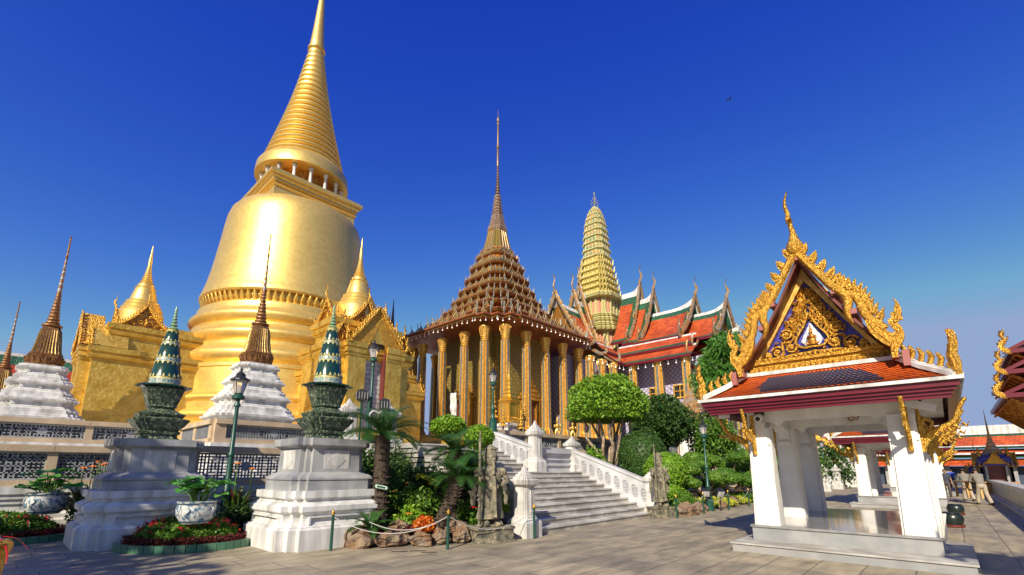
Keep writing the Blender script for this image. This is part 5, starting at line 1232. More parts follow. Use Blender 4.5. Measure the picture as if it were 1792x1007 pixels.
# ================= vegetation
import numpy as np
RNG=np.random.default_rng(11)
def leaves_arr(C,D,l,w,droop=0.0,rng=RNG):
    """diamond leaves at centres C with directions D"""
    n=len(C); D=D/np.linalg.norm(D,axis=1)[:,None]
    r=rng.normal(size=(n,3)); s=np.cross(D,r); s/=np.linalg.norm(s,axis=1)[:,None]+1e-9
    L=l*rng.uniform(.7,1.3,n)[:,None]; W=w*rng.uniform(.7,1.3,n)[:,None]
    nn=np.cross(s,D)
    b=C-D*L*.5; t=C+D*L*.5; t[:,2]-=droop*L[:,0]; m=C+nn*W*.18
    V=np.stack([b,m+s*W*.5,t,m-s*W*.5],1).reshape(-1,3)
    return V
def leafmesh(name,V,mat_,parent=None,k=4):
    me=bpy.data.meshes.new(name); n=len(V)//k
    me.vertices.add(n*k); me.vertices.foreach_set('co',np.asarray(V,dtype=np.float32).ravel())
    me.loops.add(n*k); me.loops.foreach_set('vertex_index',np.arange(n*k,dtype=np.int32))
    me.polygons.add(n); me.polygons.foreach_set('loop_start',np.arange(0,n*k,k,dtype=np.int32)); me.polygons.foreach_set('loop_total',np.full(n,k,dtype=np.int32))
    me.materials.append(mat_); me.update(calc_edges=True); me.validate()
    o=bpy.data.objects.new(name,me); COL.objects.link(o)
    if parent: o.parent=parent
    return o
def ell(c,r,n,shell=.35,flat=None,bump=.12,out=.6,rng=RNG):
    d=rng.normal(size=(n,3)); d/=np.linalg.norm(d,axis=1)[:,None]
    rad=(1-shell*rng.random(n)**1.5)
    # lumps
    ph=rng.uniform(0,6,6); lump=1+bump*(np.sin(d[:,0]*5+ph[0])*np.sin(d[:,1]*5+ph[1])+.6*np.sin(d[:,2]*9+ph[2]+d[:,0]*7))
    P=d*rad[:,None]*lump[:,None]*np.array(r)
    if flat is not None: P[:,2]=np.maximum(P[:,2],flat*r[2]+rng.uniform(-.1,.1,n)*r[2]*.5)
    D=d*out+rng.normal(size=(n,3))*.6
    return P+np.array(c),D
def crown(parent,blobs,l,w,mat_,name='crown',droop=.1,**kw):
    Cs=[];Ds=[]
    for c,r,n in blobs:
        a,b=ell(c,r,n,**kw); Cs.append(a);Ds.append(b)
    return leafmesh(name,leaves_arr(np.concatenate(Cs),np.concatenate(Ds),l,w,droop),mat_,parent)
def core(parent,c,r,mat_,name='inner_foliage',flat=None):
    q=MB(); q.ball(c,r,0,14,10)
    if flat is not None: q.V=[(x,y,max(z,c[2]+flat*r[2])) for x,y,z in q.V]
    return q
def limb(q,a,b,r0,r1,bend=.1,n=5,m=0):
    a=Vector(a);b=Vector(b); d=(b-a).length; pts=[]
    for i in range(n+1):
        t=i/n; p=a.lerp(b,t)
        if 0<i<n: p+=Vector((random.uniform(-1,1),random.uniform(-1,1),random.uniform(-.4,.4)))*bend*d
        pts.append(p)
    path=cr(pts,2); k=len(path); q.tube(path,[lerp(r0,r1,i/(k-1)) for i in range(k)],7,m); return path
# umbrella shaped clipped tree beside the stairs
t=thing('clipped_tree',(20.5,12.3,0),'large bright green umbrella-shaped clipped tree beside the stairs','tree')
q=MB()
for i in range(9):
    a=2*PI*i/9+.3; r=1.0+.5*(i%2)
    p=limb(q,(.08*math.cos(a),.08*math.sin(a),1.5),(r*math.cos(a),r*math.sin(a),4.3+.2*(i%3)),.11,.04,.05)
limb(q,(-.05,.05,0),(0,0,1.7),.22,.18,.02); limb(q,(.15,-.1,0),(.05,0,1.8),.12,.12,.03)
q.build('trunk',M_barkL,t,smooth=60)
cB=[((0,0,4.75),(2.05,2.05,1.65),15000)]
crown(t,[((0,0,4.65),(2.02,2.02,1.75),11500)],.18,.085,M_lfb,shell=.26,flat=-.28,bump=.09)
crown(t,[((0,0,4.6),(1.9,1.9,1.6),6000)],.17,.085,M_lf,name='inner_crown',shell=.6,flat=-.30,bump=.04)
# darker round tree
t=thing('round_tree',(26.2,12.2,0),'dark green round-headed tree right of the umbrella tree','tree')
q=MB(); limb(q,(0,0,0),(0,.1,2.6),.28,.2,.03)
for i in range(7): a=2*PI*i/7; limb(q,(0,.1,2.4),(1.1*math.cos(a),1.1*math.sin(a),4.1),.12,.05,.06)
q.build('trunk',M_bark,t,smooth=60)
crown(t,[((0,0,4.55),(1.75,1.75,1.45),11000),((.5,-.4,4.2),(1.3,1.3,1.1),3500),((-.9,.3,4.0),(1.0,1.0,.8),2500)],.20,.09,M_lfd,shell=.45,bump=.10)
# mango-like tree behind the pavilion
t=thing('leafy_tree',(33.0,10.3,0),'loose bright tree with long drooping leaves behind the pavilion roof','tree')
q=MB(); p=limb(q,(0,0,0),(0,0,6.0),.32,.2,.03)
for i in range(10): a=2*PI*i/10+.2; limb(q,(0,0,5.0+.2*(i%3)),(1.4*math.cos(a),1.4*math.sin(a),7.3+1.6*(i%3)/2),.12,.03,.08)
q.build('trunk',M_bark,t,smooth=60)
bl=[]
for i in range(24):
    a=RNG.uniform(0,2*PI); rr=RNG.uniform(.2,1.9); z=RNG.uniform(6.8,10.4); rr*=1-.45*max(0,(z-8.6)/2)
    bl.append(((rr*math.cos(a),rr*math.sin(a),z),(.95,.95,.72),560))
crown(t,bl,.46,.085,M_lfm,droop=.35,shell=.6,bump=.2,out=.9)
# hedge domes and cloud topiary (right garden)
def dome(x,y,z,rx,rz,m,label,n=2600,grp='clipped shrubs right of the staircase',l=.10,w=.055,core_=True):
    r=thing('clipped_shrub',(x,y,0),label,'shrub',grp)
    crown(r,[((0,0,z),(rx,rx,rz),n)],l,w,m,name='foliage',shell=.12,bump=.05)
    q=MB().ball((0,0,z),(rx*.9,rx*.9,rz*.9),0,14,9); q.build('inner_twigs',m,r,smooth=60)
    if z-rz>.05: MB().tube([(0,0,0),(.04,0,z*.5),(0,0,z)],[.08,.06,.05],7).build('stem',M_barkL,r)
    return r
dome(20.6,10.6,2.25,1.15,1.25,M_lfd,'large dark egg-shaped clipped shrub under the umbrella tree',5500)
dome(19.4,9.6,1.45,.95,.62,M_lfd,'broad dark clipped shrub in front of the egg-shaped one',3600)
dome(19.1,8.75,1.55,.95,.80,M_lfb,'bright round clipped shrub behind the right stone guardian',4200)
dome(18.6,8.45,.72,.62,.36,M_lfb,'bright cushion-shaped clipped shrub low beside the right stone guardian',1800)
dome(18.3,7.75,.50,.34,.34,M_lf,'small green ball shrub by the rope posts',1200)
dome(21.3,9.2,1.15,.6,.38,M_lf,'low green ball shrub left of the green lamp post',1500)
# terrace domes left
dome(9.7,11.7,2.98,.56,.36,M_lfb,'bright dome topiary above the cycads, left of the pair',2600,grp='topiary domes on the terrace')
dome(10.35,10.95,2.63,.47,.40,M_lfb,'bright dome topiary above the cycads, right of the pair',2200,grp='topiary domes on the terrace')
def bonsai(x,y,label,H=3.2,n=9,spread=1.7,seed=1,mats=M_lf):
    r=thing('cloud_pruned_tree',(x,y,0),label,'tree','cloud-pruned trees in the right garden'); rn=random.Random(seed); q=MB(); bl=[]
    for i in range(n):
        a=2*PI*i/n+rn.uniform(-.3,.3); rr=spread*rn.uniform(.35,1); z=H*rn.uniform(.38,1)*(1-.25*rr/spread)
        e=(rr*math.cos(a),rr*math.sin(a),z); path=cr([(0,0,0),(rn.uniform(-.3,.3),rn.uniform(-.3,.3),H*.25),(e[0]*.5+rn.uniform(-.3,.3),e[1]*.5+rn.uniform(-.2,.2),z*.62),(e[0],e[1],z-.1)],4)
        k=len(path); q.tube(path,[lerp(.11,.035,j/(k-1)) for j in range(k)],6)
        s=rn.uniform(.36,.62); bl.append((e,(s,s,s*.6),int(900*s/.5)))
        q2=MB()
    q.build('trunk',M_barkL,r,smooth=60)
    crown(r,bl,.085,.045,mats,name='foliage_pads',shell=.16,bump=.05)
    c=MB()
    for e,s,_ in bl: c.ball(e,(s[0]*.88,s[1]*.88,s[2]*.88),0,10,7)
    tag(c.build('inner_twigs',mats,r,smooth=60))
    return r
bonsai(22.6,8.6,'cloud-pruned tree just right of the lamp post with twisted pale trunk',2.0,8,1.3,3)
bonsai(25.6,8.7,'taller cloud-pruned tree left of the nearest pavilion post',3.3,10,1.8,4)
bonsai(21.8,9.8,'cloud-pruned tree behind the green lamp post',2.3,7,1.2,6)
bonsai(29.5,8.2,'farther cloud-pruned tree partly behind the pavilion post',3.0,9,1.9,9)
# ground beds, stone edges and low plants in the right garden
def bed(name,pts,z,label,edge=None):
    q=MB(); n=len(pts); q.V+=[(x,y,0.004) for x,y in pts]+[(x,y,z) for x,y in pts]
    q.F.append(list(range(n,2*n))); q.M.append(0)
    for i in range(n): j=(i+1)%n; q.F.append([i,j,j+n,i+n]); q.M.append(0)
    o=q.build(name,M_soil); tag(o,kind='structure'); return o
bed('garden_soil',[(16.8,7.55),(24,7.6),(36,7.6),(36,12.8),(16.8,12.8)],.14,'')
bed('garden_soil',[(5.0,10.3),(6.2,9.5),(8.0,8.5),(9.0,8.2),(9.0,15.6),(6.9,15.6),(6.5,12.6)],.12,'')
def scatter(name,label,cat,pts,l,w,m,h,n,flowers=None,kind=None,up=.8,droop=.15,grp=None):
    C=[];D=[]
    for (x,y,z,r,k) in pts:
        a=RNG.uniform(0,2*PI,k); rr=r*np.sqrt(RNG.random(k)); zz=z+h*RNG.random(k)*(1-.6*(rr/r)**2)
        C.append(np.stack([x+rr*np.cos(a),y+rr*np.sin(a),zz],1)); d=RNG.normal(size=(k,3))*.7; d[:,2]+=up; d[:,0]+=np.cos(a)*.5; d[:,1]+=np.sin(a)*.5; D.append(d)
    o=leafmesh(name,leaves_arr(np.concatenate(C),np.concatenate(D),l,w,droop),m)
    tag(o,label,cat,grp,kind); return o
def rock(x,y,z,r,seed,label,grp='rocks edging the planting beds'):
    rn=random.Random(seed); q=MB().ball((0,0,0),r,0,16,11); o3=[rn.uniform(0,9) for _ in range(6)]
    nv=[]
    for v in q.V:
        d=Vector(v); n_=d.normalized()
        f=1+.22*math.sin(n_.x*4+o3[0])*math.cos(n_.y*4+o3[1])+.12*math.sin(n_.z*7+o3[2]+n_.x*6)+.07*math.sin(n_.x*13+o3[3])*math.sin(n_.y*12+o3[4])+rn.uniform(-.035,.035)
        p=d*f; nv.append((p.x,p.y,max(p.z,-r[2]*.5)))
    q.V=nv; o=q.build('garden_rock',M_rock); o.location=(x,y,z); o.rotation_euler=(0,0,rn.uniform(0,6)); return tag(o,label,'rock',grp)
rock(5.55,9.55,.12,(.40,.26,.26),1,'dark grey angular rock touching the right marble pedestal')
rock(6.05,9.10,.12,(.38,.24,.18),2,'long brown rock below the tallest cycad, left half')
rock(6.55,8.74,.10,(.32,.22,.18),3,'brown rock in front of the orange croton')
rock(6.95,8.55,.12,(.22,.18,.20),4,'upright reddish rock left of the middle rope post')
rock(7.25,8.70,.33,(.38,.25,.16),5,'flat orange-brown rock stacked behind the middle rope post')
rock(7.40,8.35,.13,(.22,.20,.22),6,'small brown rock left of the left stone guardian')
rock(6.3,9.25,.33,(.25,.2,.16),15,'small brown rock lying on the long rock')
for i,(x,y,s,l) in enumerate(((17.1,7.35,.30,'low brown rock beside the right stone guardian'),(17.7,7.4,.34,'brown rock behind the rope near the ball shrub'),(18.5,7.35,.30,'pale orange rock just left of the lamp post base'),(19.2,7.5,.26,'small rock touching the lamp post base'),(21.7,7.6,.25,'dark rock in the lawn right of the lamp post'),(23.2,7.6,.3,'rock at the lawn edge by the pavilion'))):
    rock(x,y,s*.4,(s*1.2,s,s*.8),20+i,l)
# cycads
def cycad(x,y,base,top,lean,nf,fl,label,rt=.17,z0=.1):
    r=thing('cycad_palm',(x,y,0),label,'palm tree','cycads in the central bed'); L=Vector(lean)
    q=MB(); pts=[Vector((0,0,z0)),Vector((L.x*.25,L.y*.25,top*.35)),Vector((L.x*.75,L.y*.75,top*.7)),Vector((L.x,L.y,top))]; path=cr(pts,6); k=len(path)
    q.tube(path,[rt*(1.25-.35*min(1,i/4))*(1+.05*(i%2)) for i in range(k)],12)
    rn=random.Random(int(x*100))
    for i in range(260):   # old leaf bases
        t=rn.random(); p=path[int(t*(k-1))]; a=rn.uniform(0,2*PI); o=Vector((math.cos(a),math.sin(a),0)); rr=rt*1.0
        q.sweep([p+o*rr*.8,p+o*(rr+.045)+Vector((0,0,.03))],[.07,.02],.03,(0,0,1),0,4)
    q.build('trunk',M_bark,r)
    V=[]; F=MB()
    T=path[-1]
    for i in range(nf):
        a=2*PI*i/nf*2.4+rn.uniform(-.2,.2); el=lerp(1.35,-.12,(i/nf)**.8)+rn.uniform(-.08,.08); ln=fl*rn.uniform(.85,1.1)
        o=Vector((math.cos(a),math.sin(a),0)); pts=[]
        for j in range(15):
            t=j/14; e=el-1.15*t**1.4; 
            if j==0: p=T+o*.05+Vector((0,0,.02))
            else: p=pts[-1]+(o*math.cos(e)+Vector((0,0,math.sin(e))))*ln/14
            pts.append(p)
        F.tube(pts,[.012*(1-.7*j/14) for j in range(15)],4)
        side=o.cross(Vector((0,0,1)))
        fp=cr(pts,3)
        for j in range(4,len(fp)-1):
            t=j/len(fp); d=(fp[j+1]-fp[j-1]).normalized(); up=side.cross(d)
            if up.z<0: up=-up
            ll=fl*.20*math.sin(PI*min(1,.12+t*.9))**.6+.02
            for s in (-1,1):
                e=fp[j]+(side*s*.86+d*.5+up*.22)*ll; w_=d*.008
                V+= [tuple(fp[j]-w_),tuple(fp[j]+w_),tuple(e+w_*.2),tuple(e-w_*.2)]
    F.build('leaf_stalks',M_frond,r); leafmesh('fronds',np.array(V),M_frond,r)
    return r
cycad(6.22,9.92,0,2.42,(.02,.05,0),44,1.12,'tallest cycad with thick dark straight trunk and a small green tag',.19)
cycad(6.95,8.75,0,1.42,(.35,-.35,0),34,.74,'front cycad with a trunk leaning to the right',.15)
cycad(7.95,9.3,0,2.05,(.0,.0,0),34,.85,'rear cycad whose crown shows above the leaning one',.15)
cycad(5.75,9.45,0,.35,(.0,.0,0),16,.55,'small young cycad beside the right marble pedestal',.07)
r=thing('plant_tag',(6.12,9.73,1.22),'small green name tag on the trunk of the tallest cycad','tag')
q=MB().plate([(-.14,-.05),(.14,-.05),(.17,0),(.14,.05),(-.14,.05),(-.17,0)],(0,0,0),(.78,-.6,-.2),(.05,.0,1),.02); q.build('plate',M_greenT,r)
q=MB().plate([(-.12,-.035),(.12,-.035),(.14,0),(.12,.035),(-.12,.035),(-.14,0)],(-.012,-.012,0),(.78,-.6,-.2),(.05,0,1),.02).plate([(-.10,-.022),(.10,-.022),(.10,.022),(-.10,.022)],(-.016,-.016,0),(.78,-.6,-.2),(.05,0,1),.02,1); q.build('face',[mat('tag_pale',(.5,.6,.5)),M_lampG],r)
# central bed planting
def shrub(x,y,z,rx,rz,n,l,w,m,label,grp='shrubs in the central bed',fl=None,name='leafy_shrub',cat='shrub',blobs=6,droop=.2):
    r=thing(name,(x,y,0),label,cat,grp); rn=random.Random(int(x*77+y*13)); bl=[]
    for i in range(blobs): a=2*PI*i/blobs; q_=rn.uniform(.3,.7); bl.append(((rx*q_*math.cos(a),rx*q_*math.sin(a),z+rz*rn.uniform(-.5,.5)),(rx*.55,rx*.55,rz*.6),n//blobs))
    crown(r,bl,l,w,m,name='foliage',shell=.85,bump=.25,droop=droop)
    q=MB()
    for i in range(6): a=2*PI*i/6+.4; limb(q,(0,0,0),(rx*.6*math.cos(a),rx*.6*math.sin(a),z),.02,.008,.05,3)
    q.build('stems',M_bark,r)
    if fl:
        for i in range(fl[1]):
            a=rn.uniform(0,2*PI); e=rn.uniform(0,1.2); p=(rx*math.cos(a)*math.cos(e)*.9,rx*math.sin(a)*math.cos(e)*.9,z+rz*math.sin(e)*1.0)
            k=MB()
            for j in range(5): b=2*PI*j/5; k.sweep([(0,0,0),(.05*math.cos(b),.05*math.sin(b),.02),(.09*math.cos(b),.09*math.sin(b),.0)],[.02,.05,.01],.012,(0,0,1),0,4)
            o=k.build('flower',fl[0],r); o.location=p
    return r
shrub(7.0,11.6,1.35,1.0,.75,5200,.10,.045,M_lf,'tall feathery shrub behind the tallest cycad')
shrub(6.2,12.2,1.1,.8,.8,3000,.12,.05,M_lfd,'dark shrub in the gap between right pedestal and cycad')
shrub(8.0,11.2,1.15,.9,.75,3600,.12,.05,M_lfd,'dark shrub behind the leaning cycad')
shrub(8.75,10.3,.95,.75,.75,3000,.12,.05,M_lfd,'dark shrub filling the space left of the staircase',fl=(M_flp,3))
shrub(7.6,10.4,.75,.85,.6,3000,.13,.06,M_lf,'mid green shrub between the cycad trunks',fl=(M_fl,3))
shrub(6.85,9.6,.50,.42,.32,1300,.11,.06,M_lfb,'bright low shrub right of the tallest cycad trunk',fl=(M_fl,2))
shrub(8.1,8.75,.55,.42,.40,1500,.10,.055,M_lf,'green shrub with red flowers left of the stone guardian',fl=(M_flr,6))
shrub(8.75,8.55,1.0,.42,.5,1300,.10,.06,M_lfb,'bright leafy shrub between the stone guardian and the newel post')
shrub(9.0,10.0,1.75,.6,.5,2400,.12,.05,M_lf,'shrub rising above the left stair railing')
shrub(8.5,13.2,1.75,.9,.75,3400,.12,.05,M_lfd,'dark shrub against the side wall of the staircase')
shrub(7.3,13.6,1.7,.8,.7,2800,.12,.05,M_lf,'green shrub in front of the lower fretwork behind the cycads')
scatter('croton','orange and red croton bush among the rocks','shrub',[(6.72,8.86,.28,.25,420)],.14,.055,M_lfo,.36,0)
scatter('ground_cover','','',[(5.95,9.45,.2,.35,900),(6.35,9.2,.28,.30,700),(6.6,9.15,.25,.25,500)],.07,.02,M_lfr,.16,0,kind='stuff')
def bigleaf(q,o,d,l,w,n=6,mI=0,curl=.2):
    """broad leaf blade as a strip"""
    o=Vector(o); d=Vector(d).normalized(); s=d.cross(Vector((0,0,1)))
    if s.length<.05: s=Vector((1,0,0))
    s.normalize(); u=s.cross(d); vs=[]
    for i in range(n+1):
        t=i/n; p=o+d*l*t-Vector((0,0,1))*curl*l*t*t; ww=w*math.sin(PI*min(1,.08+t*.92))**.8
        vs+= [p+s*ww/2+u*ww*.12,p,p-s*ww/2+u*ww*.12]
    fs=[]
    for i in range(n): a=i*3; fs+=[(a,a+1,a+4,a+3),(a+1,a+2,a+5,a+4)]
    q.add(vs,fs,mI)
def rosette(name,x,y,z,n,l,w,m,label,cat='plant',grp=None,tilt=(.3,1.3),curl=.35,seed=1,fl=None):
    r=thing(name,(x,y,z),label,cat,grp); rn=random.Random(seed); q=MB()
    for i in range(n):
        a=2*PI*i/n*1.9+rn.uniform(-.2,.2); e=rn.uniform(*tilt); bigleaf(q,(rn.uniform(-.05,.05),rn.uniform(-.05,.05),rn.uniform(0,.1)),(math.cos(a)*math.cos(e),math.sin(a)*math.cos(e),math.sin(e)),l*rn.uniform(.7,1.1),w,6,rn.randint(0,len(m)-1),curl)
    q.build('leaves',m,r)
    if fl:
        for i in range(fl[1]):
            a=rn.uniform(0,2*PI); h=l*rn.uniform(.85,1.15); k=MB().tube([(0,0,0),(.03,0,h)],.012,5)
            k.build('flower_stalk',M_lf,r).location=(.25*math.cos(a),.25*math.sin(a),0)
            k=MB()
            for j in range(6): b=2*PI*j/6; k.sweep([(0,0,0),(.05*math.cos(b),.05*math.sin(b),.05),(.08*math.cos(b),.08*math.sin(b),.02)],[.03,.06,.01],.02,(0,0,1),0,4)
            k.build('flower',fl[0],r).location=(.25*math.cos(a)+.03,.25*math.sin(a),h)
    return r
M_dr=mat('dracaena_maroon',(.12,.03,.02),.4); M_ol=mat('blade_olive',(.10,.14,.03),.4)
rosette('pothos_vine',7.55,10.0,1.35,9,.42,.2,[M_lfy],'yellow-green big-leaved vine between the cycads',tilt=(-.3,.8),curl=.5,seed=4,grp=None)
rosette('dracaena_plant',8.3,9.6,.6,46,1.0,.05,[M_dr,M_ol],'maroon and olive sword-leaved plant behind the stone guardian',tilt=(.7,1.5),seed=3)
rosette('canna_clump',1.75,18.0-1.2,.25,90,1.45,.07,[M_dr,M_ol,M_lf],'tall clump of red-green sword leaves with orange blooms, left of the left pedestal',tilt=(.75,1.5),seed=5,fl=(M_fl,6),grp='sword-leaved clumps by the pedestals')
rosette('canna_clump',4.3,13.5,.25,90,1.35,.07,[M_dr,M_ol,M_lf],'tall clump of red-green sword leaves between the two pedestals beside the lamp post',tilt=(.75,1.5),seed=6,fl=(M_fl,4),grp='sword-leaved clumps by the pedestals')
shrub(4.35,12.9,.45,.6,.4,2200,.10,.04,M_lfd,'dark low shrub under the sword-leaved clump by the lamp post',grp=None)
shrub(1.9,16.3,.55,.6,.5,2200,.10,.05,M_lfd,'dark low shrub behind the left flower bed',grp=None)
# flower beds with kerbs and lotus pots
def flowerbed(cx,cy,rx,ry,ang,label,n=2):
    r=thing('flower_bed',(cx,cy,0),label,'flower bed','flower beds with green kerbs',ang)
    q=MB(); N=44
    for i in range(N):
        a0=2*PI*(i+.04)/N; a1=2*PI*(i+.96)/N; P=[]
        for a,rr in ((a0,1.0),(a1,1.0),(a1,1.07),(a0,1.07)): P.append((rx*rr*math.cos(a),ry*rr*math.sin(a)))
        b=len(q.V); q.V+=[(x,y,.004) for x,y in P]+[(x,y,.15) for x,y in P]
        for f in ((4,5,6,7),(0,1,5,4),(1,2,6,5),(2,3,7,6),(3,0,4,7)): q.F.append([b+k for k in f]); q.M.append(0)
    q.build('kerb',M_kerbG,r)
    MB().loft([(rx*math.cos(2*PI*i/40),ry*math.sin(2*PI*i/40)) for i in range(40)],[(1.0,.004),(1.0,.11)]).build('soil',M_soil,r)
    n_=9000; a=RNG.uniform(0,2*PI,n_); rr=np.sqrt(RNG.random(n_)); 
    C=np.stack([rx*.97*rr*np.cos(a),ry*.97*rr*np.sin(a),.12+.16*RNG.random(n_)],1); keep=rr>.72
    D=RNG.normal(size=(n_,3))*.6; D[:,2]+=1
    tag(leafmesh('border_plants',leaves_arr(C[keep],D[keep],.07,.022,.2),M_lfr,r),kind='stuff')
    n_=6500; a=RNG.uniform(0,2*PI,n_); rr=np.sqrt(RNG.random(n_))*.80; h=.52*np.sqrt(np.maximum(0,1-(rr/.84)**2)); 
    C=np.stack([rx*rr*np.cos(a),ry*rr*np.sin(a),.12+h*(.45+.55*RNG.random(n_))],1); D=RNG.normal(size=(n_,3))*.6; D[:,2]+=.4
    tag(leafmesh('leafy_plants',leaves_arr(C,D,.15,.085,.3),M_lf,r),kind='stuff')
    n_=130; a=RNG.uniform(0,2*PI,n_); rr=.45+.38*RNG.random(n_); h=.45*np.sqrt(np.maximum(0,1-(rr/.86)**2))
    C=np.stack([rx*rr*np.cos(a),ry*rr*np.sin(a),.22+h],1); D=RNG.normal(size=(n_,3))*.8; D[:,2]+=.2
    tag(leafmesh('red_flowers',leaves_arr(C,D,.15,.035,.5),M_flr,r),kind='stuff')
    return r
flowerbed(3.05,12.35,1.25,.95,R_(-45),'rounded flower bed with red border plants between the marble pedestals')
flowerbed(.15,17.0-.3,1.6,1.1,R_(-45),'flower bed with red border plants at the left edge of the picture')
def lotus_pot(x,y,z,label,k=1.0):
    r=thing('lotus_pot',(x,y,z),label,'potted plant','glazed lotus pots')
    MB().loft(circ(32),[(.26*k,0),(.30*k,.05*k),(.38*k,.18*k),(.40*k,.32*k),(.37*k,.42*k),(.39*k,.46*k),(.40*k,.48*k),(.37*k,.49*k),(.35*k,.40*k)]).build('pot',M_pot,r,smooth=50)
    q=MB()
    for i in range(4):
        a=PI*1.29+i*PI/2; u=Vector((-math.sin(a),math.cos(a),0)); o=Vector((math.cos(a),math.sin(a),0))*.405*k+Vector((0,0,.25*k))
        q.tube([o+u*(.06*math.sin(t*.9))*k*(1-.04*t)+Vector((0,0,(.10-.03*t)*k)) for t in range(8)],.010*k,5)
        for s in (-1,1): q.tube([o+u*s*.14*k+Vector((0,0,-.1*k)),o+u*s*.18*k,o+u*s*.14*k+Vector((0,0,.1*k))],.008*k,4)
    for zz in (.06,.44): q.tube([(.395*k*math.cos(2*PI*i/32)*(1 if zz>.2 else .80),.395*k*math.sin(2*PI*i/32)*(1 if zz>.2 else .80),zz*k) for i in range(33)],.010*k,4)
    q.build('painted_pattern',M_potI,r)
    rn=random.Random(int(x*10)+3); st=MB(); lv=MB()
    for i in range(26):
        a=rn.uniform(0,2*PI); d=rn.uniform(.05,.62)*k; h=rn.uniform(.62,1.12)*k*(1-.25*d); b=Vector((.2*k*math.cos(a)*rn.random(),.2*k*math.sin(a)*rn.random(),.42*k)); e=Vector((d*math.cos(a),d*math.sin(a),h))
        st.tube([b,(b+e)/2+Vector((0,0,.1)),e],.009,5); R0=rn.uniform(.13,.21)*k; tx,ty=rn.uniform(-.3,.5)*math.cos(a),rn.uniform(-.3,.5)*math.sin(a)
        N=14; s0=len(lv.V); lv.V.append(tuple(e))
        for j in range(N):
            t=2*PI*j/N; x_=R0*math.cos(t);y_=R0*math.sin(t); lv.V.append((e.x+x_,e.y+y_,e.z+.03*math.sin(3*t)-x_*tx-y_*ty+.02))
        for j in range(N): lv.F.append([s0,s0+1+j,s0+1+(j+1)%N]); lv.M.append(0)
    st.build('stems',M_lf,r); lv.build('lotus_leaves',leaf('lotus_leaf_%d'%int(x*10),(.06,.22,.04),(.12,.34,.06)),r)
    return r
lotus_pot(3.0,11.75,.52,'blue and white glazed pot of lotus leaves between the two marble pedestals',.92)
lotus_pot(1.0,16.6,.55,'blue and white glazed pot of lotus leaves at the far left',1.05)
# vines and foliage wall behind the right garden
shrub(29.5,10.6,3.4,1.5,2.0,5200,.22,.11,M_lf,'climbing vine with mixed leaves beside the nearest pavilion post',grp=None)
shrub(33.5,9.5,2.2,1.8,1.3,4200,.2,.1,M_lfm,'leafy shrub seen between the pavilion posts',grp='shrubs seen through the pavilion')
shrub(38.5,8.8,2.4,2.3,1.5,4200,.24,.12,M_lf,'broad shrub seen under the pavilion roof, farther back',grp='shrubs seen through the pavilion')
shrub(52,8.8,2.2,3.2,1.9,4200,.3,.15,M_lfd,'dark bushes at the far end of the garden',grp='shrubs seen through the pavilion')
shrub(44,8.3,1.4,1.3,1.0,2000,.2,.1,M_lfd,'rounded shrub beside the far white steps',grp='shrubs seen through the pavilion',fl=(M_flp,5))
scatter('ground_cover','','',[(20.9,8.2,.12,.8,1500),(22.3,8.0,.12,.9,1500),(24.5,8.2,.12,1.0,1500)],.13,.05,M_lfy,.32,0,kind='stuff')
scatter('ground_cover','','',[(17.6,8.1,.12,.7,1600),(19.6,8.0,.12,.6,1200),(27,8.2,.12,1.4,2000),(31,8.2,.12,1.4,2000)],.13,.06,M_lf,.35,0,kind='stuff')
scatter('lawn','','',[(21.9,7.95,.14,.5,3000),(22.9,7.95,.14,.5,3000),(24.2,7.95,.14,.6,3000),(25.5,7.95,.14,.6,3000)],.06,.012,M_lfb,.05,0,kind='stuff')
shrub(16.95,9.0,.75,.5,.6,1700,.14,.07,M_lf,'leafy shrub with pink bloom behind the right railing',grp=None,fl=(M_flp,3))
shrub(17.3,11.0,1.9,.55,.7,1800,.16,.09,M_lfb,'bright leafy shrub at the foot of the umbrella tree',grp=None)
# trees behind the camera: foreground shade only; the right one is added in place of a building
def shade_tree(x,y,h,r,label):
    t=thing('shade_tree',(x,y,0),label,'tree','trees behind the photographer')
    q=MB(); limb(q,(0,0,0),(0,0,h*.7),.35,.2,.03); q.build('trunk',M_bark,t)
    bl=[((r*.55*math.cos(a),r*.55*math.sin(a),h+(i%3-1)*r*.3),(r*.6,r*.6,r*.5),230) for i,a in enumerate([2*PI*k/7 for k in range(7)])]
    crown(t,bl,.42,.26,M_lfd,shell=.8)
SHADE_TREES=[(-9.3,9.9,8.4,2.4),(-9.9,6.0,7.0,2.6),(2.7,-5.0,6.2,1.5)]
for k,(x,y,h,r) in enumerate(SHADE_TREES): shade_tree(x,y,h,r,['leafy shade tree farthest left behind the photographer','shade tree behind the photographer on the left','unseen tree added right of the photographer to shade the lower right ground'][k])
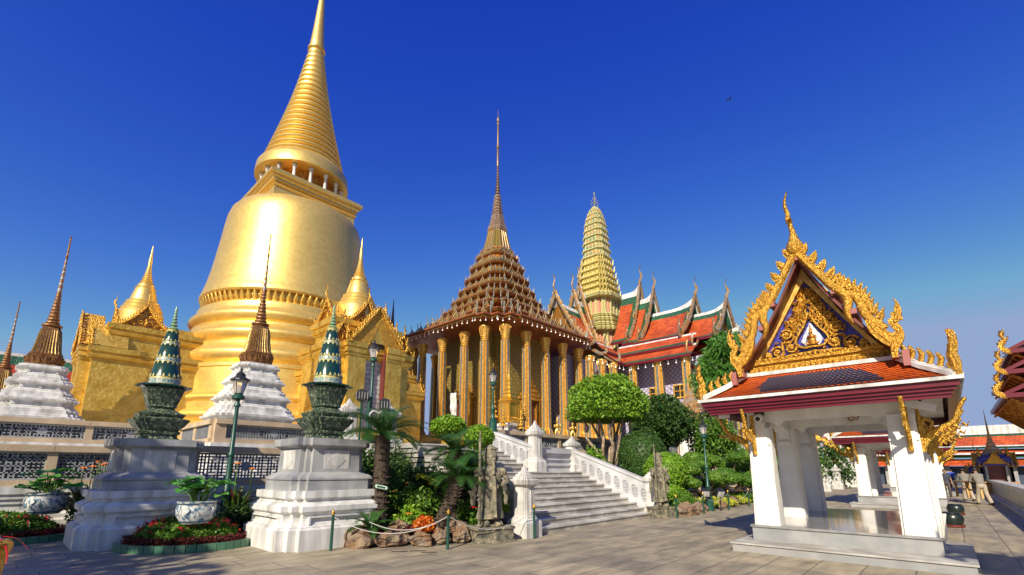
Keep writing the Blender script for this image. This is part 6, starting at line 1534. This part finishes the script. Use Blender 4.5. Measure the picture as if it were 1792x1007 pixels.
# ================= lamps, posts, figures, small things
def lantern(q_parent,z,k=1.0):
    MB().loft(circ(14),[(.10*k,z-.12*k),(.14*k,z-.10*k),(.14*k,z-.04*k),(.09*k,z),(.10*k,z+.03*k)]).build('collar',M_lampG,q_parent,smooth=40)
    MB().loft(circ(8),[(.10*k,z+.03*k),(.17*k,z+.30*k),(.175*k,z+.34*k)]).build('lantern_glass',M_lglass,q_parent)
    MB().loft(circ(8),[(.03*k,z+.04*k),(.05*k,z+.10*k),(.05*k,z+.2*k),(.02*k,z+.24*k)]).build('bulb',M_bulb,q_parent,smooth=60)
    q=MB()
    for i in range(4): a=i*PI/2+PI/4; q.tube([(.10*k*math.cos(a),.10*k*math.sin(a),z+.03*k),(.178*k*math.cos(a),.178*k*math.sin(a),z+.34*k)],.008*k,4)
    q.loft(circ(16),[(.19*k,z+.335*k),(.22*k,z+.34*k),(.21*k,z+.37*k),(.12*k,z+.42*k),(.10*k,z+.45*k),(.11*k,z+.48*k),(.05*k,z+.54*k),(.02*k,z+.58*k),(.035*k,z+.61*k),(.005*k,z+.68*k)])
    q.build('lantern_cap',M_black,q_parent)
def lamp(x,y,z,H,label,k=1.0):
    r=thing('street_lamp',(x,y,z),label,'lamp post','green lamp posts'); h=H-.70*k
    P=[(.20*k,0),(.20*k,.10),(.17*k,.12),(.17*k,.42*k),(.13*k,.46*k),(.14*k,.52*k),(.09*k,.60*k),(.085*k,.9*k),(.10*k,.92*k),(.10*k,.97*k),(.07*k,1.02*k),(.055*k,h*.55),(.075*k,h*.555),(.075*k,h*.57),(.05*k,h*.58),(.042*k,h-.30*k),(.07*k,h-.28*k),(.07*k,h-.24*k),(.045*k,h-.2*k),(.05*k,h-.12*k)]
    MB().loft(circ(14),P).build('post',M_lampG,r,smooth=40); lantern(r,h,k)
    return r
lamp(4.02,13.4,0,4.3,'green lamp post rising between the two marble pedestals',1.1)
lamp(13.52,13.5,3.12,2.75,'green lamp post on the stair railing end, in front of the golden columns')
l3=lamp(19.86,7.38,0,3.75,'green lamp post with floodlights at its foot, left of the nearest pavilion')
lamp(9.42,16.05,2.3,4.4,'green lamp post in front of the stupa doorway',1.15)
lamp(29.6,7.3,0,4.0,'green lamp post partly hidden behind the pavilion posts')
lamp(46.5,7.6,0,4.2,'small far green lamp post under the pavilion roofline')
lamp(51.5,.9,0,4.3,'far green lamp post in front of the orange gallery')
def flood(x,y,z,a,label,m=None):
    r=thing('floodlight',(x,y,z),label,'floodlight','floodlights')
    q=MB().box(-.09,.09,-.16,.16,-.14,.14); q.xf(Matrix.Rotation(a,4,'Z')@Matrix.Rotation(-.6,4,'Y')); q.build('housing',M_black,r)
    q=MB().box(-.10,-.092,-.14,.14,-.12,.12); q.xf(Matrix.Rotation(a,4,'Z')@Matrix.Rotation(-.6,4,'Y')); q.build('lens',M_white,r)
    MB().box(-.02,.02,-.02,.02,-z,-.08).build('stand',M_black,r)
flood(19.45,7.35,.72,.5,'white-faced floodlight left of the lamp post foot'); flood(20.0,6.98,.70,.9,'white-faced floodlight right of the lamp post foot')
def spot(x,y,z,label):
    r=thing('round_spotlight',(x,y,z),label,'spotlight','round spotlights by the stupa door')
    q=MB().loft(circ(16),[(.20,-.14),(.24,-.10),(.25,.10),(.22,.14)]); q.xf(Matrix.Rotation(PI/2,4,'Y')); q.xf(Matrix.Rotation(R_(60),4,'Z')); q.build('housing',M_black,r,smooth=40)
    q=MB()
    for k in range(5): q.tube([(-.155-.004*k,-.20+.1*k,-.12+.02*abs(k-2)*-1),( -.155-.004*k,-.20+.1*k,.12)],.012,4)
    q.xf(Matrix.Rotation(R_(60),4,'Z')); q.build('grille',M_greyp,r)
    MB().box(-.03,.03,-.03,.03,-(z-2.5),-.2).build('stand',M_lampG,r)
spot(8.95,15.9,4.35,'round black spotlight on the left gate post top'); spot(9.55,15.3,4.0,'round black spotlight on the crossbar, between gate posts')
r=thing('gate_rail',(9.1,15.7,2.5),'green metal crossbar with a white ring before the stupa doorway','gate rail')
q=MB().tube([(-.3,.4,1.35),(.9,-.5,1.30)],.03,6).tube([(.1,.1,0),(.1,.1,1.75)],.06,8); q.build('bar',M_lampG,r)
MB().tube([(.2+.17*math.cos(a)*.75,-.15-.17*math.cos(a)*.6,1.1+.17*math.sin(a)) for a in [2*PI*k/18 for k in range(19)]],.03,6).build('ring',M_white,r)
# rope posts
RP=[(4.88,9.5,'rope post standing in front of the right marble pedestal'),(6.58,7.86,'rope post in front of the rocks and the orange croton'),(9.0,7.55,'rope post touching the bottom left newel post of the stairs'),(15.9,7.02,'rope post right of the bottom right newel post'),(18.2,6.98,'rope post left of the tall green lamp'),(20.7,6.9,'rope post right of the tall green lamp'),(23.4,6.9,'rope post at the lawn, left of the nearest pavilion post'),(27.0,6.9,'rope post seen between the posts of the nearest pavilion'),(31,6.95,'far rope post before the white steps'),(35.5,7.0,'farthest rope post near the white newel')]
def rpost(x,y,label):
    r=thing('rope_post',(x,y,0),label,'rope post','green rope posts with gilt tips')
    MB().loft(circ(10),[(.035,0),(.032,.02),(.028,.66),(.034,.67),(.034,.69)]).build('pole',M_lampG,r,smooth=40)
    MB().loft(circ(10),[(.018,.69),(.032,.72),(.034,.745),(.02,.77),(.006,.81)]).build('tip',M_goldB,r,smooth=50)
for x,y,l in RP: rpost(x,y,l)
def rope(a,b,sag,label,z=.66,z2=None):
    a=Vector((a[0],a[1],z)); b=Vector((b[0],b[1],z2 or z)); pts=[a.lerp(b,i/14)-Vector((0,0,sag*4*(i/14)*(1-i/14))) for i in range(15)]
    tag(MB().tube(pts,.009,5).build('barrier_rope',mat('rope_fibre',(.42,.40,.36),.8) if 'rope_fibre' not in bpy.data.materials else bpy.data.materials['rope_fibre']),label,'rope','barrier ropes')
rope(RP[0],RP[1],.34,'sagging rope from the pedestal post to the croton post')
rope((5.6,9.3),RP[1],.22,'upper rope above the rocks ending at the croton post',.52,.66)
rope(RP[1],RP[2],.35,'sagging rope in front of the left stone guardian')
rope(RP[3],RP[4],.3,'sagging rope in front of the ball shrub'); rope(RP[4],RP[5],.25,'rope passing before the tall green lamp'); rope(RP[5],RP[6],.3,'rope along the lawn edge'); rope(RP[6],RP[7],.3,'rope behind the nearest pavilion post'); rope(RP[7],RP[8],.3,'far rope between the pavilion posts'); rope(RP[8],RP[9],.3,'farthest rope before the white steps')
# ---------- stone guardians
def remesh(o,v,sm=6):
    m=o.modifiers.new('r','REMESH'); m.mode='VOXEL'; m.voxel_size=v; m.use_smooth_shade=True
    s=o.modifiers.new('s','SMOOTH'); s.iterations=sm; s.factor=.5
def guardian(x,y,label,rz,h0,arms=True):
    r=thing('stone_guardian',(x,y,0),label,'statue','stone guardian statues',rz)
    q=MB().loft([(a*1.0,b*.72) for a,b in redent(.93)],[(.42,0),(.42,.03),(.40,.05),(.40,h0-.06),(.43,h0-.05),(.43,h0)]); q.build('stone_block',M_stone,r)
    O=[(math.cos(2*PI*i/20),.62*math.sin(2*PI*i/20)) for i in range(20)]
    q=MB()
    q.loft([(a,b) for a,b in O],[(.30,h0),(.30,h0+.04)])
    for s in (-1,1):   # boots
        q.sweep([(s*.12,.0,h0+.25),(s*.12,-.02,h0+.08),(s*.14,-.16,h0+.06),(s*.15,-.22,h0+.05)],[.17,.18,.15,.08],[.16,.16,.14,.08],(1,0,0),0,8)
    q.loft(O,[(.31,h0+.16),(.29,h0+.24),(.25,h0+.50),(.22,h0+.78),(.20,h0+.92)])
    q.loft(O,[(.20,h0+.88),(.235,h0+1.0),(.25,h0+1.14),(.24,h0+1.24),(.14,h0+1.32),(.08,h0+1.36)])
    q.sweep([(0,-.17,h0+1.1),(0,-.20,h0+.8),(0,-.20,h0+.4),(0,-.21,h0+.2)],[.12,.16,.20,.24],.08,(1,0,0),0,6)
    # belly belt and shoulder armour
    q.ball((0,-.14,h0+.86),(.13,.09,.11),0,10,8)
    for s in (-1,1):
        q.ball((s*.25,0,h0+1.20),(.12,.12,.11),0,10,8)
        q.sweep([(s*.27,.0,h0+1.0),(s*.37,.02,h0+.75),(s*.36,.04,h0+.45)],[.07,.16,.10],.09,(0,1,0),0,6)   # hanging sleeve
    # arms: right hand raised to staff, left on the hip
    q.sweep([(-.25,0,h0+1.2),(-.35,-.04,h0+1.02),(-.34,-.20,h0+1.12)],[.15,.13,.09],[.15,.13,.09],(0,1,0),0,8)
    q.sweep([(.25,0,h0+1.2),(.38,-.05,h0+1.0),(.22,-.20,h0+.92)],[.15,.13,.09],[.15,.13,.09],(0,1,0),0,8)
    q.ball((-.335,-.23,h0+1.14),(.065,.06,.07),0,8,6); q.ball((.19,-.21,h0+.92),(.06,.05,.06),0,8,6)
    # head: face, beard, helmet
    q.ball((0,-.02,h0+1.46),(.115,.125,.15),0,14,10); q.sweep([(0,-.12,h0+1.42),(0,-.17,h0+1.30),(0,-.18,h0+1.14)],[.10,.09,.03],.05,(1,0,0),0,6)
    q.ball((0,-.14,h0+1.46),(.02,.035,.035),0,6,5)
    for s in (-1,1): q.ball((s*.045,-.125,h0+1.50),(.022,.015,.014),0,6,5); q.sweep([(s*.12,0,h0+1.44),(s*.15,0,h0+1.52),(s*.13,0,h0+1.62)],[.05,.07,.02],.05,(0,1,0),0,5)
    q.loft(circ(14),[(.135,h0+1.53),(.15,h0+1.56),(.13,h0+1.62),(.12,h0+1.70),(.13,h0+1.74),(.07,h0+1.80),(.02,h0+1.84)])
    o=q.build('figure',M_stone,r); remesh(o,.012,1)
    MB().tube([(-.345,-.24,h0),(-.345,-.245,h0+1.2),(-.35,-.24,h0+1.95)],.028,7).sweep([(-.35,-.24,h0+1.9),(-.35,-.24,h0+2.0),(-.35,-.24,h0+2.12)],[.05,.07,.01],.03,(1,0,0),0,6).build('staff',M_stone,r)
    return r
GL=guardian(8.0,8.05,'weathered stone guardian with a staff on a block, left of the stairs',R_(-20),.33)
g2=guardian(15.95,7.6,'slimmer weathered stone guardian with a staff, right of the stairs',R_(-25),.35)
for o_,k_ in ((g2,1.0),(GL,1.15)): o_.scale=(k_,k_,1.02)
for k_,(x_,y_,l_) in enumerate(((5.75,8.35,'dark drain slot in the paving nearest the pedestal'),(6.05,8.15,'middle dark drain slot in the paving before the rocks'),(6.1,7.85,'dark drain slot nearest the croton rope post'))):
    tag(MB().box(x_-.16,x_+.16,y_-.02,y_+.02,.004,.010).xf(Matrix.Translation((x_,y_,0))@Matrix.Rotation(-.75,4,'Z')@Matrix.Translation((-x_,-y_,0))).build('drain_slot',M_black),l_,'drain','drain slots')
# ---------- people
M_skin=mat('brown_skin',(.30,.16,.09),.55); M_hair=mat('black_hair',(.012,.010,.010),.5); M_kshirt=mat('grey_khaki_shirt',(.20,.18,.15),.8,0,(.16,.145,.12),ns=9); M_ktr=mat('beige_trousers',(.40,.34,.25),.85,0,(.33,.28,.2),ns=9); M_bsh=mat('blue_shirt',(.05,.10,.45),.8); M_dsh=mat('dark_shirt',(.04,.04,.06),.8); M_shoe=mat('dark_shoes',(.05,.035,.03),.6)
def person(x,y,rz,label,shirt,trou,lean=.0,arm=None,stride=.22,h=1.68,grp=None):
    r=thing('person',(x,y,0),label,'person',grp,rz); k=h/1.68
    # faces local -y? walking direction +x ; body continuous
    def V3(a,b,c): return (a*k,b*k,c*k)
    hip=V3(0,0,.88); L=lean
    ch=V3(L*.5,0,1.22); nk=V3(L*.8,0,1.42); hd=V3(L*.95+.02,0,1.56)
    b=MB()
    b.sweep([V3(0,0,.84),V3(L*.2,0,1.0),V3(L*.5,0,1.22),V3(L*.75,0,1.36),V3(L*.8,0,1.45),V3(L*.9,0,1.5)],[.20*k,.19*k,.22*k,.18*k,.11*k,.10*k],[.32*k,.28*k,.36*k,.34*k,.11*k,.10*k],(0,1,0),0,12)
    legs=[]
    for s in (-1,1):
        kx=s*stride*.45+.05; fx=s*stride
        P=[V3(0,s*.09,.88),V3(kx,s*.10,.48),V3(fx-(.06 if s<0 else 0),s*.10,.09)]; legs.append(P)
        b.sweep(P,[.17*k,.12*k,.08*k],[.17*k,.12*k,.08*k],(0,1,0),0,10)
        b.sweep([V3(fx-.06,s*.10,.05),V3(fx+.06,s*.10,.04),V3(fx+.16,s*.11,.03)],[.09*k,.08*k,.05*k],[.09*k,.09*k,.07*k],(0,1,0),0,8)
    arms=[]
    for s in (-1,1):
        A=arm[0 if s<0 else 1] if arm else ((.02*s,.24,1.12),(.10*s,.26,.88))
        P=[V3(L*.72,s*.18,1.38),V3(A[0][0]+L*.6,s*A[0][1],A[0][2]),V3(A[1][0]+L*.6,s*A[1][1],A[1][2])]; arms.append(P)
        b.sweep(P,[.10*k,.08*k,.055*k],[.10*k,.08*k,.055*k],(0,0,1) if abs(P[2][2]-P[0][2])<.2 else (0,1,0),0,8)
        e=Vector(P[2]); d=(e-Vector(P[1])).normalized(); sd=d.cross(Vector((0,0,1))).normalized() if abs(d.z)<.95 else Vector((1,0,0))
        b.sweep([e,e+d*.05*k,e+d*.09*k],[.07*k,.08*k,.07*k],[.03*k]*3,d.cross(sd),0,6)
        for fi in range(4):
            o=e+d*.085*k+sd*(fi-1.5)*.019*k; b.sweep([o,o+d*.035*k,o+d*(.06+.008*(fi in (1,2)))*k-Vector((0,0,.012))],[.018*k,.016*k,.012*k],[.018*k,.016*k,.012*k],d.cross(sd),0,5)
        b.sweep([e+d*.02*k+sd*.035*k,e+d*.05*k+sd*.06*k,e+d*.08*k+sd*.065*k],[.022*k,.02*k,.014*k],[.02*k]*3,d.cross(sd),0,5)
    b.ball(hd,(.095*k,.078*k,.115*k),0,14,10); b.ball((hd[0]+.095*k,0,hd[2]-.01*k),(.018,.014,.022),0,6,5)
    for s in (-1,1): b.ball((hd[0],s*.08*k,hd[2]),(.02,.012,.03),0,6,5); b.ball((hd[0]+.085*k,s*.03*k,hd[2]+.02),(.008,.012,.008),0,6,4)
    b.sweep([(hd[0]+.085*k,-.025,hd[2]-.055*k),(hd[0]+.092*k,0,hd[2]-.055*k),(hd[0]+.085*k,.025,hd[2]-.055*k)],.012,.012,(1,0,0),0,5)
    o=b.build('body',M_skin,r); remesh(o,.011,2)
    c=MB(); c.sweep([V3(L*.05,0,.82),V3(L*.2,0,1.0),V3(L*.5,0,1.22),V3(L*.75,0,1.37),V3(L*.79,0,1.43)],[.24*k,.22*k,.25*k,.21*k,.13*k],[.37*k,.33*k,.41*k,.40*k,.15*k],(0,1,0),0,14)
    for P in arms: m=Vector(P[0]).lerp(Vector(P[1]),.95); c.sweep([P[0],Vector(P[0]).lerp(m,.5),m],[.14*k,.13*k,.13*k],[.14*k,.13*k,.13*k],(0,1,0),0,10)
    o=c.build('shirt',shirt,r); remesh(o,.014,2)
    c=MB(); c.sweep([V3(0,0,.93),V3(0,0,.84),V3(0,0,.76)],[.23*k,.25*k,.22*k],[.35*k,.36*k,.33*k],(0,1,0),0,14)
    for P in legs: c.sweep([P[0],P[1],P[2]],[.21*k,.165*k,.15*k],[.20*k,.16*k,.15*k],(0,1,0),0,12)
    o=c.build('trousers',trou,r); remesh(o,.014,2)
    c=MB(); c.ball((hd[0]-.012*k,0,hd[2]+.03*k),(.105*k,.09*k,.105*k),0,12,9); c.V=[(a,b_,max(z,hd[2]-.045*k)) if a<hd[0]+.02 else (min(a,hd[0]+.085*k),b_,max(z,hd[2]+.055*k)) for a,b_,z in c.V]
    c.build('hair',M_hair,r,smooth=60)
    c=MB()
    for P in legs: e=P[2]; c.sweep([(e[0]-.07*k,e[1],.045),(e[0]+.05*k,e[1],.05),(e[0]+.19*k,e[1],.03)],[.10*k,.11*k,.06*k],[.10*k,.11*k,.08*k],(0,1,0),0,8)
    c.build('shoes',M_shoe,r,smooth=50)
    return r
carry=(((.16,.20,1.02),(.42,.10,.98)),((.16,.25,1.02),(.42,.20,.98)))
person(31.9,-1.0,R_(25),'man in grey khaki shirt and beige trousers carrying a wooden frame, seen from behind',M_kshirt,M_ktr,.28,carry,.26,1.72)
person(35.4,-.55,R_(20),'second man in grey khaki shirt beyond the wooden frame, partly hidden by the first',M_kshirt,M_ktr,.2,carry,.2,1.70)
person(60,-.05,R_(10),'far walker in a bright blue shirt between the pavilions and the gallery',M_bsh,M_dsh,.02,None,.2,1.7)
person(47,.42,R_(200),'far walker in dark clothes close behind the pavilion posts',M_dsh,M_dsh,.02,None,.2,1.7)
person(40,.28,R_(190),'dark-clothed visitor standing just right of the pavilion posts',M_dsh,M_shoe,.0,None,.1,1.66)
M_wood=mat('yellow_varnished_wood',(.50,.27,.06),.4,0,(.38,.18,.04),ns=5)
r=thing('wooden_frame',(33.6,-.55,0),'yellow-brown wooden bench frame carried by the two men in khaki','bench frame',None,R_(12))
for a,b in ((-.9,.24),(-.9,-.24),(.9,.24),(.9,-.24)): MB().beam((a*1.12,b,.25),(a,b,1.0),.09,.09).build('leg',M_wood,r)
MB().box(-1.05,1.05,-.3,.3,1.0,1.07).build('seat',M_wood,r)
MB().box(-.9,.9,-.03,.03,.60,.68).build('stretcher',M_wood,r)
# ---------- terrace ornaments
r=thing('gilded_shrine',(16.85,15.7,2.5),'gilded pointed shrine on a white marble pedestal in front of the columns','shrine')
MB().loft(redent(.9),[(.62,0),(.62,.2),(.56,.25),(.56,.32),(.52,.36),(.50,1.1),(.55,1.14),(.60,1.2),(.60,1.32),(.50,1.34)]).build('pedestal',M_marbleL,r)
P=[(.40,1.34),(.42,1.45),(.36,1.5),(.36,1.58),(.30,1.65),(.29,2.35),(.36,2.4),(.44,2.46),(.44,2.52),(.30,2.56)]
q=MB().loft(redent(.84,.68),P)
for a in (-1,1):
    for b in (-1,1): q.box(a*.34-.03,a*.34+.03,b*.34-.03,b*.34+.03,1.5,2.4)
z=2.56;rr=.33
for i in range(5): q.loft(redent(.84,.68),[(rr,z),(rr*1.1,z+.05),(rr*.85,z+.10),(rr*.8,z+.22)]); z+=.22; rr*=.76
q.loft(circ(10),[(.09,z),(.06,z+.2),(.08,z+.25),(.04,z+.35),(.008,z+.85)]); q.build('gilt_body',M_gold,r)
def tiered(x,y,z,h,label):
    r=thing('tiered_umbrella',(x,y,z),label,'ceremonial umbrella','gilt tiered umbrellas on red poles')
    MB().tube([(0,0,0),(0,0,h*.55)],.035,6).build('pole',M_red,r)
    P=[];zz=h*.5;rr=.20
    for i in range(5): P+=[(rr,zz),(rr*.95,zz+.06),(rr*.45,zz+.10),(rr*.4,zz+h*.07)]; zz+=h*.075; rr*=.76
    P+=[(.03,zz),(.005,h)]; MB().loft(circ(12),P).build('canopy',M_goldB,r)
tiered(16.2,16.1,2.5,3.3,'gilt tiered umbrella on a red pole left of the gilded shrine')
tiered(18.6,16.2,2.5,3.3,'gilt tiered umbrella on a red pole right of the gilded shrine')
tiered(15.6,14.9,2.5,2.2,'low gilt tiered umbrella on a red pole just above the stair railing')
tiered(16.9,14.95,2.5,2.1,'low gilt tiered umbrella in front of the white marble pedestal')
def gstat(x,y,z,label,h=1.15,m=M_gold):
    r=thing('gilt_figure',(x,y,z),label,'statue','gilt figures on the terrace',R_(-45)); k=h/1.15
    MB().loft(redent(.85),[(.20*k,0),(.20*k,.1*k),(.16*k,.14*k),(.16*k,.2*k),(.19*k,.24*k)]).build('base',m,r)
    q=MB()
    for s in (-1,1): q.sweep([(s*.07*k,0,.24*k),(s*.09*k,-.02*k,.42*k),(s*.06*k,0,.60*k)],[.08*k,.10*k,.12*k],[.08*k,.10*k,.11*k],(0,1,0),0,8)
    q.sweep([(0,0,.56*k),(0,0,.66*k),(0,0,.82*k),(0,0,.88*k)],[.14*k,.11*k,.15*k,.06*k],[.20*k,.15*k,.24*k,.07*k],(1,0,0),0,10)
    for s in (-1,1): q.sweep([(s*.12*k,0,.84*k),(s*.17*k,-.05*k,.72*k),(s*.02*k,-.13*k,.76*k)],[.07*k,.06*k,.05*k],[.07*k,.06*k,.05*k],(0,1,0),0,7)
    q.ball((0,0,.94*k),(.06*k,.065*k,.075*k),0,10,8); q.ball((0,-.06*k,.94*k),(.012,.02,.015),0,5,4)
    q.loft(circ(10),[(.07*k,.97*k),(.075*k,1.0*k),(.05*k,1.04*k),(.02*k,1.12*k),(.004*k,1.3*k)])
    q.sweep([(0,.08*k,.56*k),(0,.20*k,.7*k),(0,.18*k,.9*k)],[.12*k,.08*k,.01],.04*k,(1,0,0),0,6)
    o=q.build('figure',m,r); remesh(o,.012*k,1)
gstat(20.0,15.1,3.0,'left gilt praying figure above the terrace balustrade beside the umbrella tree',1.35)
gstat(21.7,15.3,3.0,'right gilt praying figure half hidden by the umbrella tree',1.35)
r=thing('hanging_banner',(26.2,31.0,2.5),'white draped cloth banner on a frame between the golden columns','banner')
q=MB(); nx,nz=10,14
for j in range(nz+1):
    for i in range(nx+1): 
        y=.42-.84*i/nx; z=5.75-2.25*j/nz; q.V.append((-.06*math.sin(i*1.3+.4*j)-.05*math.sin(j*.9),y,z-.05*math.sin(PI*i/nx)))
for j in range(nz):
    for i in range(nx): a=j*(nx+1)+i; q.F.append([a,a+1,a+nx+2,a+nx+1]); q.M.append(0)
q.build('cloth',M_white,r,smooth=70); MB().box(-.03,.03,-.46,.46,5.75,5.81).box(-.03,.03,-.46,-.42,2.2,5.75).box(-.03,.03,.42,.46,2.2,5.75).build('frame',M_black,r)
# green pot with shrub on terrace
r=thing('potted_shrub',(17.7,14.75,2.5),'round clipped shrub in a green pot behind the tall newel post','potted plant')
MB().loft(circ(20),[(.3,0),(.36,.1),(.48,.35),(.50,.6),(.46,.62)]).build('pot',M_greenC,r,smooth=40); crown(r,[((0,0,.85),(.5,.5,.33),1500)],.10,.055,M_lfb,name='foliage',shell=.3)
# second staircase newel far in the garden
far=thing('far_staircase',(44.5,7.6,0),'small far white staircase railing seen through the nearest pavilion','staircase')
q=MB(); q.plate([(0,0),(4.5,2.1),(4.5,3.0),(0,1.0)],(0,0,0),(0,1,0),(0,0,1),.25); q.plate([(0,0),(4.5,2.1),(4.5,3.0),(0,1.0)],(5,0,0),(0,1,0),(0,0,1),.25); q.build('railing',M_rail,far)
MB().add([(0,0,0),(5,0,0),(5,4.5,2.1),(0,4.5,2.1)],[(0,1,2,3)]).build('steps',M_stair,far)
newel(43.9,7.3,0,2.1,'far white newel post seen between the posts of the nearest pavilion',w=.3,grp=None)
newel(49.6,7.3,0,2.1,'farthest white newel post right of the small staircase',w=.3,grp=None)
# gilded gable hall seen through the sala
hg=thing('gilded_gable_hall',(60,12.5,2.0),'gold-gabled hall with orange roofs seen through the pavilion arch','temple hall')
MB().box(-3,9,-6,6,-2,2.2).build('wall',M_white,hg)
q=MB(); tele(q,9,-3.2,4.6,1.6,5.4,.5,.12); q.build('roof',RM,hg)
q=MB(); barge(q,-3.4,4.6,1.6,5.4,.5,.12,0,.2); q.build('bargeboard',M_goldB,hg)
MB().add([(-2.9,-4,1.7),(-2.9,4,1.7),(-2.9,0,5.2)],[(0,2,1)],0).build('pediment',M_gold,hg)
q=MB()
for y in (-4.2,-1.5,1.5,4.2): q.box(-3.1,-2.8,y-.25,y+.25,-2,1.7)
q.box(-3.1,-2.7,-4.8,4.8,1.45,1.7)
q.build('front_columns',M_goldB,hg)
# gilded figure group by the garden wall
gg=thing('gilded_monument',(37.6,14.4,2.5),'brown and gold gabled monument over a white wall, behind the green lamp post','monument')
MB().box(-1.2,2.5,-1.4,1.4,-1.2,2.6).build('white_wall',M_white,gg)
q=MB().loft(redent(.85,.7),[(1.5,2.6),(1.6,2.8),(1.2,3.1),(1.3,3.4),(.9,3.9),(1.0,4.2),(.6,4.8),(.3,5.6),(.1,6.4)],c=(.2,.2))
gable(q,(-1.3,0,2.5),(-1,0,0),1.3,1.7,1.2,(0,0,0),True,8); gable(q,(0.3,-1.5,2.5),(0,-1,0),1.3,1.7,1.2,(0,0,0),True,8)
q.build('gilt_gables',M_orna,gg)
# bird
b=thing('flying_bird',(38.8,9.71,33.5),'small dark bird flying high in the blue sky','bird',None,R_(-30))
MB().sweep([(-.16,0,0),(-.05,0,.01),(.08,0,.02),(.15,0,.01)],[.03,.09,.08,.01],[.05,.08,.07,.01],(0,1,0),0,8).sweep([(-.14,0,0),(-.22,0,0),(-.28,0,0)],[.02,.02,.02],[.03,.08,.12],(0,1,0),0,6).build('body',M_black,b)
for s in (-1,1): MB().add([(.06,s*.02,.02),(.10,s*.16,.12),(-.05,s*.34,.10),(-.06,s*.15,.09),(-.05,s*.02,.02)],[(0,1,2,3,4)]).build('wing',M_black,b)
# brass stand with red ribbon at the lower left
r=thing('brass_stand',(.06,5.0,0),'brass stand with a white cone top and red ribbon at the lower left corner','stanchion')
MB().loft(circ(24),[(.16,0),(.16,.03),(.05,.06),(.045,.3),(.07,.75),(.10,1.02),(.115,1.06),(.115,1.10),(.09,1.12)]).build('column',M_goldB,r,smooth=40)
MB().loft(circ(16),[(.06,1.12),(.05,1.13),(.02,1.19),(.004,1.25)]).build('white_cone',M_white,r,smooth=40)
rn=random.Random(8)
for i in range(4):
    q=MB(); p=Vector((.02,.0,1.14)); pts=[p]
    d=Vector((rn.uniform(.2,1),rn.uniform(-1,.2),rn.uniform(-.2,.5)))
    for j in range(5): d+=Vector((rn.uniform(-.3,.3),rn.uniform(-.3,.3),-.28)); p=p+d*.038; pts.append(p)
    q.sweep(pts,[.012]*5+[.004],.004,(0,0,1),0,4); q.build('ribbon',M_flr,r)
